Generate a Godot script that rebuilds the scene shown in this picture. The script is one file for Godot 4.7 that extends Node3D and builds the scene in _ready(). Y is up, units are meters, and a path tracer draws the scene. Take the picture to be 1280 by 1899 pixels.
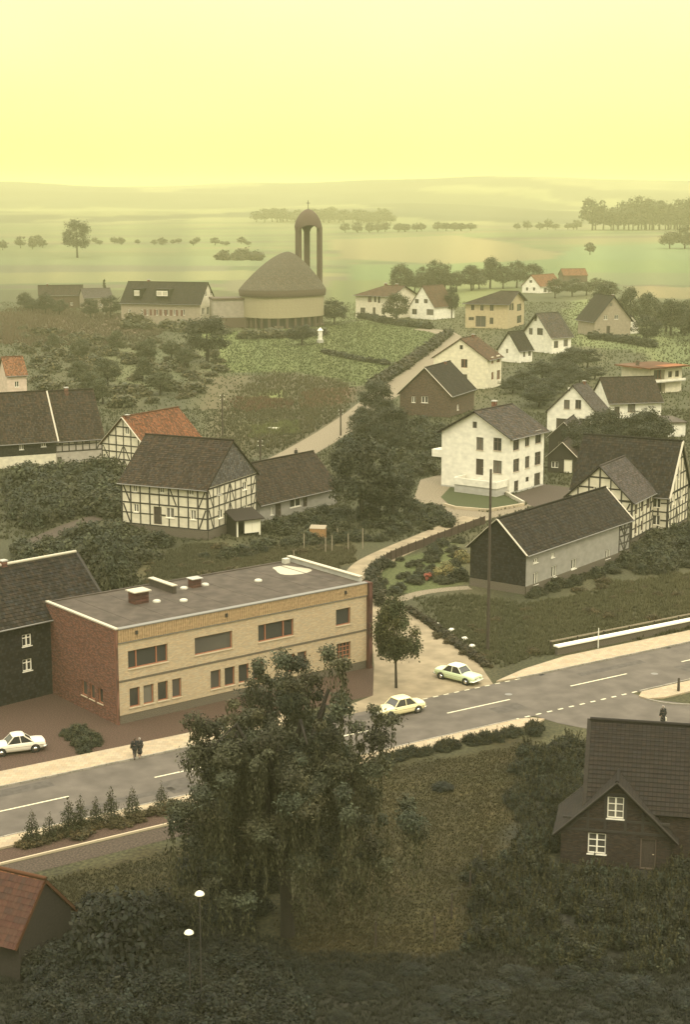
extends Node3D
# An old village seen from a church tower: one node per thing, its parts as children.

var M := {}
var T := {}
var rng := RandomNumberGenerator.new()
var used := {}
var protos := {}
var unit_box: BoxMesh
var keepout := []   # outlines of roads and paths, where no grass grows
var hill_noise := FastNoiseLite.new()
var patch_noise := FastNoiseLite.new()

class MB:
	var v := PackedVector3Array()
	var n := PackedVector3Array()
	var c := PackedColorArray()
	var uv := PackedVector2Array()
	var ix := PackedInt32Array()
	var col := Color(1, 1, 1)
	func quad(a: Vector3, b: Vector3, d: Vector3, e: Vector3, hint: Vector3, ua := Vector2.ZERO, ub := Vector2.ZERO, ud := Vector2.ZERO, ue := Vector2.ZERO) -> void:
		# corners in order round the face; the side that hint points to is the front
		var k := v.size()
		var nn := (b - a).cross(d - a)
		if nn.length_squared() < 1e-14:
			nn = (d - a).cross(e - a)
		nn = nn.normalized()
		v.append(a); v.append(b); v.append(d); v.append(e)
		uv.append(ua); uv.append(ub); uv.append(ud); uv.append(ue)
		for i in 4: c.append(col)
		if nn.dot(hint) > 0.0:
			for i in 4: n.append(nn)
			for i in [0, 2, 1, 0, 3, 2]: ix.append(k + i)
		else:
			for i in 4: n.append(-nn)
			for i in [0, 1, 2, 0, 2, 3]: ix.append(k + i)
	func tri(a: Vector3, b: Vector3, d: Vector3, hint: Vector3, ua := Vector2.ZERO, ub := Vector2.ZERO, ud := Vector2.ZERO) -> void:
		var k := v.size()
		var nn := (b - a).cross(d - a).normalized()
		v.append(a); v.append(b); v.append(d)
		uv.append(ua); uv.append(ub); uv.append(ud)
		for i in 3: c.append(col)
		if nn.dot(hint) > 0.0:
			for i in 3: n.append(nn)
			for i in [0, 2, 1]: ix.append(k + i)
		else:
			for i in 3: n.append(-nn)
			for i in [0, 1, 2]: ix.append(k + i)
	func box(t: Transform3D, s: Vector3) -> void:
		var h := s * 0.5
		for ax in 3:
			for sg in [-1.0, 1.0]:
				var nn := Vector3.ZERO; nn[ax] = sg
				var a1 := (ax + 1) % 3
				var a2 := (ax + 2) % 3
				var q := []
				for w in [[-1, -1], [1, -1], [1, 1], [-1, 1]]:
					var p := Vector3.ZERO
					p[ax] = sg * h[ax]; p[a1] = w[0] * h[a1]; p[a2] = w[1] * h[a2]
					q.append(t * p)
				quad(q[0], q[1], q[2], q[3], t.basis * nn)
	func abox(a: Vector3, b: Vector3) -> void:
		box(Transform3D(Basis(), (a + b) * 0.5), (b - a).abs())
	func bar(a: Vector3, b: Vector3, w: float, d: float, side := Vector3.UP) -> void:
		var y := (b - a).normalized()
		if absf(y.dot(side)) > 0.98: side = Vector3.RIGHT
		var x := y.cross(side).normalized()
		box(Transform3D(Basis(x, y, x.cross(y)), (a + b) * 0.5), Vector3(w, a.distance_to(b), d))
	func grid(rows: Array, close := false) -> void:
		# rows of points (all the same length) joined by shared vertices; normals come from smooth()
		var k := v.size()
		var m: int = rows[0].size()
		for r in rows:
			for p in r:
				v.append(p); uv.append(Vector2.ZERO); c.append(col); n.append(Vector3.ZERO)
		for i in rows.size() - 1:
			for j in (m if close else m - 1):
				var a := k + i * m + j
				var b := k + i * m + (j + 1) % m
				for t in [a, b, b + m, a, b + m, a + m]: ix.append(t)
	func tube(p: Array, r: Array, sides := 7, cap := true) -> void:
		var rows := []
		var side := Vector3.RIGHT
		for i in p.size():
			var dir: Vector3 = (p[mini(i + 1, p.size() - 1)] - p[maxi(i - 1, 0)]).normalized()
			if absf(dir.dot(side)) > 0.95: side = Vector3.FORWARD
			var x := dir.cross(side).normalized()
			var y := x.cross(dir)
			var row := []
			for j in sides:
				var a := TAU * j / sides
				row.append(p[i] + (x * cos(a) + y * sin(a)) * r[i])
			rows.append(row)
		if cap:
			var e0 := []; var e1 := []
			for j in sides:
				e0.append(p[0]); e1.append(p[-1])
			rows.push_front(e0); rows.append(e1)
		grid(rows, true)
	func lathe(prof: Array, at: Vector3, sides := 16) -> void:
		var rows := []
		for q in prof:
			var row := []
			for j in sides:
				var a := -TAU * j / sides
				row.append(at + Vector3(cos(a) * q.x, q.y, sin(a) * q.x))
			rows.append(row)
		grid(rows, true)
	func smooth() -> void:
		var acc := PackedVector3Array(); acc.resize(v.size())
		for i in range(0, ix.size(), 3):
			var a := ix[i]; var b := ix[i + 1]; var d := ix[i + 2]
			var f := (v[d] - v[a]).cross(v[b] - v[a])
			acc[a] += f; acc[b] += f; acc[d] += f
		for i in v.size():
			if n[i] == Vector3.ZERO:
				n[i] = acc[i].normalized() if acc[i].length_squared() > 1e-20 else Vector3.UP
	func done() -> ArrayMesh:
		smooth()
		var arr := []; arr.resize(Mesh.ARRAY_MAX)
		arr[Mesh.ARRAY_VERTEX] = v; arr[Mesh.ARRAY_NORMAL] = n; arr[Mesh.ARRAY_COLOR] = c; arr[Mesh.ARRAY_TEX_UV] = uv; arr[Mesh.ARRAY_INDEX] = ix
		var m := ArrayMesh.new()
		m.add_surface_from_arrays(Mesh.PRIMITIVE_TRIANGLES, arr)
		return m

# ---------------------------------------------------------------- nodes
func numbered(called: String) -> String:
	var k: int = used.get(called, 0)
	used[called] = k + 1
	return called if k == 0 else "%s_%03d" % [called, k]

func tag(o: Node, label: String, category: String, group := "") -> Node:
	o.set_meta("label", label); o.set_meta("category", category)
	if group != "": o.set_meta("group", group)
	return o

func thing(called: String, label: String, category: String, at := Vector3.ZERO, yaw := 0.0, group := "") -> Node3D:
	var o := Node3D.new()
	o.name = numbered(called)
	add_child(o)
	o.position = at
	o.rotation_degrees.y = yaw
	tag(o, label, category, group)
	return o

func put(parent: Node, called: String, mesh, mat: Material, stuff := false) -> MeshInstance3D:
	var o := MeshInstance3D.new()
	o.mesh = mesh.done() if mesh is MB else mesh
	o.material_override = mat
	if parent == self:
		o.name = numbered(called)
	else:
		var k := 0
		var nm := called
		while parent.has_node(nm):
			k += 1
			nm = "%s_%03d" % [called, k]
		o.name = nm
	parent.add_child(o, true)
	if stuff: o.set_meta("kind", "stuff")
	return o

func struct(called: String, mesh, mat: Material) -> MeshInstance3D:
	var o := put(self, called, mesh, mat)
	o.set_meta("kind", "structure")
	return o

func block(parent: Node, called: String, a: Vector3, b: Vector3, mat: Material) -> MeshInstance3D:
	var o := put(parent, called, unit_box, mat)
	o.transform = Transform3D(Basis().scaled((b - a).abs()), (a + b) * 0.5)
	return o

func beam(parent: Node, called: String, a: Vector3, b: Vector3, w: float, d: float, side: Vector3, mat: Material) -> MeshInstance3D:
	var o := put(parent, called, unit_box, mat)
	var y := (b - a).normalized()
	var z := side
	var x := y.cross(z).normalized()
	o.transform = Transform3D(Basis(x * w, y * a.distance_to(b), x.cross(y).normalized() * d), (a + b) * 0.5)
	return o

func ht(x: float, z: float) -> float:
	var d := -z - 1100.0
	if d <= 0.0: return 0.0
	var h := 82.0 * pow(d / 3400.0, 2.6)
	h += hill_noise.get_noise_2d(x, z) * 30.0 * clampf(d / 3400.0, 0.0, 1.0)
	h += 9.0 * exp(-(pow((x - 330.0) / 330.0, 2.0) + pow((z + 1720.0) / 300.0, 2.0)))
	if -z > 4500.0: h = minf(h, 82.0 + 30.0 * hill_noise.get_noise_2d(x, z)) - (-z - 4500.0) * 0.05
	return h

func road(s: float, t: float, y := 0.0) -> Vector3:
	# along and across the main road, in metres
	return Vector3(s * 0.8304 + t * 0.5571, y, -124.36 - s * 0.5571 + t * 0.8304)

# ---------------------------------------------------------------- materials
func lin(r: float, g: float, b: float) -> Color:
	return Color(r, g, b).linear_to_srgb()

func mat(called: String, col: Color, rough := 0.85, tex = null, scale := 1.0, tri := true) -> StandardMaterial3D:
	var m := StandardMaterial3D.new()
	m.resource_name = called
	m.albedo_color = col.linear_to_srgb()
	m.roughness = rough
	m.metallic_specular = 0.35
	if tex:
		m.albedo_texture = tex
		if tri:
			m.uv1_triplanar = true
			m.uv1_world_triplanar = true
		m.uv1_scale = Vector3.ONE * scale
	M[called] = m
	return m

func noise_tex(sd: int, freq: float, lo: float, hi: float, oct := 4, size := 512) -> NoiseTexture2D:
	var f := FastNoiseLite.new()
	f.seed = sd; f.frequency = freq; f.fractal_octaves = oct
	f.noise_type = FastNoiseLite.TYPE_SIMPLEX_SMOOTH
	var t := NoiseTexture2D.new()
	t.noise = f; t.width = size; t.height = size; t.seamless = true; t.normalize = true
	var g := Gradient.new()
	g.set_color(0, Color(lo, lo, lo)); g.set_color(1, Color(hi, hi, hi))
	t.color_ramp = g
	return t

func rows_tex(sd: int, nx: int, ny: int, pw: int, ph: int, joint: int, jcol: float, vary: float, stagger: bool, warm := 0.0) -> ImageTexture:
	# tones of the pieces of a bond (tiles, bricks, shingles); flat tone per piece, a joint between them
	var r := RandomNumberGenerator.new(); r.seed = sd
	var im := Image.create(nx * pw, ny * ph, false, Image.FORMAT_RGB8)
	for y in ny:
		for x in nx:
			var t := 1.0 - vary * r.randf()
			var w := warm * (r.randf() - 0.5)
			var cc := Color(t * (1.0 + w), t, t * (1.0 - w))
			var x0 := x * pw + (pw / 2 if stagger and y % 2 == 1 else 0)
			for yy in ph:
				for xx in pw:
					var k := cc
					if xx < joint or yy < joint: k = Color(jcol, jcol, jcol)
					else: k = cc * (0.95 + 0.05 * r.randf())
					im.set_pixel((x0 + xx) % (nx * pw), y * ph + yy, k)
	return ImageTexture.create_from_image(im)

# ---------------------------------------------------------------- foliage
func rdir() -> Vector3:
	var z := rng.randf_range(-1.0, 1.0)
	var a := rng.randf() * TAU
	var s := sqrt(1.0 - z * z)
	return Vector3(s * cos(a), z, s * sin(a))

func leaf(b: MB, p: Vector3, nn: Vector3, lw: float, ll: float) -> void:
	var t := nn.cross(rdir()).normalized()
	var s := nn.cross(t)
	var k := b.v.size()
	b.v.append(p - t * ll); b.v.append(p + s * lw); b.v.append(p + t * ll); b.v.append(p - s * lw)
	for i in 4:
		b.n.append(nn); b.c.append(b.col); b.uv.append(Vector2.ZERO)
	for i in [0, 1, 2, 0, 2, 3]: b.ix.append(k + i)

func clumps(b: MB, cl: Array, count: int, lw: float, ll: float, base: Color, vary := 0.3, up := 0.8) -> void:
	# cl: [centre, radius]; leaves lie through the outer half of each clump
	var wsum := 0.0
	for q in cl: wsum += q[1] * q[1]
	for q in cl:
		var m := int(count * q[1] * q[1] / wsum)
		var f := 1.0 + vary * (rng.randf() * 2.0 - 1.0)
		var warm := rng.randf_range(-0.14, 0.14)
		var cc := Color(base.r * f * (1.0 + warm), base.g * f, base.b * f * (1.0 - warm))
		var st := Vector3(rng.randf_range(0.7, 1.35), rng.randf_range(0.6, 1.05), rng.randf_range(0.7, 1.35))
		for i in m:
			var d := rdir()
			var far := 0.3 + 0.75 * pow(rng.randf(), 0.7)
			if rng.randf() < 0.2: far = rng.randf_range(0.95, 1.5)
			var p: Vector3 = q[0] + d * q[1] * far * st
			var g := rng.randf_range(0.55, 1.55)
			b.col = Color(cc.r * g, cc.g * g, cc.b * g)
			var sz := rng.randf_range(0.6, 1.3)
			leaf(b, p, (d * 0.6 + Vector3.UP * up + rdir() * 0.75).normalized(), lw * sz, ll * sz)

func crown(cy: float, rx: float, ry: float, count: int, nc: int, rc: float, lw: float, base: Color, vary := 0.3) -> ArrayMesh:
	var b := MB.new()
	var cl := []
	for i in nc:
		var d := rdir()
		if d.y < -0.55: d.y *= 0.5
		var k := 0.45 + 0.5 * sqrt(rng.randf())
		var lop := 1.0 + 0.22 * sin(d.x * 5.0 + i) * cos(d.z * 4.0 + 1.3)
		cl.append([Vector3(d.x * rx * k * lop, cy + d.y * ry * k, d.z * rx * k * lop), rc * rng.randf_range(0.65, 1.25)])
	clumps(b, cl, count, lw, lw * 1.5, base, vary)
	return b.done()

func mound(count: int, nc: int, rc: float, lw: float, base: Color, vary := 0.3) -> ArrayMesh:
	# a shrub: clumps over a half ellipsoid of radius and height 1, down to the ground
	var b := MB.new()
	var cl := []
	for i in nc:
		var a := rng.randf() * TAU
		var r := sqrt(rng.randf())
		var top := sqrt(maxf(0.0, 1.0 - r * r)) * rng.randf_range(0.7, 1.05)
		cl.append([Vector3(cos(a) * r * 0.8, maxf(0.12, top * rng.randf_range(0.35, 0.85)), sin(a) * r * 0.8), rc * rng.randf_range(0.7, 1.25)])
	clumps(b, cl, count, lw, lw * 1.6, base, vary)
	return b.done()

func shoots(b: MB, n: int, col: Color, lw: float) -> void:
	# upright leafy shoots standing out of a shrub
	for i in n:
		var a := rng.randf() * TAU
		var r := sqrt(rng.randf()) * 0.8
		var p := Vector3(cos(a) * r, rng.randf_range(0.45, 0.7) * (1.15 - r), sin(a) * r)
		var dv := (Vector3.UP + Vector3(cos(a), 0, sin(a)) * 0.3 + rdir() * 0.2).normalized()
		var l := rng.randf_range(0.3, 0.62)
		var f := rng.randf_range(0.6, 1.3)
		for k in 26:
			var t := (k + rng.randf()) / 26.0
			var g := f * rng.randf_range(0.6, 1.4)
			b.col = Color(col.r * g, col.g * g, col.b * g)
			leaf(b, p + dv * l * t + rdir() * 0.07 * (1.1 - t), (dv * 0.4 + rdir()).normalized(), lw, lw * 1.7)

func trunk_mesh(h: float, r: float, spread: float, limbs: int, h0: float) -> ArrayMesh:
	var b := MB.new()
	b.tube([Vector3.ZERO, Vector3(0.02 * h, h * 0.3, 0), Vector3(0, h * 0.62, 0.02 * h), Vector3(0.01 * h, h * 0.92, 0)], [r * 1.35, r, r * 0.7, r * 0.15], 8)
	for i in limbs:
		var a := TAU * i / limbs + rng.randf() * 0.7
		var y0 := h * (h0 + 0.3 * rng.randf())
		var o := Vector3(cos(a), 0, sin(a))
		var l := spread * rng.randf_range(0.65, 1.0)
		b.tube([Vector3(0, y0, 0), o * l * 0.45 + Vector3(0, y0 + h * 0.1, 0), o * l + Vector3(0, y0 + h * 0.24, 0)], [r * 0.5, r * 0.32, r * 0.08], 6)
	return b.done()

func conifer(count: int, lw: float, base: Color, slim := 0.2) -> ArrayMesh:
	var b := MB.new()
	var cl := []
	for i in 46:
		var t := (i + rng.randf()) / 46.0
		var y := 0.06 + 0.92 * t
		var r := slim * (1.0 - t * 0.93) * rng.randf_range(0.7, 1.05)
		var a := i * 2.4 + rng.randf()
		cl.append([Vector3(cos(a) * r * 0.75, y - r * 0.25, sin(a) * r * 0.75), maxf(0.025, r * 0.55)])
	clumps(b, cl, count, lw, lw * 1.8, base, 0.25, 0.2)
	return b.done()

func plant(called: String, label: String, cat: String, at: Vector3, w: float, h: float, proto: String, group := "") -> Node3D:
	# proto: a foliage mesh, and a trunk mesh of the same name + "_trunk" if it has one
	var list: Array = protos[proto]
	var pick: Dictionary = list[rng.randi() % list.size()]
	at.y = ht(at.x, at.z)
	var o: Node3D
	if pick.has("trunk"):
		o = thing(called, label, cat, at, rng.randf() * 360.0, group)
		put(o, "trunk", pick.trunk, M.bark)
		put(o, "crown", pick.crown, M.leaf)
	else:
		o = put(self, called, pick.crown, M.leaf)
		o.position = at
		o.rotation.y = rng.randf() * TAU
		tag(o, label, cat, group)
	o.scale = Vector3(w, h, w)
	return o

func hedge(called: String, label: String, pts: Array, h: float, w: float, base: Color, dens: float, lw: float) -> void:
	var b := MB.new()
	var cl := []
	var total := 0.0
	var o: Vector3 = pts[0]
	for i in pts.size() - 1:
		var a: Vector3 = pts[i]; var e: Vector3 = pts[i + 1]
		var l := a.distance_to(e)
		total += l
		var m := maxi(2, int(l / (w * 0.45)))
		for k in m:
			var p := a.lerp(e, (k + rng.randf()) / m) - o
			for hh in maxi(1, int(h / (w * 0.55))):
				cl.append([p + Vector3(rng.randf_range(-0.2, 0.2) * w, w * 0.4 + hh * w * 0.55 * rng.randf_range(0.8, 1.1), rng.randf_range(-0.2, 0.2) * w), w * rng.randf_range(0.38, 0.6)])
	clumps(b, cl, int(total * dens), lw, lw * 1.5, base, 0.25)
	var t := put(self, called, b, M.leaf)
	t.position = Vector3(o.x, ht(o.x, o.z), o.z)
	tag(t, label, "hedge")

# ---------------------------------------------------------------- flat sheets
func sheet(poly: Array, y: float, thick := 0.0) -> MB:
	var b := MB.new()
	var p2 := PackedVector2Array()
	for p in poly: p2.append(Vector2(p.x, p.z))
	var t := Geometry2D.triangulate_polygon(p2)
	keepout.append(p2)
	for i in range(0, t.size(), 3):
		var q := []
		for k in 3: q.append(Vector3(p2[t[i + k]].x, y, p2[t[i + k]].y))
		b.tri(q[0], q[1], q[2], Vector3.UP)
	if thick > 0.0:
		var mid := Vector3.ZERO
		for p in poly: mid += p / poly.size()
		for i in poly.size():
			var a: Vector3 = poly[i]; var e: Vector3 = poly[(i + 1) % poly.size()]
			var a0 := Vector3(a.x, y, a.z); var e0 := Vector3(e.x, y, e.z)
			var d := e0 - a0
			var side := Vector3(d.z, 0, -d.x)
			if Geometry2D.is_point_in_polygon(Vector2((a0 + e0).x, (a0 + e0).z) * 0.5 + Vector2(side.x, side.z).normalized() * 0.02, p2): side = -side
			b.quad(a0, e0, e0 - Vector3(0, thick, 0), a0 - Vector3(0, thick, 0), side)
	return b

func curve(pts: Array, step := 1.5) -> Array:
	var c := Curve3D.new()
	for i in pts.size():
		var a: Vector3 = pts[maxi(i - 1, 0)]; var e: Vector3 = pts[mini(i + 1, pts.size() - 1)]
		c.add_point(pts[i], -(e - a) / 6.0, (e - a) / 6.0)
	c.bake_interval = step
	return Array(c.get_baked_points())

func ribbon(pts: Array, w: float, y: float, w2 := -1.0) -> MB:
	var b := MB.new()
	var c := curve(pts)
	if w2 < 0.0: w2 = w
	for i in range(0, c.size() - 1, 4):
		var e: Vector3 = c[mini(i + 4, c.size() - 1)]
		var sd: Vector3 = (e - c[i]).cross(Vector3.UP).normalized() * maxf(w, w2) * 0.5
		keepout.append(PackedVector2Array([Vector2(c[i].x - sd.x, c[i].z - sd.z), Vector2(e.x - sd.x, e.z - sd.z), Vector2(e.x + sd.x, e.z + sd.z), Vector2(c[i].x + sd.x, c[i].z + sd.z)]))
	for i in c.size() - 1:
		var d0: Vector3 = (c[mini(i + 1, c.size() - 1)] - c[maxi(i - 1, 0)]).normalized()
		var d1: Vector3 = (c[mini(i + 2, c.size() - 1)] - c[i]).normalized()
		var s0 := Vector3(-d0.z, 0, d0.x) * lerpf(w, w2, float(i) / c.size()) * 0.5
		var s1 := Vector3(-d1.z, 0, d1.x) * lerpf(w, w2, float(i + 1) / c.size()) * 0.5
		var u := Vector3(0, y, 0)
		b.quad(c[i] - s0 + u, c[i] + s0 + u, c[i + 1] + s1 + u, c[i + 1] - s1 + u, Vector3.UP)
	return b

# ---------------------------------------------------------------- houses
# faces: z = front (+Z), x = left (-X), Z = back, X = right; u runs from the near corner along the face
func face_of(f: String, lx: float, lz: float) -> Array:
	match f:
		"z": return [Vector3(-lx / 2, 0, lz / 2), Vector3.RIGHT, Vector3.BACK, lx]
		"x": return [Vector3(-lx / 2, 0, lz / 2), Vector3.FORWARD, Vector3.LEFT, lz]
		"X": return [Vector3(lx / 2, 0, lz / 2), Vector3.FORWARD, Vector3.RIGHT, lz]
	return [Vector3(-lx / 2, 0, -lz / 2), Vector3.RIGHT, Vector3.FORWARD, lx]

func wall_mesh(fr: Array, he: float, hr: float, v0: float, holes: Array, depth: float) -> MB:
	# a wall with openings; hr > he gives it a gable
	var b := MB.new()
	var l: float = fr[3]
	var o: Vector3 = fr[0]; var du: Vector3 = fr[1]; var nn: Vector3 = fr[2]
	var top := func(u: float) -> float: return he + (hr - he) * (1.0 - absf(u / l * 2.0 - 1.0))
	var cuts := [0.0, l]
	if hr > he: cuts.append(l * 0.5)
	for q in holes: cuts.append_array([q[0], q[0] + q[2]])
	cuts.sort()
	for i in cuts.size() - 1:
		var a: float = cuts[i]; var e: float = cuts[i + 1]
		if e - a < 0.001: continue
		var um := (a + e) * 0.5
		var hs := []
		for q in holes:
			if q[0] < um and um < q[0] + q[2]: hs.append(q)
		hs.sort_custom(func(p, r): return p[1] < r[1])
		var low := v0
		for q in hs:
			b.quad(o + du * a + Vector3.UP * low, o + du * e + Vector3.UP * low, o + du * e + Vector3.UP * q[1], o + du * a + Vector3.UP * q[1], nn, Vector2(a, -low), Vector2(e, -low), Vector2(e, -q[1]), Vector2(a, -q[1]))
			low = q[1] + q[3]
		var ta: float = top.call(a); var te: float = top.call(e)
		b.quad(o + du * a + Vector3.UP * low, o + du * e + Vector3.UP * low, o + du * e + Vector3.UP * te, o + du * a + Vector3.UP * ta, nn, Vector2(a, -low), Vector2(e, -low), Vector2(e, -te), Vector2(a, -ta))
	for q in holes:
		var p0: Vector3 = o + du * q[0] + Vector3.UP * q[1]
		var w: Vector3 = du * q[2]; var h: Vector3 = Vector3.UP * q[3]; var inn := -nn * depth
		b.quad(p0, p0 + w, p0 + w + inn, p0 + inn, Vector3.UP, Vector2(q[0], 0), Vector2(q[0] + q[2], 0), Vector2(q[0] + q[2], depth), Vector2(q[0], depth))
		b.quad(p0 + h, p0 + w + h, p0 + w + h + inn, p0 + h + inn, Vector3.DOWN, Vector2(q[0], 0), Vector2(q[0] + q[2], 0), Vector2(q[0] + q[2], depth), Vector2(q[0], depth))
		b.quad(p0, p0 + h, p0 + h + inn, p0 + inn, du, Vector2(0, q[1]), Vector2(0, q[1] + q[3]), Vector2(depth, q[1] + q[3]), Vector2(depth, q[1]))
		b.quad(p0 + w, p0 + w + h, p0 + w + h + inn, p0 + w + inn, -du, Vector2(0, q[1]), Vector2(0, q[1] + q[3]), Vector2(depth, q[1] + q[3]), Vector2(depth, q[1]))
	return b

func window(parent: Node, fr: Array, q: Array, style: String, depth: float) -> void:
	var o: Vector3 = fr[0]; var du: Vector3 = fr[1]; var nn: Vector3 = fr[2]
	var w: float = q[2]; var h: float = q[3]
	var org: Vector3 = o + du * q[0] + Vector3.UP * q[1]
	var dx := du
	if du.cross(Vector3.UP).dot(nn) < 0.0:
		org = o + du * (q[0] + w) + Vector3.UP * q[1]
		dx = -du
	var tr := Transform3D(Basis(dx, Vector3.UP, nn), org)
	var fm: Material = M.frame_white
	var called := "window"
	match style[0]:
		"d": fm = M.frame_dark
		"r": fm = M.frame_red
		"D": called = "door"; fm = M.frame_dark
		"G": called = "garage_door"; fm = M.frame_dark
		"L": called = "door"; fm = M.frame_white
	var z0 := -depth - 0.03
	var z1 := -depth + 0.05
	var b := MB.new()
	var t := 0.07 if w > 0.7 else 0.055
	b.abox(Vector3(0, 0, z0), Vector3(t, h, z1)); b.abox(Vector3(w - t, 0, z0), Vector3(w, h, z1))
	b.abox(Vector3(t, h - t, z0), Vector3(w - t, h, z1)); b.abox(Vector3(t, 0, z0), Vector3(w - t, t, z1))
	var e := style.substr(1)
	if e.contains("2"): b.abox(Vector3(w / 2 - 0.05, t, z0), Vector3(w / 2 + 0.05, h - t, z1 + 0.01))
	if e.contains("3"):
		for k in [0.22, 0.73]: b.abox(Vector3(w * k - 0.05, t, z0), Vector3(w * k + 0.05, h - t, z1 + 0.01))
	if e.contains("t"): b.abox(Vector3(t, h * 0.66, z0), Vector3(w - t, h * 0.66 + 0.06, z1 - 0.01))
	if e.contains("k"):
		for k in [0.33, 0.66]: b.abox(Vector3(t, h * k - 0.02, z0), Vector3(w - t, h * k + 0.02, z1 - 0.01))
	if e.contains("g"):
		for k in 3: b.abox(Vector3(w * (k + 1) / 4.0 - 0.03, t, z0), Vector3(w * (k + 1) / 4.0 + 0.03, h - t, z1))
		for k in 3: b.abox(Vector3(t, h * (k + 1) / 4.0 - 0.025, z0), Vector3(w - t, h * (k + 1) / 4.0 + 0.025, z1 - 0.01))
	var node := put(parent, called, b, fm)
	node.transform = tr
	if called == "window":
		var pane := put(node, "pane", unit_box, M.curtain_glass if e.contains("c") else [M.glass, M.glass, M.glass_dim, M.glass_net][rng.randi() % 4])
		pane.transform = Transform3D(Basis().scaled(Vector3(w - t, h - t, 0.02)), Vector3(w / 2, h / 2, z0 - 0.012))
		if e.contains("s"):
			var sill := put(node, "sill", unit_box, M.sill_white if style[0] == "w" else M.sill)
			sill.transform = Transform3D(Basis().scaled(Vector3(w + 0.14, 0.07, depth + 0.08)), Vector3(w / 2, -0.037, -depth / 2 + 0.04))
	else:
		var lm: Material = M.door_white if style[0] == "L" else M.door
		var lf := put(node, "leaf", unit_box, lm)
		lf.transform = Transform3D(Basis().scaled(Vector3(w - t, h - t, 0.04)), Vector3(w / 2, h / 2, z0 - 0.02))
		var hd := put(node, "handle", unit_box, M.sill)
		hd.transform = Transform3D(Basis().scaled(Vector3(0.12, 0.04, 0.06)), Vector3(w * 0.82, h * 0.48, z0 + 0.05))

func slope_roof(slopes: Array, th: float, course: float) -> MB:
	# slopes: [eave0, eave1, ridge0, ridge1]; laid in courses, each lapping the one below
	var b := MB.new()
	for s in slopes:
		var e0: Vector3 = s[0]; var e1: Vector3 = s[1]; var r0: Vector3 = s[2]; var r1: Vector3 = s[3]
		var len := ((r0 + r1) * 0.5 - (e0 + e1) * 0.5).length()
		var nn := (e1 - e0).cross(r0 - e0).normalized()
		if nn.y < 0.0: nn = -nn
		var out := ((e0 + e1) - (r0 + r1)); out.y = 0.0
		var k := maxi(3, int(len / course))
		for i in k:
			var t0 := float(i) / k
			var t1 := float(i + 1) / k
			var lift := nn * 0.035
			var a := e0.lerp(r0, t0) + lift; var c := e1.lerp(r1, t0) + lift
			var d := e1.lerp(r1, t1); var f := e0.lerp(r0, t1)
			var ax := (e1 - e0).normalized()
			var ua := Vector2(ax.dot(a), t0 * len); var uc := Vector2(ax.dot(c), t0 * len)
			var ud := Vector2(ax.dot(d), t1 * len); var uf := Vector2(ax.dot(f), t1 * len)
			b.quad(a, c, d, f, nn, ua, uc, ud, uf)
			b.quad(a - lift, c - lift, c, a, out, ua, uc, uc, ua)
		var dn := -nn * th
		b.quad(e0 + dn, e1 + dn, r1 + dn, r0 + dn, -nn)
		b.quad(e0, e1, e1 + dn, e0 + dn, out)
		b.quad(e0, r0, r0 + dn, e0 + dn, e0 - e1)
		b.quad(e1, r1, r1 + dn, e1 + dn, e1 - e0)
	return b

func overlaps(q: Array, u0: float, v0: float, u1: float, v1: float) -> bool:
	return u0 < q[0] + q[2] - 0.02 and u1 > q[0] + 0.02 and v0 < q[1] + q[3] - 0.02 and v1 > q[1] + 0.02

func timber(h: Node, fr: Array, beams: Array, holes: Array, w := 0.17, m: Material = null) -> void:
	# beams: [u0, v0, u1, v1]; uprights and rails are cut by the windows
	var k := 0
	if m == null: m = M.beam
	for q in beams:
		k += 1
		var p := [[q[0], q[1], q[2], q[3]]]
		var upright: bool = absf(q[0] - q[2]) < 0.05
		var level: bool = absf(q[1] - q[3]) < 0.05
		for hole in holes:
			var nx := []
			for s in p:
				var a := minf(s[0], s[2]); var e := maxf(s[0], s[2]); var lo := minf(s[1], s[3]); var hi := maxf(s[1], s[3])
				if not overlaps(hole, a - w / 2, lo, e + w / 2, hi): nx.append(s); continue
				if upright:
					if hole[1] - lo > 0.25: nx.append([s[0], lo, s[0], hole[1] - 0.04])
					if hi - hole[1] - hole[3] > 0.25: nx.append([s[0], hole[1] + hole[3] + 0.04, s[0], hi])
				elif level:
					if hole[0] - a > 0.25: nx.append([a, s[1], hole[0] - 0.04, s[1]])
					if e - hole[0] - hole[2] > 0.25: nx.append([hole[0] + hole[2] + 0.04, s[1], e, s[1]])
			p = nx
		var proud := 0.05 if upright else 0.042 if level else 0.034
		proud += 0.0007 * (k % 9)
		for s in p:
			var a: Vector3 = fr[0] + fr[1] * s[0] + Vector3.UP * s[1]
			var e: Vector3 = fr[0] + fr[1] * s[2] + Vector3.UP * s[3]
			beam(h, "beam", a + fr[2] * (proud - 0.05), e + fr[2] * (proud - 0.05), w * rng.randf_range(0.85, 1.15), 0.1, fr[2], m)

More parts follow.
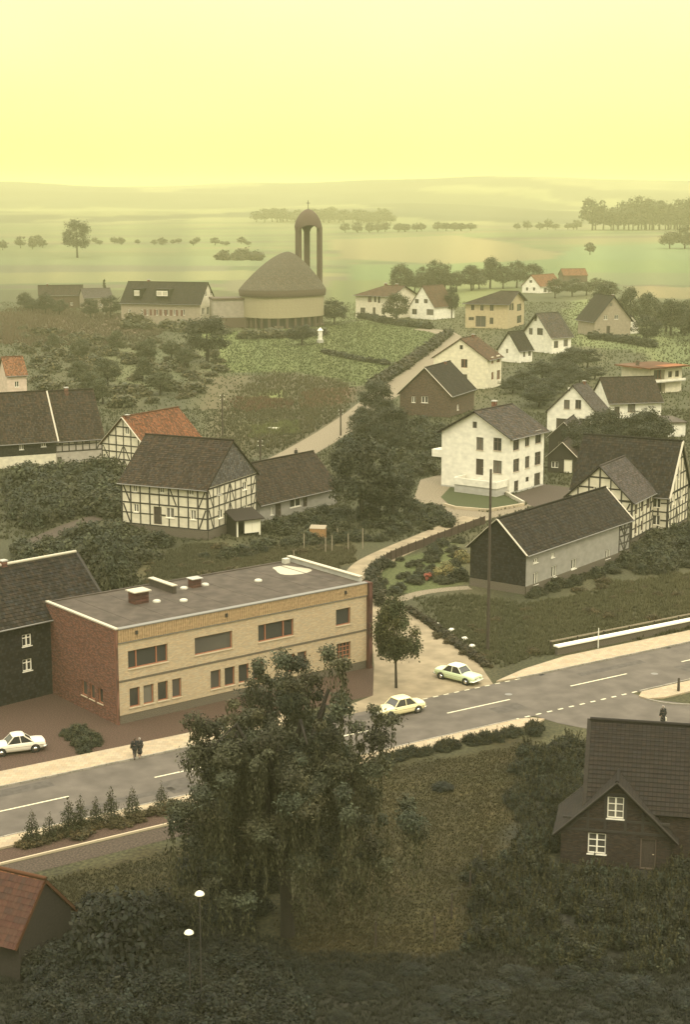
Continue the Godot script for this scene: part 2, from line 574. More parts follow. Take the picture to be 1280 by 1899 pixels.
func timber_auto(h: Node, fr: Array, u0: float, u1: float, vs: Array, gap: float, holes: Array, braces := true, w := 0.17, hr := 0.0, he := 0.0) -> void:
	# storeys between the levels vs: sill, mid rail, posts and corner braces
	var bm := []
	var l: float = fr[3]
	for i in vs.size(): bm.append([u0, vs[i], u1, vs[i]])
	var n := maxi(2, int(round((u1 - u0) / gap)))
	for i in vs.size() - 1:
		var lo: float = vs[i]; var hi: float = vs[i + 1]
		bm.append([u0, lo + (hi - lo) * 0.52, u1, lo + (hi - lo) * 0.52])
		for k in n + 1:
			var u := clampf(u0 + (u1 - u0) * k / n, u0 + w / 2, u1 - w / 2)
			bm.append([u, lo, u, hi])
		if braces:
			var g := (u1 - u0) / n
			bm.append([u0 + g * 0.9, lo + 0.1, u0 + g * 0.2, hi - 0.2]); bm.append([u1 - g * 0.9, lo + 0.1, u1 - g * 0.2, hi - 0.2])
			if n > 5:
				var mid := u0 + g * int(n / 2)
				bm.append([mid - g * 0.75, lo + 0.1, mid - g * 0.1, hi - 0.2]); bm.append([mid + g * 0.75, lo + 0.1, mid + g * 0.1, hi - 0.2])
	if hr > he:
		# the gable above: rails that shorten and posts up to the slope
		var v := he
		while v < hr - 0.8:
			var half := l * 0.5 * (hr - v) / (hr - he)
			bm.append([l / 2 - half + 0.1, v, l / 2 + half - 0.1, v])
			v += (hr - he) / 3.0
		for k in n + 1:
			var u := u0 + (u1 - u0) * k / n
			var tp := he + (hr - he) * (1.0 - absf(u / l * 2.0 - 1.0)) - 0.15
			if tp > he + 0.4: bm.append([u, he, u, tp])
	timber(h, fr, bm, holes, w)

func house(called: String, label: String, c: Array, lx: float, lz: float, he: float, hr: float, ridge: String, o: Dictionary) -> Node3D:
	var h := thing(called, label, o.get("cat", "house"), Vector3(c[0], 0, c[1]), c[2], o.get("group", ""))
	var wins: Array = o.get("wins", [])
	var plinth: float = o.get("plinth", 0.0)
	var depth: float = o.get("depth", 0.13)
	for f in ["z", "x", "X", "Z"]:
		var fr := face_of(f, lx, lz)
		var holes := []
		for q in wins:
			if q[0] == f: holes.append([clampf(q[1], 0.05, fr[3] - q[3] - 0.05), q[2], q[3], q[4]])
		var gabled: bool = (ridge == "x" and (f == "x" or f == "X")) or (ridge == "z" and (f == "z" or (f == "Z" and not o.get("hip", false))))
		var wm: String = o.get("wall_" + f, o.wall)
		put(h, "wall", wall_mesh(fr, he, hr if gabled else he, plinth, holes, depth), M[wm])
		if plinth > 0.0:
			var b := MB.new()
			b.quad(fr[0], fr[0] + fr[1] * fr[3], fr[0] + fr[1] * fr[3] + Vector3.UP * plinth, fr[0] + Vector3.UP * plinth, fr[2], Vector2(0, 0), Vector2(fr[3], 0), Vector2(fr[3], -plinth), Vector2(0, -plinth))
			var pl := put(h, "plinth", b, M[o.get("plinth_mat", "stone")])
			pl.position = fr[2] * 0.05
			var lid := MB.new()
			lid.quad(fr[0] + Vector3.UP * plinth, fr[0] + fr[1] * fr[3] + Vector3.UP * plinth, fr[0] + fr[1] * fr[3] + Vector3.UP * plinth + fr[2] * 0.05, fr[0] + Vector3.UP * plinth + fr[2] * 0.05, Vector3.UP)
			put(h, "plinth_cap", lid, M[o.get("plinth_mat", "stone")])
		var i := 0
		for q in wins:
			if q[0] == f:
				window(h, fr, holes[i], q[5], depth)
				i += 1
		if gabled and o.has("gable"):
			var g := MB.new()
			var p0: Vector3 = fr[0] + Vector3.UP * he; var p1: Vector3 = p0 + fr[1] * fr[3]; var ap: Vector3 = fr[0] + fr[1] * fr[3] * 0.5 + Vector3.UP * hr
			var pr: Vector3 = fr[2] * 0.07
			g.tri(p0 + pr, p1 + pr, ap + pr, fr[2], Vector2(0, 0), Vector2(fr[3], 0), Vector2(fr[3] / 2, -(hr - he)))
			g.quad(p0, p1, p1 + pr, p0 + pr, Vector3.DOWN)
			put(h, "gable_cladding", g, M[o.gable])
	var ov: float = o.get("over", 0.45)
	var og: float = o.get("over_gable", 0.3)
	var half := (lz if ridge == "x" else lx) * 0.5
	var run := (lx if ridge == "x" else lz) * 0.5
	var pitch := (hr - he) / half
	var ye := he - ov * pitch + 0.16
	var yr := hr + 0.16
	# roof in its own axes: u along the ridge, w across
	var P := func(u: float, w: float, y: float) -> Vector3: return Vector3(u, y, w) if ridge == "x" else Vector3(w, y, -u)
	var ra := -run - og
	var rb := run + og
	var sl := []
	if o.get("hip", false):
		var rh: float = rb - half * float(o.get("hip_run", 0.9))
		sl.append([P.call(ra, half + ov, ye), P.call(rb, half + ov, ye), P.call(ra, 0, yr), P.call(rh, 0, yr)])
		sl.append([P.call(ra, -half - ov, ye), P.call(rb, -half - ov, ye), P.call(ra, 0, yr), P.call(rh, 0, yr)])
		sl.append([P.call(rb, half + ov, ye), P.call(rb, -half - ov, ye), P.call(rh, 0, yr), P.call(rh, 0, yr)])
		rb = rh
	else:
		for s in [1.0, -1.0]: sl.append([P.call(ra, s * (half + ov), ye), P.call(rb, s * (half + ov), ye), P.call(ra, 0, yr), P.call(rb, 0, yr)])
	put(h, "roof", slope_roof(sl, 0.16, o.get("course", 0.36)), M[o.roof])
	var rc := MB.new()
	rc.tube([P.call(ra, 0, yr + 0.03), P.call(rb, 0, yr + 0.03)], [o.get("ridge_r", 0.13), o.get("ridge_r", 0.13)], 6)
	put(h, "ridge_cap", rc, M[o.get("ridge_mat", o.roof)])
	if o.has("verge"):
		for u in ([ra - 0.05] if o.get("hip", false) or o.get("one_verge", false) else [ra - 0.05, rb + 0.05]):
			for s in [1.0, -1.0]:
				var bb := MB.new()
				bb.bar(P.call(u, s * (half + ov), ye + 0.01), P.call(u, 0, yr + 0.01), 0.06, 0.26, P.call(1, 0, 0))
				put(h, "verge_board", bb, M[o.verge])
	if not o.get("plain", false):
		for s in [1.0, -1.0]:
			var gt := MB.new()
			gt.tube([P.call(-run - og, s * (half + ov + 0.07), ye - 0.06), P.call(run + og, s * (half + ov + 0.07), ye - 0.06)], [0.07, 0.07], 6)
			put(h, "gutter", gt, M.gutter)
	for q in o.get("chim", []):
		# [place along the ridge 0..1, offset across, width, height above the ridge]
		var p: Vector3 = P.call(lerpf(-run, run, q[0]), q[1], hr - absf(q[1]) * pitch)
		var ch := block(h, "chimney", p - Vector3(q[2] / 2, 0.8, q[2] / 2), p + Vector3(q[2] / 2, q[3] + absf(q[1]) * pitch, q[2] / 2), M[o.get("chim_mat", "brick_red")])
		var cp := put(ch, "cap", unit_box, M.concrete)
		cp.transform = Transform3D(Basis().scaled(Vector3(1.25, 0.08, 1.25)), Vector3(0, 0.54, 0))
	for q in o.get("timber", []):
		# [face, u0, u1, levels, gap, gable]
		var fr := face_of(q[0], lx, lz)
		var holes := []
		for w in wins:
			if w[0] == q[0]: holes.append([clampf(w[1], 0.05, fr[3] - w[3] - 0.05), w[2], w[3], w[4]])
		timber_auto(h, fr, q[1], q[2] if q[2] > 0.0 else fr[3], q[3], q[4], holes, true, 0.18, hr if q[5] else 0.0, he)
	return h

# ---------------------------------------------------------------- figures
func sd_bone(p: Vector3, q: Array) -> float:
	var a: Vector3 = q[0]; var d: Vector3 = q[1] - q[0]
	var t := clampf((p - a).dot(d) / maxf(d.length_squared(), 1e-9), 0.0, 1.0)
	return p.distance_to(a + d * t) - lerpf(q[2], q[3], t)

func nets(b: MB, bones: Array, cell: float, k: float) -> void:
	# smooth union of tapered capsules, meshed with one vertex per crossed cell
	var lo := Vector3(1e9, 1e9, 1e9); var hi := -lo
	for q in bones:
		var r: float = maxf(q[2], q[3]) + cell * 2.5
		for p in [q[0], q[1]]:
			lo = lo.min(p - Vector3.ONE * r); hi = hi.max(p + Vector3.ONE * r)
	var nx := int((hi.x - lo.x) / cell) + 2; var ny := int((hi.y - lo.y) / cell) + 2; var nz := int((hi.z - lo.z) / cell) + 2
	var f := PackedFloat32Array(); f.resize(nx * ny * nz); f.fill(1.0)
	for q in bones:
		var r: float = maxf(q[2], q[3]) + cell * 2.5
		var a: Vector3 = ((q[0].min(q[1]) - Vector3.ONE * r - lo) / cell).floor(); var e: Vector3 = ((q[0].max(q[1]) + Vector3.ONE * r - lo) / cell).ceil()
		for x in range(maxi(0, int(a.x)), mini(nx, int(e.x) + 1)):
			for y in range(maxi(0, int(a.y)), mini(ny, int(e.y) + 1)):
				for z in range(maxi(0, int(a.z)), mini(nz, int(e.z) + 1)):
					var i := (x * ny + y) * nz + z
					var d := sd_bone(lo + Vector3(x, y, z) * cell, q)
					var g := f[i]
					var hh := maxf(k - absf(d - g), 0.0) / k
					f[i] = minf(d, g) - hh * hh * k * 0.25
	var at := {}
	var off := [0, nz, ny * nz, nz + 1, ny * nz + 1, ny * nz + nz, ny * nz + nz + 1]
	for x in nx - 1:
		for y in ny - 1:
			for z in nz - 1:
				var i := (x * ny + y) * nz + z
				var s := f[i] < 0.0
				var mixed := false
				for w in off:
					if (f[i + w] < 0.0) != s: mixed = true; break
				if not mixed: continue
				var sum := Vector3.ZERO; var cnt := 0
				for e in [[0,0,0,1,0,0],[0,1,0,1,1,0],[0,0,1,1,0,1],[0,1,1,1,1,1],[0,0,0,0,1,0],[1,0,0,1,1,0],[0,0,1,0,1,1],[1,0,1,1,1,1],[0,0,0,0,0,1],[1,0,0,1,0,1],[0,1,0,0,1,1],[1,1,0,1,1,1]]:
					var fa := f[i + (e[0] * ny + e[1]) * nz + e[2]]; var fb := f[i + (e[3] * ny + e[4]) * nz + e[5]]
					if (fa < 0.0) != (fb < 0.0):
						sum += Vector3(e[0], e[1], e[2]).lerp(Vector3(e[3], e[4], e[5]), fa / (fa - fb)); cnt += 1
				at[i] = b.v.size()
				b.v.append(lo + (Vector3(x, y, z) + sum / cnt) * cell); b.n.append(Vector3.ZERO); b.c.append(b.col); b.uv.append(Vector2.ZERO)
	for i in at:
		var s := f[i] < 0.0
		for e in [[ny * nz, nz, 1], [nz, 1, ny * nz], [1, ny * nz, nz]]:
			if (f[i + e[0]] < 0.0) == s: continue
			var c1: int = i - e[1]; var c2: int = i - e[1] - e[2]; var c3: int = i - e[2]
			if not (at.has(c1) and at.has(c2) and at.has(c3)): continue
			var q := [at[i], at[c1], at[c2], at[c3]]
			for w in ([0, 2, 1, 0, 3, 2] if s else [0, 1, 2, 0, 2, 3]): b.ix.append(q[w])

func person(label: String, at: Vector3, yaw: float, hgt: float, stride: float, coat_len: float, coat: String, legs: String, hair: String, woman: bool, bag: bool, group := "") -> void:
	var o := thing("person", label, "person", at, yaw, group)
	var s := hgt / 1.75
	var V := func(x: float, y: float, z: float) -> Vector3: return Vector3(x, y, z) * s
	var sw := 0.17 if woman else 0.195
	var hipL: Vector3 = V.call(-0.09, 0.92, 0); var hipR: Vector3 = V.call(0.09, 0.92, 0)
	var knL: Vector3 = V.call(-0.095, 0.5, 0.1 * stride); var knR: Vector3 = V.call(0.095, 0.5, -0.03 * stride + 0.02)
	var anL: Vector3 = V.call(-0.09, 0.09, 0.2 * stride); var anR: Vector3 = V.call(0.09, 0.11, -0.24 * stride)
	var shL: Vector3 = V.call(-sw, 1.42, 0); var shR: Vector3 = V.call(sw, 1.42, 0)
	var elL: Vector3 = V.call(-sw - 0.06, 1.14, -0.06 * stride - 0.02); var elR: Vector3 = V.call(sw + 0.06, 1.14, 0.08 * stride - 0.02)
	var wrL: Vector3 = V.call(-sw - 0.05, 0.9, -0.05 * stride + 0.05); var wrR: Vector3 = V.call(sw + 0.05, 0.9, 0.2 * stride + 0.04)
	var neck: Vector3 = V.call(0, 1.48, 0.0); var head: Vector3 = V.call(0, 1.635, 0.03)
	var body := MB.new()
	nets(body, [[hipL, knL, 0.07 * s, 0.05 * s], [knL, anL, 0.048 * s, 0.036 * s], [hipR, knR, 0.07 * s, 0.05 * s], [knR, anR, 0.048 * s, 0.036 * s],
		[V.call(0, 0.95, 0), V.call(0, 1.2, 0), 0.11 * s, 0.1 * s], [V.call(0, 1.2, 0), V.call(0, 1.36, 0), 0.1 * s, 0.11 * s], [shL, shR, 0.055 * s, 0.055 * s],
		[shL, elL, 0.044 * s, 0.036 * s], [elL, wrL, 0.034 * s, 0.026 * s], [shR, elR, 0.044 * s, 0.036 * s], [elR, wrR, 0.034 * s, 0.026 * s], [neck, head, 0.05 * s, 0.052 * s],
		[anL, anL + V.call(0, -0.04, 0.13), 0.034 * s, 0.026 * s], [anR, anR + V.call(0, -0.05, 0.12), 0.034 * s, 0.026 * s]], 0.026, 0.03)
	nets(body, [[head + V.call(0, 0.02, -0.02), head + V.call(0, 0.02, 0.0), 0.092 * s, 0.088 * s], [head + V.call(0, -0.05, 0.03), head + V.call(0, -0.075, 0.05), 0.062 * s, 0.045 * s],
		[head + V.call(0, 0.01, 0.085), head + V.call(0, -0.03, 0.105), 0.012 * s, 0.018 * s], [head + V.call(-0.088, 0.0, -0.005), head + V.call(-0.09, -0.04, 0), 0.014 * s, 0.011 * s], [head + V.call(0.088, 0.0, -0.005), head + V.call(0.09, -0.04, 0), 0.014 * s, 0.011 * s],
		[head + V.call(-0.02, -0.065, 0.078), head + V.call(0.02, -0.065, 0.078), 0.013 * s, 0.013 * s]], 0.012, 0.03)
	for sd in [-1.0, 1.0]:
		var w: Vector3 = wrL if sd < 0.0 else wrR
		var bones := [[w, w + V.call(0, -0.09, 0.012), 0.028 * s, 0.034 * s], [w + V.call(0, -0.06, -0.028), w + V.call(0, -0.09, 0.04), 0.018 * s, 0.02 * s]]
		for k in 4:
			var f0: Vector3 = w + V.call(0, -0.09, -0.026 + 0.021 * k)
			var l: float = [0.055, 0.07, 0.075, 0.066][k]
			var f1: Vector3 = f0 + V.call(-sd * 0.006, -l * 0.55, 0.003); var f2: Vector3 = f1 + V.call(-sd * 0.022, -l * 0.42, 0.002)
			bones.append([f0, f1, 0.0095 * s, 0.0088 * s]); bones.append([f1, f2, 0.0088 * s, 0.0075 * s])
		var t0: Vector3 = w + V.call(-sd * 0.006, -0.035, 0.028); var t1: Vector3 = w + V.call(-sd * 0.02, -0.07, 0.055)
		bones.append([t0, t1, 0.013 * s, 0.01 * s]); bones.append([t1, t1 + V.call(-sd * 0.01, -0.03, 0.006), 0.01 * s, 0.008 * s])
		nets(body, bones, 0.007, 0.008)
	put(o, "body", body, M.skin)
	var eye := MB.new()
	for sd in [-1.0, 1.0]: nets(eye, [[head + V.call(sd * 0.033, 0.022, 0.078), head + V.call(sd * 0.036, 0.022, 0.077), 0.013 * s, 0.013 * s]], 0.006, 0.004)
	put(o, "eyes", eye, M.hair_dark)
	var ct := MB.new()
	var g := 0.026
	var low: float = coat_len
	nets(ct, [[V.call(0, low, 0), V.call(0, 1.15, 0), (0.2 if low < 0.7 else 0.18) * s, 0.165 * s], [V.call(-0.05, low + 0.02, 0.0), V.call(0.05, low + 0.02, 0.0), 0.17 * s, 0.17 * s], [V.call(0, 1.15, 0), V.call(0, 1.38, 0), 0.155 * s, 0.15 * s], [shL, shR, 0.075 * s + g, 0.075 * s + g],
		[shL, elL, 0.06 * s + g, 0.05 * s + g], [elL, wrL.lerp(elL, 0.08), 0.05 * s + g, 0.042 * s + g], [shR, elR, 0.06 * s + g, 0.05 * s + g], [elR, wrR.lerp(elR, 0.08), 0.05 * s + g, 0.042 * s + g], [neck + V.call(0, -0.03, 0), neck, 0.075 * s, 0.068 * s]], 0.028, 0.05)
	put(o, "coat", ct, M[coat])
	var tr := MB.new()
	nets(tr, [[hipL, knL, 0.1 * s, 0.075 * s], [knL, anL + V.call(0, 0.03, 0), 0.073 * s, 0.062 * s], [hipR, knR, 0.1 * s, 0.075 * s], [knR, anR + V.call(0, 0.03, 0), 0.073 * s, 0.062 * s]], 0.028, 0.04)
	put(o, "stockings" if woman else "trousers", tr, M[legs])
	for a in [anL, anR]:
		var sh := MB.new()
		nets(sh, [[a + V.call(0, -0.045, -0.05), a + V.call(0, -0.06, 0.17), 0.045 * s, 0.036 * s], [a, a + V.call(0, -0.03, 0), 0.05 * s, 0.05 * s]], 0.018, 0.03)
		put(o, "shoe", sh, M.hair_dark)
	var hm := MB.new()
	nets(hm, [[head + V.call(0, 0.045, -0.03), head + V.call(0, 0.05, 0.02), 0.1 * s, 0.085 * s], [head + V.call(0, 0.0, -0.06), head + V.call(0, -0.06 if woman else -0.03, -0.06), 0.075 * s, 0.055 * s]], 0.016, 0.03)
	put(o, "hair", hm, M[hair])
	if bag:
		var bg := MB.new()
		bg.abox(wrL + Vector3(-0.06, -0.42, -0.17), wrL + Vector3(0.06, -0.17, 0.17))
		bg.tube([wrL + Vector3(0, -0.17, -0.1), wrL + Vector3(0, -0.1, 0), wrL + Vector3(0, -0.17, 0.1)], [0.012, 0.012, 0.012], 5)
		put(o, "handbag", bg, M.bag_light)

# ---------------------------------------------------------------- cars
func car(label: String, at: Vector3, yaw: float, paint: String, L: float, roof_col: String, coupe := false) -> void:
	# x forward; a three-box saloon of the early sixties
	var o := thing("parked_car" if coupe else "saloon_car", label, "car", at, yaw)
	var h := L / 2
	var W := 0.8
	var secs := [[-h, 0.68, 0.42, 0.7, 0.84], [-h + 0.1, 0.76, 0.36, 0.82, 0.93], [-h + 0.5, 0.79, 0.3, 0.87, 0.96], [-h + 1.15, 0.8, 0.27, 0.88, 0.95], [-0.2, 0.81, 0.27, 0.86, 0.92], [h - 1.45, 0.8, 0.27, 0.86, 0.95], [h - 0.9, 0.79, 0.28, 0.85, 0.95], [h - 0.25, 0.77, 0.32, 0.82, 0.91], [h - 0.05, 0.74, 0.38, 0.78, 0.86], [h, 0.68, 0.44, 0.72, 0.8]]
	var rows := []
	for s in secs:
		var row := []
		for q in [[0.0, s[2] - 0.04], [0.8, s[2] - 0.04], [0.96, s[2] + 0.05], [1.0, 0.5 * (s[2] + s[3])], [0.97, s[3] - 0.03], [0.88, s[3] + 0.03], [0.55, s[4]], [0.0, s[4] + 0.02], [-0.55, s[4]], [-0.88, s[3] + 0.03], [-0.97, s[3] - 0.03], [-1.0, 0.5 * (s[2] + s[3])], [-0.96, s[2] + 0.05], [-0.8, s[2] - 0.04]]:
			row.append(Vector3(s[0], q[1], -q[0] * s[1]))
		rows.append(row)
	for e in [0, -1]:
		var cen: Vector3 = Vector3.ZERO
		for p in rows[e]: cen += p / rows[e].size()
		var cap := []
		for p in rows[e]: cap.append(cen)
		if e == 0: rows.push_front(cap)
		else: rows.append(cap)
	var b := MB.new()
	b.grid(rows, true)
	put(o, "body", b, M[paint])
	# greenhouse: corners at the belt and at the roof
	var xb := -h + 0.95; var xf := h - 1.28; var rb := -h + (1.55 if not coupe else 1.7); var rf := h - 1.85
	var yb := 0.9; var yr := 1.44; var wb := 0.72; var wr := 0.57
	var rt := MB.new()
	var rr := []
	for s in [[rb - 0.12, 0.5, -0.03], [rb + 0.02, 0.96, 0.02], [(rb + rf) / 2, 1.0, 0.055], [rf - 0.02, 0.97, 0.025], [rf + 0.12, 0.5, -0.03]]:
		var row := []
		for q in [[1.02, -0.035], [1.04, 0.0], [0.8, 0.05], [0.0, 0.065], [-0.8, 0.05], [-1.04, 0.0], [-1.02, -0.035], [0.0, -0.05]]:
			row.append(Vector3(s[0], yr + q[1] + s[2] * (1.0 if q[1] > 0.0 else 0.3), -q[0] * wr * (1.0 if absf(s[1]) > 0.6 else 0.94)))
		rr.append(row)
	for e in [0, -1]:
		var cen: Vector3 = Vector3.ZERO
		for p in rr[e]: cen += p / rr[e].size()
		var cap := []
		for p in rr[e]: cap.append(cen)
		if e == 0: rr.push_front(cap)
		else: rr.append(cap)
	rt.grid(rr, true)
	for s in [-1.0, 1.0]:
		rt.bar(Vector3(xf, yb - 0.02, s * wb), Vector3(rf, yr, s * wr), 0.055, 0.06)
		rt.bar(Vector3(xb, yb - 0.02, s * wb), Vector3(rb, yr, s * wr), 0.12, 0.06)
		rt.bar(Vector3((xb + xf) / 2 - 0.05, yb - 0.02, s * wb), Vector3((rb + rf) / 2 - 0.05, yr, s * wr), 0.055, 0.05)
	put(o, "roof", rt, M[roof_col])
	var pane := func(called: String, a: Vector3, c: Vector3, d: Vector3, e: Vector3, hint: Vector3):
		var g := MB.new()
		g.quad(a, c, d, e, hint); g.quad(a - hint * 0.015, c - hint * 0.015, d - hint * 0.015, e - hint * 0.015, -hint)
		put(o, called, g, M.glass)
	pane.call("windscreen", Vector3(xf + 0.01, yb, -wb + 0.05), Vector3(xf + 0.01, yb, wb - 0.05), Vector3(rf + 0.02, yr - 0.02, wr - 0.03), Vector3(rf + 0.02, yr - 0.02, -wr + 0.03), Vector3(1, 0.6, 0))
	pane.call("rear_window", Vector3(xb - 0.01, yb, -wb + 0.05), Vector3(xb - 0.01, yb, wb - 0.05), Vector3(rb - 0.02, yr - 0.02, wr - 0.03), Vector3(rb - 0.02, yr - 0.02, -wr + 0.03), Vector3(-1, 0.6, 0))
	for s in [-1.0, 1.0]:
		var mb := (xb + xf) / 2 - 0.05; var mr := (rb + rf) / 2 - 0.05
		pane.call("side_window", Vector3(xb + 0.06, yb, s * wb), Vector3(mb - 0.03, yb, s * wb), Vector3(mr - 0.03, yr - 0.03, s * (wr + 0.005)), Vector3(rb + 0.05, yr - 0.03, s * (wr + 0.005)), Vector3(0, 0, s))
		pane.call("side_window", Vector3(mb + 0.03, yb, s * wb), Vector3(xf - 0.04, yb, s * wb), Vector3(rf - 0.03, yr - 0.03, s * (wr + 0.005)), Vector3(mr + 0.03, yr - 0.03, s * (wr + 0.005)), Vector3(0, 0, s))
		var st := MB.new()
		st.bar(Vector3(-h + 0.2, 0.62, s * (W + 0.012)), Vector3(h - 0.3, 0.62, s * (W - 0.01)), 0.03, 0.02, Vector3(0, 0, 1))
		put(o, "side_trim", st, M.chrome)
		for x in [-h + 0.85, h - 0.8]:
			var ar := MB.new()
			ar.tube([Vector3(x, 0.33, s * 0.5), Vector3(x, 0.33, s * (W + 0.006))], [0.38, 0.38], 18)
			put(o, "wheel_arch", ar, M.arch)
			var ty := MB.new()
			ty.tube([Vector3(x, 0.31, s * 0.6), Vector3(x, 0.31, s * 0.64), Vector3(x, 0.31, s * 0.78), Vector3(x, 0.31, s * (W + 0.02))], [0.28, 0.31, 0.31, 0.27], 20)
			var wh := put(o, "wheel", ty, M.tyre)
			var rm := MB.new()
			rm.tube([Vector3(x, 0.31, s * 0.7), Vector3(x, 0.31, s * (W + 0.025)), Vector3(x, 0.31, s * (W + 0.05))], [0.18, 0.17, 0.07], 16)
			put(wh, "hubcap", rm, M.chrome)
		var hl := MB.new()
		hl.tube([Vector3(h - 0.14, 0.68, s * 0.56), Vector3(h + 0.0, 0.68, s * 0.56), Vector3(h + 0.035, 0.68, s * 0.56)], [0.1, 0.09, 0.04], 14)
		put(o, "headlight", hl, M.lamp_glass)
		var tl := MB.new()
		tl.box(Transform3D(Basis(), Vector3(-h + 0.03, 0.7, s * 0.6)), Vector3(0.06, 0.18, 0.1))
		put(o, "tail_light", tl, M.red_light)
	for e in [-1.0, 1.0]:
		var bp := MB.new()
		bp.tube([Vector3(e * (h - 0.22), 0.45, -0.82), Vector3(e * (h + 0.06), 0.45, -0.7), Vector3(e * (h + 0.1), 0.45, 0), Vector3(e * (h + 0.06), 0.45, 0.7), Vector3(e * (h - 0.22), 0.45, 0.82)], [0.055, 0.06, 0.065, 0.06, 0.055], 8)
		put(o, "bumper", bp, M.chrome)
		var np := MB.new()
		np.box(Transform3D(Basis(), Vector3(e * (h + 0.02), 0.56, 0.0)), Vector3(0.03, 0.1, 0.42))
		put(o, "number_plate", np, M.frame_white)
	var gr := MB.new()
	for k in 4: gr.bar(Vector3(h + 0.0, 0.555 + k * 0.04, -0.42), Vector3(h + 0.0, 0.555 + k * 0.04, 0.42), 0.02, 0.04)
	put(o, "grille", gr, M.chrome)
	var gd := MB.new()
	gd.abox(Vector3(h - 0.03, 0.53, -0.44), Vector3(h - 0.002, 0.7, 0.44))
	put(o, "grille_opening", gd, M.arch)

# ================================================================ the place
func _ready() -> void:
	rng.seed = 20240611
	# ---- camera
	var cam := Camera3D.new()
	cam.name = "camera"
	cam.fov = 35.12
	cam.near = 0.5
	cam.far = 16000.0
	cam.position = Vector3(0, 42.6, 0)
	cam.rotation_degrees = Vector3(-11.025, 0, 0)
	add_child(cam)
	# ---- sky, air and exposure
	var env := Environment.new()
	env.background_mode = Environment.BG_SKY
	var sky := Sky.new()
	var pano := PanoramaSkyMaterial.new()
	pano.panorama = sky_picture()
	sky.sky_material = pano
	env.sky = sky
	env.tonemap_mode = Environment.TONE_MAPPER_LINEAR
	env.tonemap_exposure = 1.0
	env.fog_enabled = true
	env.fog_mode = Environment.FOG_MODE_EXPONENTIAL
	env.fog_density = 0.00023
	env.fog_light_color = Color(1.0, 0.995, 0.75)
	env.sdfgi_enabled = true
	env.ssao_enabled = true
	env.ssil_enabled = true
	var we := WorldEnvironment.new()
	we.name = "world_environment"
	we.environment = env
	add_child(we)
	# ---- sun behind thin cloud
	var sun := DirectionalLight3D.new()
	sun.name = "sun"
	sun.light_energy = 0.6
	sun.light_angular_distance = 14.0
	sun.light_color = Color(1.0, 0.95, 0.86)
	sun.shadow_enabled = true
	sun.rotation_degrees = Vector3(-52, 20, 0)
	add_child(sun)
	unit_box = BoxMesh.new()
	unit_box.size = Vector3.ONE
	hill_noise.seed = 4; hill_noise.frequency = 0.0007; hill_noise.fractal_octaves = 3
	patch_noise.seed = 9; patch_noise.frequency = 0.02; patch_noise.fractal_octaves = 4
	materials()
	foliage()
	terrain()
	roads()
	flat_roof_block()
	church()
	houses()
	near_houses()
	planting()
	street()

func sky_picture() -> ImageTexture:
	# even haze: yellow and dense at the horizon, whiter overhead
	var w := 512; var h := 1024
	var f := PackedFloat32Array()
	f.resize(w * h * 3)
	var ns := FastNoiseLite.new()
	ns.seed = 3; ns.frequency = 1.3; ns.fractal_octaves = 4
	var i := 0
	for y in h:
		var el := (0.5 - (y + 0.5) / h) * 180.0
		var e := maxf(el, 0.0)
		var t := 1.0 - exp(-e / 8.0)
		var t2 := smoothstep(6.5, 48.0, e)
		var base := Vector3(0.98, 0.94, 0.235).lerp(Vector3(1.12, 1.09, 0.86), t)
		base = base.lerp(Vector3(3.6, 3.42, 2.85), t2)
		for x in w:
			var az := (x + 0.5) / w * TAU
			var d := Vector3(sin(az) * cos(deg_to_rad(el)), sin(deg_to_rad(el)), cos(az) * cos(deg_to_rad(el)))
			var k := 1.0 + 0.05 * ns.get_noise_3d(d.x * 2.0, d.y * 5.0, d.z * 2.0)
			if el < 0.0:
				f[i] = 0.5; f[i + 1] = 0.48; f[i + 2] = 0.25
			else:
				f[i] = base.x * k; f[i + 1] = base.y * k; f[i + 2] = base.z * (k * k)
			i += 3
	return ImageTexture.create_from_image(Image.create_from_data(w, h, false, Image.FORMAT_RGBF, f.to_byte_array()))

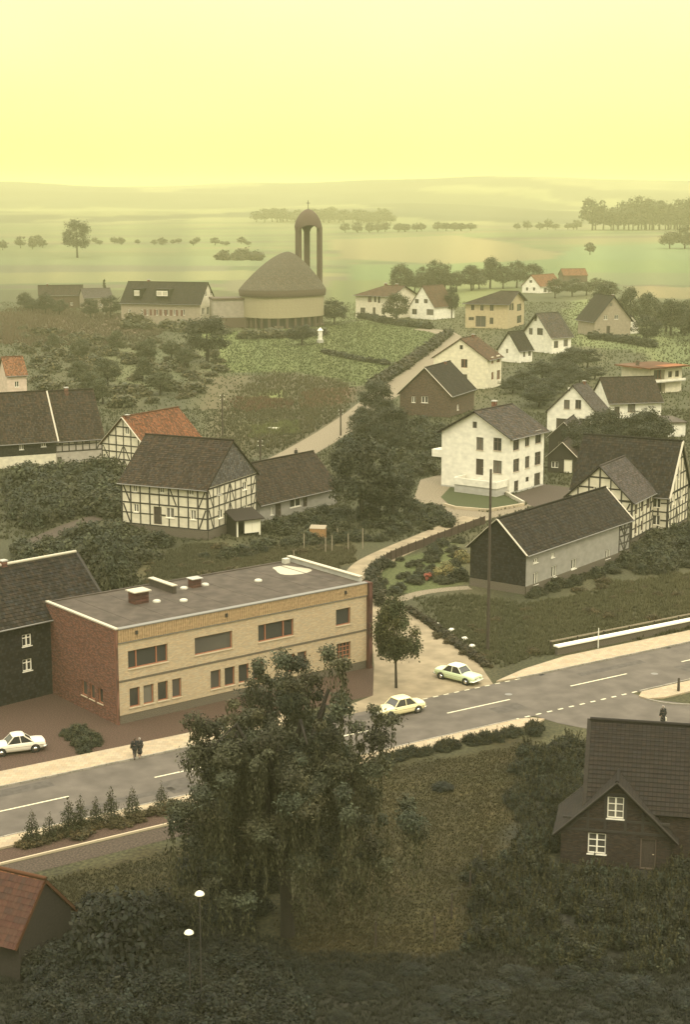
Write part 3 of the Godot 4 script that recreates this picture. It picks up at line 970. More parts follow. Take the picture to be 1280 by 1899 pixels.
func materials() -> void:
	T.fine = noise_tex(1, 0.02, 0.72, 1.0, 5)
	T.blot = noise_tex(2, 0.012, 0.84, 1.0, 5)
	T.ground = noise_tex(3, 0.03, 0.45, 1.0, 6, 1024)
	T.asph = noise_tex(5, 0.008, 0.78, 1.0, 8, 1024)
	T.stain = noise_tex(31, 0.008, 0.7, 1.0, 7, 1024)
	T.tiles = rows_tex(11, 24, 24, 10, 12, 1, 0.55, 0.42, false, 0.18)
	T.tiles_soft = rows_tex(21, 24, 24, 10, 12, 2, 0.6, 0.2, false, 0.1)
	T.slates = rows_tex(12, 24, 32, 10, 8, 1, 0.6, 0.4, true, 0.1)
	T.bricks = rows_tex(13, 24, 48, 12, 5, 1, 0.85, 0.38, true, 0.16)
	T.clad = rows_tex(14, 24, 48, 12, 5, 1, 0.82, 0.13, true, 0.06)
	T.planks = rows_tex(15, 24, 4, 8, 64, 1, 0.4, 0.35, false, 0.1)
	T.slabs = rows_tex(16, 16, 16, 16, 16, 1, 0.8, 0.1, true, 0.04)
	var m: StandardMaterial3D
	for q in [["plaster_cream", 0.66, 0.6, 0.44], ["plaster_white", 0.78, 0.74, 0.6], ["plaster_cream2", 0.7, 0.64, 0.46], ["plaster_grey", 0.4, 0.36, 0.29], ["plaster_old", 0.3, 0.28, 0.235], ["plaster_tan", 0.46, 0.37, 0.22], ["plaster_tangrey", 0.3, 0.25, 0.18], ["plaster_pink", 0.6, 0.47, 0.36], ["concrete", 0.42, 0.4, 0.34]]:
		m = mat(q[0], Color(q[1], q[2], q[3]), 0.92, T.blot, 0.16)
		m.detail_enabled = false
	mat("stone", Color(0.2, 0.165, 0.12), 0.95, T.ground, 0.4)
	# roofs and hung walls carry their courses in the mesh, the tone of each piece in the map
	for q in [["roof_dark", 0.03, 0.024, 0.0195, "tiles"], ["roof_brown", 0.043, 0.031, 0.023, "tiles"], ["roof_brownred", 0.1, 0.06, 0.038, "tiles"], ["roof_orange", 0.17, 0.07, 0.036, "tiles"], ["roof_red", 0.19, 0.085, 0.045, "tiles"], ["roof_grey", 0.075, 0.061, 0.051, "tiles"], ["roof_slate", 0.075, 0.062, 0.055, "slates"], ["slate", 0.024, 0.021, 0.019, "slates"], ["slate_grey", 0.12, 0.108, 0.1, "slates"], ["church_roof", 0.095, 0.08, 0.056, "slates"]]:
		m = mat(q[0], Color(q[1], q[2], q[3]) * 1.25, 0.9, T[q[4]], 1.0, false)
		m.metallic_specular = 0.22
		m.uv1_scale = Vector3(0.16, 0.12, 1)
	m = mat("brick_red", Color(0.19, 0.088, 0.06), 0.9, T.bricks, 1.0, false); m.uv1_scale = Vector3(0.16, 0.26, 1)
	m = mat("brick_pier", Color(0.11, 0.045, 0.034), 0.9, T.bricks, 1.0, false); m.uv1_scale = Vector3(0.16, 0.26, 1)
	m = mat("brick_dark", Color(0.12, 0.08, 0.055), 0.9, T.bricks, 1.0, false); m.uv1_scale = Vector3(0.16, 0.26, 1)
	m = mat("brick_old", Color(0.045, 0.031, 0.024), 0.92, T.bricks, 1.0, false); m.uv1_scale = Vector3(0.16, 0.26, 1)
	mat("church_wall", Color(0.36, 0.31, 0.19), 0.9, T.fine, 0.3)
	m = mat("church_brick", Color(0.105, 0.074, 0.05), 0.9, T.fine, 0.4)
	m = mat("cladding", Color(0.45, 0.355, 0.225), 0.7, T.clad, 1.0, false); m.uv1_scale = Vector3(0.14, 0.24, 1)
	m = mat("fascia", Color(0.43, 0.3, 0.16), 0.75, T.fine, 0.3)
	mat("timber_dark", Color(0.035, 0.028, 0.022), 0.9, T.fine, 0.5)
	mat("beam", Color(0.032, 0.027, 0.023), 0.85)
	mat("pale_strip", Color(0.4, 0.36, 0.27), 0.8)
	mat("gutter", Color(0.16, 0.15, 0.13), 0.6)
	mat("frame_white", Color(0.72, 0.68, 0.55), 0.6)
	mat("frame_dark", Color(0.11, 0.08, 0.06), 0.7)
	mat("frame_red", Color(0.27, 0.11, 0.06), 0.7)
	mat("sill", Color(0.4, 0.33, 0.22), 0.8)
	mat("sill_white", Color(0.7, 0.66, 0.54), 0.7)
	mat("door", Color(0.06, 0.045, 0.035), 0.7, T.fine, 0.6)
	mat("door_white", Color(0.68, 0.64, 0.48), 0.7)
	m = mat("glass", Color(0.03, 0.03, 0.028), 0.12); m.metallic_specular = 0.5
	m = mat("glass_dim", Color(0.06, 0.055, 0.048), 0.15); m.metallic_specular = 0.5
	m = mat("glass_net", Color(0.12, 0.11, 0.09), 0.2); m.metallic_specular = 0.5
	m = mat("curtain_glass", Color(0.4, 0.37, 0.28), 0.3)
	mat("roof_felt", Color(0.082, 0.063, 0.048), 0.9, T.stain, 0.07)
	m = mat("puddle", Color(0.05, 0.05, 0.045), 0.04); m.metallic_specular = 0.7
	mat("skylight", Color(0.42, 0.4, 0.32), 0.35)
	mat("enamel_wet", Color(0.36, 0.33, 0.24), 0.25)
	m = mat("church_wing", Color(0.3, 0.26, 0.2), 0.9, T.blot, 0.1)
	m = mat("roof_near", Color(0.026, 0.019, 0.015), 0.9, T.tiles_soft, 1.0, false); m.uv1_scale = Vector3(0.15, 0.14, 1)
	mat("timber_board", Color(0.085, 0.055, 0.04), 0.9, T.fine, 0.7)
	mat("asphalt", Color(0.112, 0.094, 0.076), 0.92, T.asph, 0.045)
	mat("asphalt_side", Color(0.27, 0.215, 0.135), 0.95, T.asph, 0.05)
	mat("gravel", Color(0.32, 0.26, 0.17), 0.95, T.ground, 0.13)
	m = mat("paving", Color(0.36, 0.285, 0.185), 0.9, T.slabs, 0.14)
	mat("kerb_pale", Color(0.36, 0.32, 0.25), 0.9, T.fine, 0.4)
	mat("asphalt_patch", Color(0.085, 0.073, 0.061), 0.92, T.asph, 0.17)
	mat("kerb", Color(0.3, 0.27, 0.21), 0.9, T.fine, 0.4)
	mat("paint", Color(0.62, 0.57, 0.4), 0.7, T.blot, 0.3)
	mat("red_earth", Color(0.115, 0.068, 0.046), 0.95, T.ground, 0.2)
	mat("path_earth", Color(0.1, 0.072, 0.052), 0.95, T.ground, 0.16)
	mat("lawn", Color(0.075, 0.088, 0.03), 0.95, T.ground, 0.3)
	mat("bark", Color(0.035, 0.028, 0.021), 0.95, T.fine, 0.8)
	mat("wood_pole", Color(0.065, 0.05, 0.038), 0.9, T.fine, 0.6)
	mat("wood_pale", Color(0.34, 0.28, 0.19), 0.9, T.fine, 0.6)
	mat("wood_orange", Color(0.36, 0.2, 0.085), 0.85, T.fine, 0.6)
	mat("metal_pale", Color(0.6, 0.58, 0.48), 0.4)
	mat("enamel", Color(0.75, 0.72, 0.55), 0.3)
	mat("skin", Color(0.46, 0.27, 0.19), 0.6)
	mat("cloth_black", Color(0.02, 0.019, 0.02), 0.95)
	mat("cloth_grey", Color(0.05, 0.048, 0.05), 0.95)
	mat("stocking", Color(0.3, 0.2, 0.14), 0.7)
	mat("bag_light", Color(0.6, 0.55, 0.42), 0.6)
	mat("hair_dark", Color(0.03, 0.02, 0.014), 0.7)
	mat("hair_grey", Color(0.3, 0.27, 0.22), 0.7)
	m = mat("paint_green", Color(0.5, 0.58, 0.34), 0.28); m.clearcoat_enabled = true; m.clearcoat = 0.5
	m = mat("paint_cream", Color(0.7, 0.62, 0.34), 0.28); m.clearcoat_enabled = true; m.clearcoat = 0.5
	m = mat("paint_top", Color(0.76, 0.75, 0.52), 0.28); m.clearcoat_enabled = true; m.clearcoat = 0.5
	m = mat("paint_white", Color(0.6, 0.55, 0.44), 0.28); m.clearcoat_enabled = true; m.clearcoat = 0.5
	m = mat("chrome", Color(0.7, 0.69, 0.64), 0.18); m.metallic = 1.0
	mat("arch", Color(0.012, 0.012, 0.012), 0.9)
	mat("tyre", Color(0.022, 0.021, 0.02), 0.9)
	mat("lamp_glass", Color(0.6, 0.58, 0.5), 0.1)
	mat("red_light", Color(0.3, 0.03, 0.02), 0.2)
	mat("shutter", Color(0.13, 0.06, 0.045), 0.8)
	mat("blue_stripe", Color(0.2, 0.24, 0.3), 0.8)
	mat("flower_red", Color(0.6, 0.12, 0.07), 0.8)
	m = mat("leaf", Color(0.7, 0.69, 0.66), 0.75); m.vertex_color_use_as_albedo = true
	m.backlight_enabled = true; m.backlight = Color(0.42, 0.42, 0.3)
	m.cull_mode = BaseMaterial3D.CULL_DISABLED
	m = mat("ground", Color(1, 1, 1), 0.97, T.ground, 0.09); m.vertex_color_use_as_albedo = true

func foliage() -> void:
	var green := Color(0.0508, 0.0543, 0.0239)
	protos.tree = []
	for i in 4: protos.tree.append({"crown": crown(0.56, 0.45, 0.46, 5600, 80, 0.115, 0.016, green), "trunk": trunk_mesh(0.85, 0.03, 0.26, 5, 0.3)})
	protos.tree_dark = []
	for i in 3: protos.tree_dark.append({"crown": crown(0.55, 0.47, 0.47, 7200, 90, 0.105, 0.0145, Color(0.0310, 0.0331, 0.0166)), "trunk": trunk_mesh(0.85, 0.03, 0.26, 5, 0.25)})
	protos.tree_far = []
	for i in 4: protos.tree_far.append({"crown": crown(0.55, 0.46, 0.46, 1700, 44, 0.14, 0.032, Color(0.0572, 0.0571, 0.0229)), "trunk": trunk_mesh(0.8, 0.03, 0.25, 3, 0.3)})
	protos.bush = []
	for i in 4: protos.bush.append({"crown": mound(1900, 26, 0.28, 0.055, Color(0.0372, 0.0387, 0.0181), 0.45)})
	protos.bush_far = []
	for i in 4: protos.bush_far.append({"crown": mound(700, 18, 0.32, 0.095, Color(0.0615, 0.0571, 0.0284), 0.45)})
	protos.bush_brown = []
	for i in 3: protos.bush_brown.append({"crown": mound(1300, 20, 0.28, 0.055, Color(0.0688, 0.0531, 0.0212), 0.45)})
	protos.bush_yellow = [{"crown": mound(1800, 18, 0.32, 0.055, Color(0.17, 0.14, 0.05))}]
	protos.near_bush = []
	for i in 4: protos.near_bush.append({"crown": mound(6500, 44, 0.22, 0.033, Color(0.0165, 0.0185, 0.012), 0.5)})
	protos.near_shrub = []
	for i in 4:
		var b := MB.new()
		var cl := []
		for k in 44:
			var a := rng.randf() * TAU
			var r := sqrt(rng.randf())
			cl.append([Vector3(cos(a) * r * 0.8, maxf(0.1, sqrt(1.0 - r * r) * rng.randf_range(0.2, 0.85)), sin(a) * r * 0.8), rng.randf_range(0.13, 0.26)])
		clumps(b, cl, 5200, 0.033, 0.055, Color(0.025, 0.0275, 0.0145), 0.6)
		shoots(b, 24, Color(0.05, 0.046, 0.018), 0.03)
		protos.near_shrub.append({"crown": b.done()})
	protos.young_tree = []
	for i in 2: protos.young_tree.append({"crown": conifer(1600, 0.016, Color(0.0395, 0.0413, 0.0168), 0.42), "trunk": trunk_mesh(0.9, 0.02, 0.1, 2, 0.3)})
	protos.conifer = [{"crown": conifer(2600, 0.017, Color(0.0299, 0.0330, 0.0141), 0.2), "trunk": trunk_mesh(0.9, 0.02, 0.1, 2, 0.3)}]
	protos.street_tree = [{"crown": crown(0.58, 0.46, 0.46, 15000, 110, 0.1, 0.0115, Color(0.0449, 0.0472, 0.0159)), "trunk": trunk_mesh(0.85, 0.022, 0.3, 6, 0.2)}]

func terrain() -> void:
	var patches := []
	patch(patches, [Vector3(-44.3, 0, -511.9), Vector3(-7.4, 0, -556.2), Vector3(7.6, 0, -571.0), Vector3(29.1, 0, -530.9), Vector3(31.3, 0, -499.9), Vector3(13.5, 0, -404.9), Vector3(3.5, 0, -369.6), Vector3(-13.4, 0, -399.9), Vector3(-30.0, 0, -399.9)], Color(0.105, 0.125, 0.036))
	patch(patches, [Vector3(-31.7, 0, -387.7), Vector3(-13.4, 0, -399.9), Vector3(3.1, 0, -370.7), Vector3(0.0, 0, -319.2), Vector3(-8.9, 0, -277.0), Vector3(-19.2, 0, -258.6), Vector3(-23.9, 0, -296.6)], Color(0.085, 0.07, 0.034))
	patch(patches, [Vector3(-19.9, 0, -350.2), Vector3(-14.6, 0, -363.3), Vector3(-12.7, 0, -345.4), Vector3(-17.8, 0, -331.8)], Color(0.15, 0.17, 0.05))
	patch(patches, [Vector3(-9.6, 0, -360.2), Vector3(0.0, 0, -365.4), Vector3(-1.1, 0, -340.8), Vector3(-7.7, 0, -327.5)], Color(0.15, 0.085, 0.045))
	patch(patches, [Vector3(-19.9, 0, -311.3), Vector3(-12.7, 0, -315.2), Vector3(-11.1, 0, -300.2), Vector3(-16.8, 0, -293.2)], Color(0.12, 0.11, 0.05))
	patch(patches, [Vector3(-127.9, 0, -638.8), Vector3(-84.8, 0, -594.7), Vector3(-59.7, 0, -528.7), Vector3(-73.4, 0, -501.9), Vector3(-103.6, 0, -516.0)], Color(0.14, 0.095, 0.055))
	patch(patches, [Vector3(-70.3, 0, -449.1), Vector3(-53.7, 0, -474.1), Vector3(-38.7, 0, -399.9), Vector3(-45.2, 0, -355.1), Vector3(-59.6, 0, -387.7)], Color(0.085, 0.09, 0.036))
	patch(patches, [Vector3(-258.6, 0, -932.5), Vector3(-67.5, 0, -974.3), Vector3(0.0, 0, -919.3), Vector3(0.0, 0, -847.5), Vector3(-58.8, 0, -847.5), Vector3(-221.0, 0, -795.6)], Color(0.17, 0.17, 0.07))
	patch(patches, [Vector3(-289.3, 0, -1044.5), Vector3(-71.2, 0, -1028.0), Vector3(-66.0, 0, -952.9), Vector3(-256.7, 0, -925.9)], Color(0.12, 0.12, 0.065))
	patch(patches, [Vector3(-322.6, 0, -1165.6), Vector3(-71.7, 0, -1208.7), Vector3(0.0, 0, -1097.1), Vector3(0.0, 0, -1028.0), Vector3(-71.2, 0, -1028.0), Vector3(-289.3, 0, -1044.5)], Color(0.13, 0.155, 0.065))
	patch(patches, [Vector3(-361.0, 0, -1305.1), Vector3(-143.3, 0, -1279.6), Vector3(-76.1, 0, -1359.2), Vector3(-67.7, 0, -1208.7), Vector3(-322.6, 0, -1165.6)], Color(0.11, 0.13, 0.05))
	patch(patches, [Vector3(-58.8, 0, -847.5), Vector3(0.0, 0, -894.1), Vector3(0.0, 0, -795.6), Vector3(-50.6, 0, -728.7)], Color(0.13, 0.12, 0.062))
	patch(patches, [Vector3(-20.4, 0, -1552.3), Vector3(112.5, 0, -1629.4), Vector3(165.3, 0, -1255.0), Vector3(138.6, 0, -1106.4), Vector3(66.0, 0, -1052.9), Vector3(-7.7, 0, -1165.6)], Color(0.2, 0.175, 0.075))
	patch(patches, [Vector3(0.0, 0, -1052.9), Vector3(66.0, 0, -1052.9), Vector3(161.3, 0, -1165.6), Vector3(281.9, 0, -1125.5), Vector3(235.6, 0, -939.2), Vector3(100.8, 0, -847.5), Vector3(0.0, 0, -847.5)], Color(0.115, 0.16, 0.055))
	patch(patches, [Vector3(138.6, 0, -1106.4), Vector3(187.9, 0, -1359.2), Vector3(366.5, 0, -1465.6), Vector3(281.9, 0, -1125.5)], Color(0.11, 0.16, 0.065))
	patch(patches, [Vector3(136.8, 0, -795.6), Vector3(194.0, 0, -772.0), Vector3(172.7, 0, -686.2), Vector3(125.3, 0, -701.1)], Color(0.18, 0.15, 0.068))
	patch(patches, [Vector3(111.6, 0, -939.2), Vector3(232.3, 0, -925.9), Vector3(199.9, 0, -795.6), Vector3(135.8, 0, -805.5)], Color(0.12, 0.14, 0.06))
	patch(patches, [Vector3(-11.2, 0, -847.5), Vector3(33.6, 0, -847.5), Vector3(88.5, 0, -836.6), Vector3(66.8, 0, -672.0), Vector3(-7.4, 0, -556.2)], Color(0.12, 0.14, 0.045))
	patch(patches, [Vector3(91.3, 0, -672.0), Vector3(105.1, 0, -689.9), Vector3(140.4, 0, -556.2), Vector3(98.5, 0, -387.7), Vector3(82.7, 0, -412.8), Vector3(82.2, 0, -457.1), Vector3(66.3, 0, -474.1)], Color(0.12, 0.14, 0.05))
	patch(patches, [Vector3(-4.3, 0, -85.4), Vector3(-2.7, 0, -95.7), Vector3(-1.6, 0, -110.7), Vector3(2.5, 0, -116.8), Vector3(16.1, 0, -124.8), Vector3(13.2, 0, -110.7), Vector3(9.2, 0, -95.7), Vector3(7.1, 0, -85.8)], Color(0.043, 0.035, 0.012))
	patch(patches, [Vector3(-20.4, 0, -95.7), Vector3(-10.6, 0, -103.1), Vector3(-7.4, 0, -99.1), Vector3(-8.5, 0, -91.1), Vector3(-17.6, 0, -91.1)], Color(0.045, 0.038, 0.014))
	patch(patches, [Vector3(3.5, 0, -170.2), Vector3(3.1, 0, -181.2), Vector3(5.8, 0, -188.2), Vector3(15.0, 0, -200.6), Vector3(13.9, 0, -175.9), Vector3(8.3, 0, -172.7)], Color(0.085, 0.095, 0.03))
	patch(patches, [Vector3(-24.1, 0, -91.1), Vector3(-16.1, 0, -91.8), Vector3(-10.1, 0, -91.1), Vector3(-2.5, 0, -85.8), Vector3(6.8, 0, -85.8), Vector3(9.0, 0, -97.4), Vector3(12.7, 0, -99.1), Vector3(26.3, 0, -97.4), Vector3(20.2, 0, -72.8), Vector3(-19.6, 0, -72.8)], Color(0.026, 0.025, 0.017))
	patch(patches, [Vector3(13.0, 0, -116.3), Vector3(19.7, 0, -122.4), Vector3(16.2, 0, -99.1), Vector3(11.4, 0, -100.9)], Color(0.035, 0.033, 0.02))
	patch(patches, [Vector3(-24.6, 0, -179.9), Vector3(-22.5, 0, -194.2), Vector3(-10.8, 0, -197.4), Vector3(0.7, 0, -200.6), Vector3(1.3, 0, -188.2), Vector3(-14.5, 0, -175.9)], Color(0.1, 0.085, 0.035))
	var zs := [60.0, 20.0, -20.0, -50.0]
	var z := -66.0
	while z > -5400.0:
		zs.append(z)
		z *= (1.011 if z > -700.0 else 1.0065) if z > -2300.0 else 1.02
	var nx := 240
	var b := MB.new()
	var rows := []
	for zz in zs:
		var row := []
		var half := 140.0 + 0.6 * absf(zz)
		for i in nx + 1: 
			var x := half * (2.0 * i / nx - 1.0)
			row.append(Vector3(x, ht(x, zz), zz))
		rows.append(row)
	b.grid(rows)
	var crops := [Color(0.1, 0.12, 0.045), Color(0.115, 0.14, 0.05), Color(0.085, 0.105, 0.042), Color(0.15, 0.14, 0.06), Color(0.12, 0.15, 0.055), Color(0.1, 0.09, 0.05), Color(0.13, 0.15, 0.06)]
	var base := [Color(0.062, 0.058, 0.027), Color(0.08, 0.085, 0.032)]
	for i in b.v.size():
		var p := b.v[i]
		var sc := clampf(-p.z / 500.0, 0.25, 6.0)
		var n1 := patch_noise.get_noise_2d(p.x / sc, p.z / sc)
		var n2 := patch_noise.get_noise_2d(p.x * 3.1 / sc + 500.0, p.z * 3.1 / sc)
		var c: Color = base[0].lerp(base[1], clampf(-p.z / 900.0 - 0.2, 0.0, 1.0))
		if p.z < -760.0 and p.z > -2300.0:
			# strip fields: long narrow parcels, each under its own crop
			var rowi := floori((p.z + 0.07 * p.x + 6.0 * n1) / 34.0)
			var coli := floori((p.x - 0.22 * p.z + 61.0 * (rowi * 7 % 5)) / 150.0)
			c = crops[posmod(rowi * 31 + coli * 17 + (rowi * coli) % 7, crops.size())]
		if p.z < -2300.0:
			# woods and fields on the far hills
			c = Color(0.15, 0.155, 0.065)
			if patch_noise.get_noise_2d(p.x * 0.06, p.z * 0.05) > (0.05 if p.z > -3000.0 else -0.2): c = Color(0.045, 0.05, 0.028)
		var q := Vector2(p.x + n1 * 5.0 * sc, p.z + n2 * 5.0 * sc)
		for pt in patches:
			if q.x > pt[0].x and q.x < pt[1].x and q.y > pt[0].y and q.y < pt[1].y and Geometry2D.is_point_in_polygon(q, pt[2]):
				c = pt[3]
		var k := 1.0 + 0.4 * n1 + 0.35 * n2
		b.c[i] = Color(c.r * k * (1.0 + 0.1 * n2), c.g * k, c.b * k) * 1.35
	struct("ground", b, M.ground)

func patch(list: Array, pts: Array, col: Color) -> void:
	var v := PackedVector2Array()
	var lo := Vector2(1e9, 1e9); var hi := -lo
	for p in pts:
		var q := Vector2(p.x, p.z)
		v.append(q); lo = lo.min(q); hi = hi.max(q)
	list.append([lo, hi, v, col])

func strip(s0: float, s1: float, t0: float, t1: float, y: float) -> MB:
	var b := MB.new()
	b.quad(road(s0, t0, y), road(s1, t0, y), road(s1, t1, y), road(s0, t1, y), Vector3.UP)
	return b

func roads() -> void:
	# the main road, its markings as parts
	var main := struct("main_road", sheet([road(-95, -4.35), road(0, -4.35), road(120, -4.35), road(120, 4.6), road(0, 4.6), road(-95, 4.6)], 0.03), M.asphalt)
	var k := -85.9
	while k < 110.0:
		put(main, "centre_dash", strip(k, k + 6.8, -0.09, 0.09, 0.042), M.paint)
		k += 13.75
	for i in 17: put(main, "edge_dash", strip(9.0 + i * 1.22, 9.55 + i * 1.22, 4.35, 4.55, 0.042), M.paint)
	for i in 12: put(main, "edge_dash", strip(8.6 + i * 1.15, 9.15 + i * 1.15, -4.3, -4.15, 0.042), M.paint)
	# pavements with kerbs
	var pv := struct("pavement", sheet([road(-95, -7.6), road(-95, -4.5), road(-5.0, -4.5), road(-2.6, -4.9), road(-1.6, -6.0), road(-1.4, -7.4)], 0.14, 0.14), M.paving)
	pv = struct("pavement", sheet([road(19.4, -4.6), road(21.5, -4.4), road(120, -4.4), road(120, -7.4), road(30, -7.3), road(24, -6.2), road(20.4, -5.0)], 0.14, 0.14), M.paving)
	pv = struct("pavement", sheet([road(-95, 4.75), road(14.3, 4.75), road(15.4, 5.1), road(16.0, 5.9), road(14.6, 6.4), road(-95, 6.35)], 0.14, 0.14), M.paving)
	pv = struct("pavement", sheet([road(28.0, 4.9), road(120, 4.7), road(120, 7.1), road(28.4, 7.2), road(27.0, 6.6), road(26.9, 5.7)], 0.14, 0.14), M.paving)
	var kn := 0
	for q in [[-95.0, -5.0, -4.43, -38.0, -5.0], [21.5, 120.0, -4.33, 21.5, 50.0], [-95.0, 14.3, 4.67, -38.0, 14.3], [28.0, 120.0, 4.64, 28.0, 48.0]]:
		# stones one by one where the street is in view, a plain strip beyond
		var holder := struct("kerb", strip(q[0], q[1], q[2] - 0.06, q[2] + 0.06, 0.05), M.kerb)
		var s: float = q[3]
		while s < q[4] - 0.9:
			kn += 1
			var st := put(holder, "kerb_stone", unit_box, M.kerb if kn % 3 else M.kerb_pale)
			st.transform = Transform3D(Basis(Vector3.UP, deg_to_rad(33.86)).scaled_local(Vector3(0.97, 0.17, 0.13)), road(s + 0.5, q[2], 0.08 + rng.randf_range(-0.008, 0.008)))
			s += 1.0
	for q in [[-31.0, -3.9, 7.0, 1.3], [-17.5, 1.2, 2.2, 2.6], [3.0, -3.6, 5.5, 1.2], [14.0, 1.0, 3.0, 1.6], [27.0, -2.6, 8.0, 0.9], [36.0, 0.8, 2.6, 2.4], [-26.0, 2.4, 9.0, 0.8]]:
		put(main, "asphalt_patch", strip(q[0], q[0] + q[2], q[1], q[1] + q[3], 0.036), M.asphalt_patch)
	for s in [-29.0, -12.0, 7.0, 24.0, 40.0]:
		put(main, "drain_cover", strip(s, s + 0.5, -4.28, -3.9, 0.038), M.arch)
	for q in [[-8.0, 0.6], [18.0, -1.2], [33.0, 1.4]]:
		var mc := []
		for i in 14: mc.append(road(q[0], q[1]) + Vector3(cos(TAU * i / 14) * 0.33, 0, sin(TAU * i / 14) * 0.33))
		put(main, "manhole_cover", sheet(mc, 0.039), M.gutter)
	struct("branch_road", sheet([road(16.0, 4.55), road(27.2, 4.55), road(27.4, 6.8), road(29.2, 9.6), road(33.0, 12.6), road(45, 20.0), road(38, 28.0), road(22.0, 15.0), road(17.6, 10.0), road(16.4, 7.2)], 0.024), M.asphalt)
	var eb := MB.new()
	var ec := curve([road(27.0, 6.5), road(27.6, 8.4), road(29.2, 9.9), road(33.0, 12.9), road(45, 20.4)], 1.0)
	for i in ec.size() - 1: eb.bar(ec[i] + Vector3(0, 0.05, 0), ec[i + 1] + Vector3(0, 0.05, 0), 0.14, 0.13, Vector3.UP)
	struct("kerb", eb, M.kerb)
	# the lane between the flat-roofed block and the garden corner
	struct("side_lane", sheet([road(-2.0, -4.3), road(18.8, -4.3), Vector3(12.51, 0, -144.70), Vector3(10.77, 0, -150.00), Vector3(8.67, 0, -157.31), Vector3(6.85, 0, -163.31), Vector3(5.18, 0, -167.63), Vector3(3.50, 0, -170.23), Vector3(2.91, 0, -169.28), Vector3(2.66, 0, -154.46), Vector3(2.69, 0, -144.17), Vector3(2.44, 0, -135.11)], 0.018), M.asphalt_side)
	struct("village_lane", ribbon([Vector3(4.15, 0, -167.86), Vector3(2.94, 0, -171.69), Vector3(2.05, 0, -176.19), Vector3(1.98, 0, -180.93), Vector3(3.32, 0, -187.06), Vector3(6.28, 0, -193.60), Vector3(10.27, 0, -200.93), Vector3(14.33, 0, -208.45), Vector3(17.80, 0, -214.64)], 4.2, 0.022, 4.0), M.asphalt_side)
	struct("yard", sheet([Vector3(13.40, 0, -204.97), Vector3(17.99, 0, -211.69), Vector3(25.11, 0, -220.80), Vector3(28.68, 0, -228.58), Vector3(29.74, 0, -238.72), Vector3(25.37, 0, -223.20), Vector3(19.66, 0, -218.45), Vector3(14.89, 0, -221.60), Vector3(17.20, 0, -241.99), Vector3(15.00, 0, -249.28), Vector3(11.57, 0, -244.37), Vector3(9.92, 0, -228.58), Vector3(12.40, 0, -220.02), Vector3(13.96, 0, -213.90)], 0.014), M.gravel)
	struct("upper_lane", ribbon([Vector3(-13.81, 0, -252.31), Vector3(-9.80, 0, -264.08), Vector3(-6.09, 0, -278.20), Vector3(-1.80, 0, -296.65), Vector3(3.02, 0, -320.86), Vector3(6.91, 0, -343.56), Vector3(12.44, 0, -371.79), Vector3(20.80, 0, -415.51), Vector3(28.53, 0, -460.43), Vector3(32.43, 0, -492.27), Vector3(31.35, 0, -518.09), Vector3(24.80, 0, -533.13)], 6.0, 0.04, 7.0), M.gravel)
	struct("garden_path", ribbon([Vector3(3.42, 0, -166.01), Vector3(5.80, 0, -169.04), Vector3(8.27, 0, -172.18), Vector3(11.33, 0, -173.91), Vector3(13.89, 0, -174.67)], 1.6, 0.02), M.gravel)
	struct("farm_track", ribbon([Vector3(-39.03, 0, -197.36), Vector3(-37.50, 0, -203.94), Vector3(-35.15, 0, -210.96), Vector3(-32.20, 0, -215.40), Vector3(-27.30, 0, -205.65)], 3.2, 0.02), M.path_earth)
	struct("forecourt", sheet([road(-60, -7.5), road(-2.2, -7.5), Vector3(2.49, 0, -135.11), Vector3(2.64, 0, -144.00), Vector3(1.81, 0, -145.05), Vector3(-18.80, 0, -129.16), Vector3(-25.92, 0, -137.31), Vector3(-27.15, 0, -134.80), Vector3(-28.78, 0, -133.57), Vector3(-30.58, 0, -129.16)], 0.016), M.red_earth)
	struct("lower_path", sheet([road(-60, 8.9), road(-6, 9.0), road(-6, 10.9), road(-60, 11.4)], 0.016), M.path_earth)
	var rk := MB.new()
	rk.box(Transform3D(Basis(Vector3.UP, deg_to_rad(33.86)), road(-33, 8.75, 0.06)), Vector3(54, 0.16, 0.14))
	struct("edging", rk, M.sill)
	struct("earth_verge", sheet([road(-60, 6.5), road(-4, 6.5), road(-4, 8.6), road(-60, 8.6)], 0.012), M.red_earth)
	struct("lawn", sheet([Vector3(13.87, 0, -229.85), Vector3(15.81, 0, -238.26), Vector3(17.69, 0, -241.99), Vector3(20.90, 0, -237.35), Vector3(23.69, 0, -229.85), Vector3(24.93, 0, -224.01), Vector3(19.36, 0, -219.23), Vector3(14.82, 0, -222.80)], 0.05), M.lawn)
	struct("house_yard", sheet([Vector3(24.09, 0, -230.71), Vector3(30.13, 0, -240.58), Vector3(33.76, 0, -237.35), Vector3(34.92, 0, -231.58), Vector3(26.71, 0, -218.45), Vector3(26.13, 0, -223.20)], 0.018), M.path_earth)

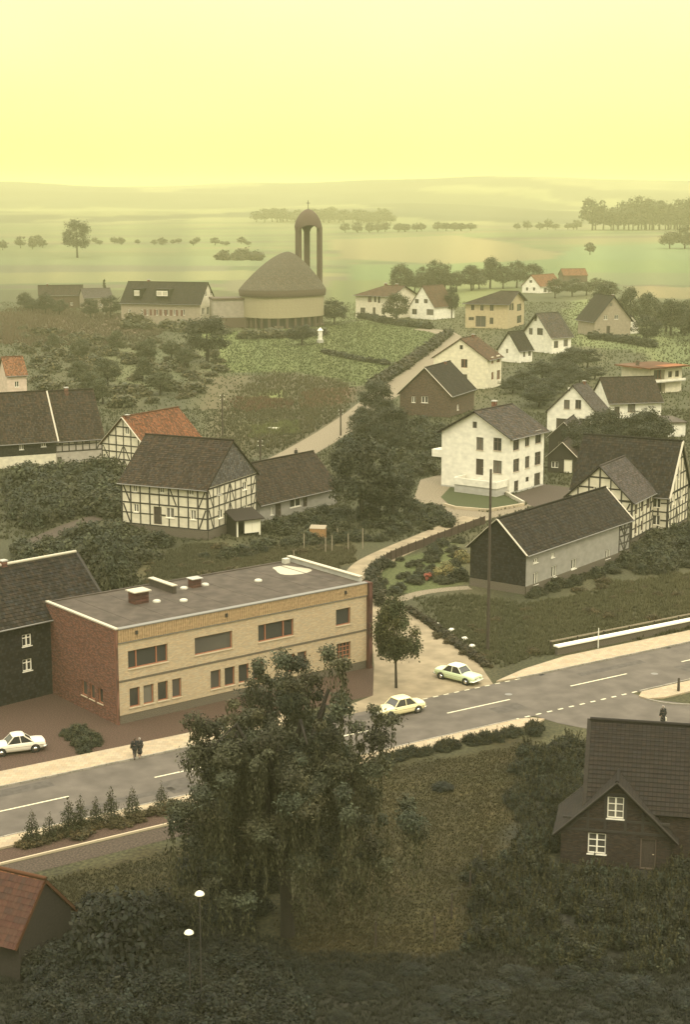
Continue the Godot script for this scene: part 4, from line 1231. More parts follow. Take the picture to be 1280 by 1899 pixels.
func flat_roof_block() -> void:
	var L := 26.4; var D := 11.7; var H := 8.1
	var o := thing("office_block", "two-storey flat-roofed block with yellow front and red brick side wall", "building", Vector3(-11.99, 0, -139.84), 38.5)
	var X := L / 2; var Z := D / 2
	var front := [["z", 1.13, 4.55, 3.83, 1.55, "r3s"], ["z", 14.22, 4.55, 3.85, 1.55, "r3s"], ["z", 7.65, 4.55, 3.85, 1.55, "rs"], ["z", 22.83, 4.55, 1.68, 1.55, "rs"], ["z", 1.19, 1.25, 0.98, 1.65, "rs"], ["z", 2.52, 1.25, 0.99, 1.65, "rs"], ["z", 3.91, 1.25, 1, 1.65, "rs"], ["z", 5.33, 1.25, 0.91, 1.65, "rs"], ["z", 9.2, 1.25, 1.05, 1.65, "rs"], ["z", 10.65, 1.25, 1.06, 1.65, "rs"], ["z", 12.11, 1.25, 1.08, 1.65, "rs"], ["z", 13.6, 1.25, 1.09, 1.65, "rs"], ["z", 17.12, 1.25, 1.01, 1.65, "rs"], ["z", 18.46, 1.25, 1.02, 1.65, "rs"], ["z", 22.91, 1.25, 1.63, 1.65, "rg"]]
	var side := [["x", 4.96, 1.2, 0.93, 1.3, "rs"], ["x", 3.69, 1.2, 0.82, 1.3, "rs"], ["x", 2.31, 1.2, 0.81, 1.3, "rs"]]
	var fz := face_of("z", L, D)
	var fx := face_of("x", L, D)
	var hz := []; var hx := []
	for q in front: hz.append([q[1], q[2], q[3], q[4]])
	for q in side: hx.append([q[1], q[2], q[3], q[4]])
	put(o, "front_wall", wall_mesh(fz, 6.95, 6.95, 0.75, hz, 0.22), M.cladding)
	put(o, "side_wall", wall_mesh(fx, H, H, 0.0, hx, 0.18), M.brick_red)
	put(o, "wall", wall_mesh(face_of("X", L, D), H, H, 0.0, [], 0.1), M.brick_pier)
	put(o, "wall", wall_mesh(face_of("Z", L, D), H, H, 0.0, [[3, 1, 1.6, 1.2], [9, 1, 1.6, 1.2], [15, 1, 1.6, 1.2], [3, 4.6, 1.6, 1.2], [9, 4.6, 1.6, 1.2], [15, 4.6, 1.6, 1.2]], 0.1), M.cladding)
	for i in 6: window(o, face_of("Z", L, D), [3 + 6 * (i % 3), 1.0 if i < 3 else 4.6, 1.6, 1.2], "r2s", 0.1)
	for q in front: window(o, fz, [q[1], q[2], q[3], q[4]], q[5], 0.2)
	for q in side: window(o, fx, [q[1], q[2], q[3], q[4]], q[5], 0.16)
	block(o, "plinth", Vector3(-X + 0.02, 0, Z - 0.3), Vector3(X - 0.02, 0.75, Z - 0.04), M.stone)
	block(o, "corner_pier", Vector3(-X - 0.015, 0, Z - 0.2), Vector3(-X + 0.18, H, Z + 0.06), M.brick_red)
	block(o, "end_pier", Vector3(X, 0, Z - 0.6), Vector3(X + 0.42, H + 0.03, Z + 0.35), M.brick_pier)
	block(o, "string_course", Vector3(-X + 0.19, 3.58, Z + 0.001), Vector3(X - 0.01, 3.74, Z + 0.05), M.stone)
	var fb := MB.new()
	fb.abox(Vector3(-X + 0.2, 6.96, Z - 0.4), Vector3(X - 0.01, 8.06, Z + 0.1))
	put(o, "fascia", fb, M.fascia)
	var rb := MB.new()
	var n := 118
	for i in n:
		var x := lerpf(-X + 0.3, X - 0.1, float(i) / (n - 1))
		rb.abox(Vector3(x - 0.05, 6.98, Z + 0.098), Vector3(x + 0.05, 8.04, Z + 0.15))
	put(o, "fascia_ribs", rb, M.fascia, true)
	put(o, "fascia_drip", unit_box, M.gutter).transform = Transform3D(Basis().scaled(Vector3(L - 0.25, 0.07, 0.1)), Vector3(0.08, 6.92, Z + 0.06))
	for x in [-X + 1.9, -2.4, X - 2.6]: block(o, "overflow_spout", Vector3(x - 0.11, 7.45, Z + 0.14), Vector3(x + 0.11, 7.75, Z + 0.24), M.beam)
	block(o, "roof_deck", Vector3(-X + 0.25, H - 0.3, -Z + 0.2), Vector3(X - 0.25, H - 0.02, Z - 0.35), M.roof_felt)
	for i in 8:
		var x := -X + 2.6 + i * 3.1
		block(o, "felt_seam", Vector3(x - 0.06, H - 0.02, -Z + 0.25), Vector3(x + 0.06, H - 0.005, Z - 0.4), M.roof_felt)
	block(o, "roof_edge", Vector3(-X + 0.2, H - 0.04, Z - 0.36), Vector3(X - 0.01, H + 0.05, Z + 0.2), M.gutter)
	block(o, "back_edge", Vector3(-X + 0.2, H - 0.04, -Z - 0.05), Vector3(X, H + 0.07, -Z + 0.22), M.roof_felt)
	block(o, "side_coping", Vector3(-X - 0.06, H + 0.001, -Z - 0.06), Vector3(-X + 0.26, H + 0.12, Z + 0.12), M.pale_strip)
	block(o, "end_parapet", Vector3(X - 0.3, H - 0.1, -Z), Vector3(X + 0.02, H + 0.42, Z - 0.7), M.concrete)
	block(o, "end_coping", Vector3(X - 0.4, H + 0.421, -Z - 0.05), Vector3(X + 0.1, H + 0.5, Z - 0.65), M.pale_strip)
	# on the roof
	var c1 := block(o, "vent_stack", Vector3(-7.6, H - 0.02, -1.4), Vector3(-6.2, H + 1.0, -0.3), M.brick_pier)
	put(c1, "stack_lid", unit_box, M.pale_strip).transform = Transform3D(Basis().scaled(Vector3(1.25, 0.09, 1.35)), Vector3(0, 0.56, 0))
	var c2 := block(o, "vent_stack", Vector3(-0.4, H - 0.02, -3.0), Vector3(0.5, H + 0.75, -2.2), M.brick_pier)
	put(c2, "stack_lid", unit_box, M.concrete).transform = Transform3D(Basis().scaled(Vector3(1.3, 0.09, 1.3)), Vector3(0, 0.56, 0))
	block(o, "low_parapet", Vector3(-2.9, H - 0.02, -Z + 0.3), Vector3(-2.55, H + 0.65, -1.6), M.roof_felt)
	block(o, "low_parapet_coping", Vector3(-3.0, H + 0.651, -Z + 0.25), Vector3(-2.45, H + 0.74, -1.55), M.pale_strip)
	for p in [Vector2(-5.6, 0.0), Vector2(-3.6, 1.2), Vector2(5.8, -0.8), Vector2(-1.1, -2.6), Vector2(1.1, -2.5)]:
		var d := MB.new()
		d.lathe([Vector2(0.36, 0), Vector2(0.36, 0.1), Vector2(0.32, 0.15), Vector2(0.22, 0.2), Vector2(0, 0.22)], Vector3(p.x, H - 0.02, p.y), 14)
		put(o, "skylight_dome", d, M.skylight)
	var pd := MB.new()
	var ring := []
	for i in 22:
		var a := TAU * i / 22
		ring.append(Vector3(X - 2.4 + cos(a) * 1.5 * (1.0 + 0.25 * sin(a * 3.0)), H - 0.012, -2.6 + sin(a) * 2.3 * (1.0 + 0.15 * cos(a * 2.0))))
	pd = sheet(ring, H - 0.012)
	put(o, "rain_puddle", pd, M.enamel_wet)
	var vb := MB.new()
	vb.abox(Vector3(X - 1.3, H - 0.02, -Z + 0.4), Vector3(X - 0.7, H + 0.45, -Z + 0.9))
	put(o, "roof_box", vb, M.skylight)
	var dp := MB.new()
	dp.tube([Vector3(X + 0.5, 0.1, Z - 0.3), Vector3(X + 0.5, 5.6, Z - 0.3)], [0.05, 0.05], 6)
	put(o, "downpipe", dp, M.metal_pale)

func church() -> void:
	var o := thing("church", "modern rounded church with bulging grey roof, tan curved wall and low side wing", "church", Vector3(-20.9, 0, -545.0), 42.0)
	var n := 56
	var plan := func(i: int, k: float, a0 := 14.2, b0 := 10.6) -> Vector3:
		var a := TAU * i / n
		var c := cos(a); var s := sin(a)
		var r := pow(pow(absf(c), 2.7) + pow(absf(s), 2.7), -1.0 / 2.7)
		return Vector3(c * r * a0 * k, 0, s * r * b0 * k)
	var ring := func(k: float, y: float) -> Array:
		var row := []
		for i in n: row.append(plan.call(i, k) + Vector3(0, y, 0))
		return row
	var wall := MB.new()
	for i in n:
		var a: Vector3 = plan.call(i, 1.0); var e: Vector3 = plan.call(i + 1, 1.0)
		wall.quad(a + Vector3(0, 3.5, 0), e + Vector3(0, 3.5, 0), e + Vector3(0, 10.5, 0), a + Vector3(0, 10.5, 0), a + e, Vector2(i * 1.4, 0), Vector2(i * 1.4 + 1.4, 0), Vector2(i * 1.4 + 1.4, 7), Vector2(i * 1.4, 7))
		wall.quad(a + Vector3(0, 3.5, 0), e + Vector3(0, 3.5, 0), e * 0.88 + Vector3(0, 3.5, 0), a * 0.88 + Vector3(0, 3.5, 0), Vector3.DOWN)
	put(o, "curved_wall", wall, M.church_wall)
	var inner := MB.new()
	inner.grid([ring.call(0.88, 0.0), ring.call(0.88, 3.6)], true)
	put(o, "glazed_base", inner, M.glass)
	for i in range(0, n, 2):
		var p: Vector3 = plan.call(i, 0.94)
		var pb := MB.new()
		pb.box(Transform3D(Basis(Vector3.UP, -TAU * i / n), p + Vector3(0, 1.78, 0)), Vector3(0.9, 3.5, 0.8))
		put(o, "pier", pb, M.church_brick)
	block(o, "base_wall", Vector3(-11, 0, -8), Vector3(11, 0.9, 8.6), M.church_brick)
	var fas := MB.new()
	fas.grid([ring.call(1.0, 10.3), ring.call(1.04, 10.3), ring.call(1.06, 12.2), ring.call(1.0, 12.5)], true)
	put(o, "roof_fascia", fas, M.church_brick)
	var roof := MB.new()
	var ap := Vector3(4.2, 24.6, -2.2)
	var steps := 14
	var rows := []
	for j in steps + 1:
		var f := float(j) / steps
		var hh := 12.4 + 12.2 * (1.0 - pow(1.0 - f, 1.55))
		var row := []
		for i in n: row.append(plan.call(i, 1.05 * (1.0 - f)) + Vector3(ap.x * f, hh, ap.z * f))
		rows.append(row)
	roof.grid(rows, true)
	for i in roof.v.size(): roof.uv[i] = Vector2((i % n) * 1.4, float(i / n) * 1.4)
	put(o, "roof", roof, M.church_roof)
	# low wing to the left
	var w := MB.new()
	w.box(Transform3D(Basis(Vector3.UP, deg_to_rad(-30)), Vector3(-15.0, 4.6, -9.0)), Vector3(13, 9.2, 9))
	put(o, "wing", w, M.church_wing)
	var wr := MB.new()
	wr.box(Transform3D(Basis(Vector3.UP, deg_to_rad(-30)), Vector3(-15.0, 9.5, -9.0)), Vector3(13.6, 0.6, 9.6))
	put(o, "wing_roof", wr, M.church_brick)
	var wb := MB.new()
	wb.box(Transform3D(Basis(Vector3.UP, deg_to_rad(-30)), Vector3(-15.0, 1.7, -9.0)), Vector3(13.2, 3.4, 9.2))
	put(o, "wing_base", wb, M.church_brick)
	# bell tower on three legs
	var t := thing("bell_tower", "tall brick bell tower of three slim legs under a pointed dome with cross", "tower", Vector3(-12.6, 0, -562.0), 0.0)
	var R := 4.2
	for k in 3:
		var a := deg_to_rad(22.0 + 120.0 * k)
		var dirv := Vector3(cos(a), 0, sin(a))
		var leg := MB.new()
		leg.box(Transform3D(Basis(Vector3.UP, -a), dirv * R + Vector3(0, 16.2, 0)), Vector3(1.25, 32.4, 2.0))
		put(t, "leg", leg, M.church_brick)
	var dome := MB.new()
	var m := 72
	for shell in [1.0, 0.86]:
		var drs := []
		for j in 13:
			var f := float(j) / 12
			var row := []
			for i in m:
				var a := TAU * i / m
				var ph := fposmod(a - deg_to_rad(22.0), TAU / 3.0) / (TAU / 3.0)   # 0 at a leg, 0.5 between two
				var gap := clampf((absf(ph - 0.5) * -2.0 + 1.0 - 0.22) / 0.78, 0.0, 1.0)
				var low := 30.6 + 2.6 * sqrt(1.0 - pow(1.0 - gap, 2.0)) if gap > 0.0 else 30.6
				var y := lerpf(low, 38.6, f)
				var q := clampf((y - 31.5) / 7.1, 0.0, 1.0)
				var rr: float = (R + 0.62) * pow(maxf(0.0, 1.0 - pow(q, 1.9)), 0.62) * shell
				row.append(Vector3(cos(a) * rr, y, sin(a) * rr))
			drs.append(row)
		if shell < 1.0: drs.reverse()
		dome.grid(drs, true)
	put(t, "dome", dome, M.church_brick)
	var cr := MB.new()
	cr.abox(Vector3(-0.09, 38.3, -0.09), Vector3(0.09, 41.4, 0.09)); cr.abox(Vector3(-0.6, 40.4, -0.07), Vector3(0.6, 40.58, 0.07))
	put(t, "cross", cr, M.beam)
	block(t, "floor_ring", Vector3(-3.4, 0, -3.4), Vector3(3.4, 0.4, 3.4), M.church_brick)

func houses() -> void:
	house("slate_house", "dark slate-hung house with pale ridge strip behind the red brick side wall", [-29.87, -137.76, 44], 14.6, 9, 7, 10.9, "x", {"wall": "slate", "roof": "roof_dark", "ridge_mat": "pale_strip", "ridge_r": 0.15, "chim": [[0.5, 0, 0.5, 0.5]], "verge": "beam", "wins": [["z", 6.06, 4.79, 0.91, 1.04, "w2ts"], ["z", 6.02, 2.59, 0.91, 1.05, "w2ts"]]})
	house("half_timbered_house", "white half-timbered farmhouse with slate gable and small white lean-to at its corner", [-20.35, -208.54, 65], 13.01, 12.79, 6.71, 11.71, "z", {"wall": "plaster_cream", "roof": "roof_brown", "gable": "slate_grey", "plinth": 1.15, "over": 0.55, "over_gable": 0.25, "wins": [["x", 10.42, 5.44, 0.57, 0.78, "w2s"], ["x", 6.39, 5.58, 0.56, 0.84, "w2s"], ["x", 2.07, 5.63, 0.63, 0.83, "w2s"], ["x", 10.25, 2.77, 0.73, 1.06, "w2s"], ["x", 4.94, 2.42, 1.2, 1.33, "w2s"], ["x", 1.74, 2.46, 0.79, 1.25, "w2s"], ["x", 6.79, 1.41, 1.21, 2.33, "D"], ["z", 2.33, 5.33, 1.25, 1.11, "w2s"], ["z", 9.24, 4.87, 1.18, 1.07, "w2s"], ["z", 2.65, 2.26, 1.26, 1.12, "w2s"], ["z", 9.09, 1.67, 1.33, 1.15, "w2s"]], "timber": [["x", 0, -1, [1.25, 4, 6.5], 1.45, false], ["z", 0, -1, [1.25, 4, 6.5], 1.45, false]]})
	house("half_timbered_house", "small half-timbered house with orange tile roof and bright white gable", [-30.39, -250.98, 58], 13.5, 8.78, 5.2, 9.46, "x", {"wall": "plaster_cream", "roof": "roof_orange", "plinth": 0.7, "plinth_mat": "stone", "verge": "pale_strip", "over": 0.3, "one_verge": true, "wins": [["x", 3.29, 6.98, 0.74, 1.08, "w2"]], "timber": [["x", 0, -1, [0.8, 3, 5.2], 1.5, true]], "chim": [[0.06, 0.2, 0.5, 0.35]]})
	house("half_timbered_house", "long farmhouse with white half-timbered band under a large dark roof", [-45.79, -265.84, 26], 8.03, 11, 4.15, 11.1, "x", {"wall": "plaster_grey", "roof": "roof_brown", "over": 0.5, "wins": [["z", 0.66, 2.94, 0.72, 1.06, "d2"], ["z", 3.14, 3.09, 0.63, 0.97, "d2"], ["z", 4.91, 3.14, 0.73, 0.98, "d2"], ["z", 0.29, 0.18, 0.72, 0.97, "d2"], ["X", 3, 1, 1, 1.2, "w2s"], ["X", 6.5, 1, 1, 1.2, "w2s"]], "timber": [["z", 0, -1, [2, 4.05], 1.1, false], ["X", 0, -1, [2, 4.05], 1.4, true]], "chim": [[0.45, 0.4, 0.55, 0.6]]})
	house("slate_house", "dark slate-clad farmhouse wing with white windows at the left edge", [-54.58, -260.78, 26], 12, 11, 4.3, 11.3, "x", {"wall": "slate", "roof": "roof_brown", "plinth": 1.9, "plinth_mat": "plaster_cream", "verge": "pale_strip", "wins": [["z", 9.59, 3.11, 0.8, 1.14, "w2ts"], ["z", 6.02, 2.88, 0.7, 1.39, "w2ts"], ["z", 8.68, 0.1, 0.97, 1.14, "d2"]]})
	house("villa", "large white three-storey house with grey roof and terrace beside the lawn", [22.16, -239.48, 53.22], 9.79, 11.87, 8.34, 11.64, "x", {"wall": "plaster_white", "roof": "roof_grey", "over": 0.6, "over_gable": 0.5, "wins": [["x", 5.74, 9.24, 0.75, 0.96, "d"], ["x", 4.57, 6.04, 1.21, 1.92, "d2ts"], ["x", 1.49, 6.24, 1.37, 1.9, "d2ts"], ["x", 4.5, 2.34, 1.31, 2.41, "D"], ["x", 1.37, 2.9, 1.47, 1.91, "d2ts"], ["z", 0.86, 6.3, 1.69, 1.92, "d2ts"], ["z", 4.23, 6.51, 1.25, 1.69, "d2ts"], ["z", 7.19, 6.57, 1.76, 1.96, "d2ts"], ["z", 0.98, 3.1, 1.69, 1.93, "d2ts"], ["z", 4.36, 3.23, 1.26, 1.78, "d2ts"], ["z", 7.18, 3.31, 1.76, 1.97, "d2ts"], ["z", 1.34, -0.25, 1.23, 2.02, "D"], ["z", 4.63, 1.16, 0.95, 0.73, "d"], ["z", 7.16, -0.04, 1.77, 2.14, "G"]], "plinth": 0.25, "plinth_mat": "concrete", "chim": [[0.62, -0.6, 0.6, 0.9]], "verge": "beam"})
	house("barn", "long dark-roofed house with black slate gable and grey plaster side facing the road", [24.17, -183.31, 52.88], 24.32, 7.19, 4.58, 7.9, "x", {"wall": "plaster_old", "wall_x": "slate", "roof": "roof_dark", "over": 0.35, "wins": [["z", 1.6, 0.73, 1.05, 1.35, "w2s"], ["z", 5.59, 0.83, 1.09, 1.25, "w2s"], ["z", 10.1, 0.92, 1.13, 1.15, "w2s"], ["z", 18.21, 0.66, 1.22, 1.05, "w2s"], ["z", 1.57, 3.19, 0.93, 0.49, "w2s"], ["z", 5.44, 3.12, 0.72, 0.5, "w2s"]], "plinth": 0.9, "verge": "pale_strip", "timber": [["z", 21.5, -1, [0.95, 2.8, 4.4], 1.4, false]]})
	house("half_timbered_house", "half-timbered house with white gable directly behind the long dark-roofed house", [34.06, -203.44, 60.96], 8.41, 8.61, 5.42, 9.42, "x", {"wall": "plaster_cream", "roof": "roof_slate", "over": 0.4, "plinth": 0.5, "wins": [["z", 1, 3.5, 1, 1.3, "d2"], ["z", 3.4, 3.5, 1, 1.3, "d2"], ["z", 5.8, 3.5, 1, 1.3, "d2"], ["z", 1.2, 1, 0.9, 1.3, "d2"], ["z", 3.6, 1, 0.9, 1.3, "d2"], ["x", 4.4, 5.9, 0.7, 0.9, "w2"]], "timber": [["x", 0, -1, [0.6, 2.9, 5.3], 1.4, true], ["z", 0, -1, [0.6, 2.9, 5.3], 1.3, false]], "verge": "beam"})
	house("half_timbered_house", "tall half-timbered house with steep white-edged gable at the right edge", [37.9, -210.97, 62], 9, 13, 5.08, 11.33, "z", {"wall": "plaster_cream", "roof": "roof_dark", "over": 0.4, "plinth": 0.4, "verge": "pale_strip", "one_verge": true, "wins": [["x", 1, 1, 1, 1.3, "w2"], ["x", 3.5, 1, 1, 1.3, "w2"], ["x", 1, 3.3, 1, 1.2, "w2"], ["z", 2, 3.4, 0.9, 1.2, "w2"], ["z", 5.5, 3.4, 0.9, 1.2, "w2"], ["z", 4, 6.4, 0.9, 1.2, "w2"]], "timber": [["x", 0, -1, [0.5, 2.8, 5], 1.3, false], ["z", 0, -1, [0.5, 2.8, 5], 1.3, true]]})
	house("white_house", "small white gabled house with two upper windows behind the large white house", [43.13, -296.14, 58], 5.5, 10.08, 3.85, 8.74, "x", {"wall": "plaster_white", "roof": "roof_slate", "over": 0.4, "wins": [["x", 5.64, 4.45, 1.18, 1.68, "d2s"], ["x", 3.4, 4.61, 1.17, 1.68, "d2s"], ["x", 5.66, 7.75, 0.43, 0.69, "d"], ["x", 6.12, 0.65, 2.16, 1.99, "G"], ["x", 2.51, 1.55, 1.27, 1.39, "d2s"], ["z", 0.8, 0.8, 0.9, 2, "D"]], "chim": [[0.8, 0.2, 0.45, 0.5]]})
	house("bungalow", "low white house with wide dark brown roof beside the small gabled house", [55.87, -319.37, 14], 11, 9, 3.4, 7.44, "x", {"wall": "plaster_white", "roof": "roof_brown", "over": 0.6, "wins": [["z", 3.9, 1.18, 1.59, 1.6, "d2s"], ["z", 1.09, 0.26, 1.13, 2.12, "D"], ["X", 3, 1, 1.2, 1.1, "d2"]]})
	house("dark_gable_house", "dark brick gabled house with two white windows and white roof edge", [18.62, -323.8, 66], 14, 10.65, 4.5, 9.53, "x", {"wall": "brick_dark", "roof": "roof_dark", "over": 0.5, "verge": "pale_strip", "one_verge": true, "wins": [["x", 7.31, 2.64, 0.8, 1.18, "w2s"], ["x", 4.68, 2.71, 1.37, 1.28, "w2s"], ["z", 4, 1, 1, 1.1, "w2s"]], "chim": [[0.75, 0.3, 0.45, 0.4]]})
	house("white_house", "broad cream gabled house standing directly behind the dark brick gable", [28.15, -370.13, 63.55], 8.77, 13.17, 6.69, 11.03, "x", {"wall": "plaster_cream2", "roof": "roof_brownred", "over": 0.5, "wins": [["x", 6.04, 8.72, 0.79, 0.97, "d"], ["x", 4.87, 4.61, 1.58, 1.95, "r2"], ["x", 4.88, 1.18, 1.45, 1.96, "D"], ["z", 2.53, 1.87, 1.35, 1.72, "r2"], ["z", 5.9, 1.56, 2.06, 2.11, "r2"], ["z", 2.36, 5.5, 1.34, 1.59, "r2"], ["z", 5.71, 5.53, 2.05, 1.61, "r2"]], "chim": [[0.7, 0.5, 0.5, 0.6]]})
	house("white_house", "narrow white house with steep dark roof behind the broad cream house", [44.98, -426.8, 44], 5.17, 7.29, 3.24, 7.79, "x", {"wall": "plaster_white", "roof": "roof_dark", "over": 0.35, "over_gable": 0.5, "wins": [["x", 3.93, 2.24, 0.74, 1.13, "d"], ["z", 1.46, 1.42, 0.88, 1.41, "d2"], ["z", 3.54, 1.56, 1.11, 1.42, "d2"]]})
	house("white_house", "white gabled house with large grey roof in the middle of the rear group", [56.65, -454.7, 34], 6.97, 12.56, 4.61, 10.61, "x", {"wall": "plaster_white", "roof": "roof_grey", "over": 0.5, "over_gable": 0.6, "verge": "beam", "wins": [["x", 8.29, 4.65, 1.62, 1.81, "d2"], ["x", 3.94, 4.77, 2.51, 1.94, "d2"], ["x", 6.57, 8.54, 1.15, 1.05, "d"], ["z", 0.71, 1.49, 1.58, 1.94, "d2"], ["z", 4.25, 1.75, 1.59, 1.95, "d2"]]})
	house("tan_house", "wide tan plastered house with brown hipped roof beside the trees", [50.47, -545.73, 69.05], 21.48, 14.33, 8.1, 11.56, "z", {"wall": "plaster_tan", "roof": "roof_brown", "hip": true, "over": 0.9, "over_gable": 0.9, "verge": "beam", "wins": [["x", 11.34, 5.79, 1.11, 1.77, "d2"], ["x", 8.11, 5.78, 1.11, 1.77, "d2"], ["x", 4.71, 5.77, 1.28, 1.94, "d2"], ["x", 11.37, 2.49, 1.85, 1.07, "d2"], ["x", 7.29, 0.45, 3.51, 3.55, "d2"], ["x", 4.72, 1.44, 1.29, 2.12, "d2"], ["z", 2.16, 5.85, 2.71, 2.31, "d"], ["z", 5.21, 5.65, 2.74, 2.32, "d"], ["z", 12.42, 0.85, 5.65, 2.55, "d"], ["z", 12.11, 4.94, 5.63, 2.36, "d"]]})
	house("white_house", "bright white steep-gabled house with brown roof beyond the meadow hedge", [31.29, -581.59, 50], 12, 10.87, 4.54, 11.52, "x", {"wall": "plaster_white", "roof": "roof_brownred", "over": 0.35, "wins": [["x", 7.01, 5.45, 1.69, 1.52, "d2"], ["x", 3.06, 5.61, 1.67, 1.52, "d2"], ["x", 7.82, 1.49, 2.18, 1.91, "d2"], ["x", 0.39, 1.52, 3.1, 2.08, "d2"]]})
	house("cream_house", "wide cream house with hipped reddish brown roof left of the steep white gable", [14.64, -587.27, 60.08], 17.24, 14.96, 8.16, 11.17, "z", {"wall": "plaster_cream", "roof": "roof_brownred", "hip": true, "over": 0.9, "over_gable": 0.6, "verge": "beam", "wins": [["x", 8.44, 5.69, 1.54, 2.1, "r2"], ["x", 6.58, 5.76, 0.88, 2.1, "d2"], ["x", 5.04, 5.53, 0.87, 2.28, "d2"], ["x", 11.07, 1.96, 1.99, 1.73, "d2"], ["x", 6.89, 0.88, 1.1, 3.06, "D"], ["x", 3.06, 1.58, 1.31, 2.29, "d2"]], "chim": [[0.5, 0.2, 0.8, 0.8], [0.2, 0.2, 0.8, 0.7]]})
	house("white_house", "farthest white gabled house with red roof at the fields", [89.92, -742.84, 50], 18.2, 9.66, 3.13, 7.78, "x", {"wall": "plaster_white", "roof": "roof_red", "over": 0.4, "wins": [["x", 6.41, 0.95, 1.16, 1.45, "d"], ["x", 4.33, 4.52, 1.45, 1.2, "d"], ["x", 2.65, 1.09, 1.16, 1.45, "d"], ["z", 3.03, 0.29, 2.66, 1.94, "d"]]})
	house("barn", "long red-brown barn right of the farthest white gabled house", [116.2, -831.5, 10], 12.5, 9, 3.5, 6.56, "x", {"wall": "brick_dark", "roof": "roof_red", "over": 0.3, "plain": true, "wins": [["z", 3, 0.8, 2.5, 2.2, "D"]]})
	house("stone_house", "tan rough-plastered house with dark steep roof at the right among bushes", [81.76, -511.42, 17], 12.4, 12, 5.01, 12.21, "z", {"wall": "plaster_tangrey", "roof": "roof_dark", "over": 0.7, "over_gable": 0.6, "verge": "beam", "wins": [["z", 4.92, 9.23, 0.92, 1, "d"], ["z", 3.03, 5.09, 1.29, 1.34, "w2s"], ["z", 6.71, 5.18, 1.3, 1.34, "w2s"], ["z", 4.08, 0.3, 1.29, 2.85, "D"]], "chim": [[0.1, 0.3, 0.6, 0.5]]})
	house("white_annex", "small white lean house right behind the tan rough-plastered house", [89.97, -517.06, 17], 5, 6, 3, 5.6, "z", {"wall": "plaster_white", "roof": "roof_grey", "over": 0.3, "wins": [["z", 1.5, 0.9, 1.2, 1.2, "d2"]]})
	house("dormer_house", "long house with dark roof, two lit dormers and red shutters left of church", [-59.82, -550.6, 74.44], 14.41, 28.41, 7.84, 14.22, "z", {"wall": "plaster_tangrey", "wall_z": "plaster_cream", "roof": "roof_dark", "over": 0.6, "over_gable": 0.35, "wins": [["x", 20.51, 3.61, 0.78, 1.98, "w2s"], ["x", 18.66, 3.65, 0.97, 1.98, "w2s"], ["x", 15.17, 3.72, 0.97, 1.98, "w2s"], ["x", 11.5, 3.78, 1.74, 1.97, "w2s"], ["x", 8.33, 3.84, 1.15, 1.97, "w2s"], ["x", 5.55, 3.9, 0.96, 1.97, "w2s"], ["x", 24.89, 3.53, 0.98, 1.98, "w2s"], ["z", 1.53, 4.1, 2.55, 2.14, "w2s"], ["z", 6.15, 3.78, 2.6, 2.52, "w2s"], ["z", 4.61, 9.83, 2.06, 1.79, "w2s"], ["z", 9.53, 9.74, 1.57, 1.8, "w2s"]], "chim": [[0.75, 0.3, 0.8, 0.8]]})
	house("farmhouse", "dark low farmhouse half hidden by trees at the far left", [-111.62, -638.92, 10], 16.93, 10, 5, 8.47, "x", {"wall": "brick_dark", "roof": "roof_brown", "over": 0.4, "wins": [["z", 3, 1, 1, 1.2, "w2"], ["z", 8, 1, 1, 1.2, "w2"], ["z", 12, 1, 1, 1.2, "w2"]], "chim": [[0.2, 0.3, 0.6, 0.7]]})
	house("farmhouse", "pale roofed house between the pointed conifer and the dormer house", [-97.05, -632.97, 20], 11, 10, 4.5, 7.57, "x", {"wall": "plaster_tangrey", "roof": "roof_slate", "over": 0.4, "wins": [["z", 3, 1, 1, 1.2, "w2"], ["z", 6, 1, 1, 1.2, "w2"]]})
	house("long_barn", "long low barn with brown roof right of the white half-timbered farmhouse", [-9.8, -221, 52], 16.62, 9, 2.5, 6.91, "x", {"wall": "plaster_old", "roof": "roof_brown", "over": 0.4, "wins": [["z", 2.17, 0.58, 0.56, 1.03, "w2s"], ["z", 6.3, 0.93, 2.31, 1.2, "w2s"], ["z", 3.17, 0.14, 1.24, 1.78, "D"], ["z", 9.07, 0.61, 0.94, 1.51, "D"]], "chim": [[0, 0.3, 0.6, 0.8]], "chim_mat": "brick_dark"})
	house("small_house", "small cream house with red roof at the left edge above the farm", [-71.97, -349, 24], 4.2, 8, 5.2, 8.6, "x", {"wall": "plaster_pink", "roof": "roof_red", "over": 0.4, "wins": [["z", 1.6, 2.6, 0.9, 1.2, "w2s"], ["X", 3, 2.6, 0.9, 1.2, "w2s"]]})
	house("wooden_shed", "narrow dark shed with grey roof right behind the large white house", [38.16, -273.3, -18], 5, 9, 3, 5.4, "z", {"wall": "timber_dark", "roof": "roof_grey", "over": 0.35, "verge": "pale_strip", "one_verge": true, "plain": true, "wins": [["z", 1.6, 0.1, 1.4, 2.1, "D"]]})
	house("wooden_shed", "low brown shed with white-edged roof next to the basement garage", [34.89, -252.96, -18], 4.6, 5, 2.6, 4.8, "z", {"wall": "timber_dark", "roof": "roof_brown", "over": 0.3, "verge": "pale_strip", "one_verge": true, "plain": true, "wins": [["z", 0.6, 0.8, 1.1, 1, "w2"], ["z", 2.6, 0.1, 1.3, 2.1, "L"]]})
	# dormers of the long house left of the church
	var d := get_node("dormer_house")
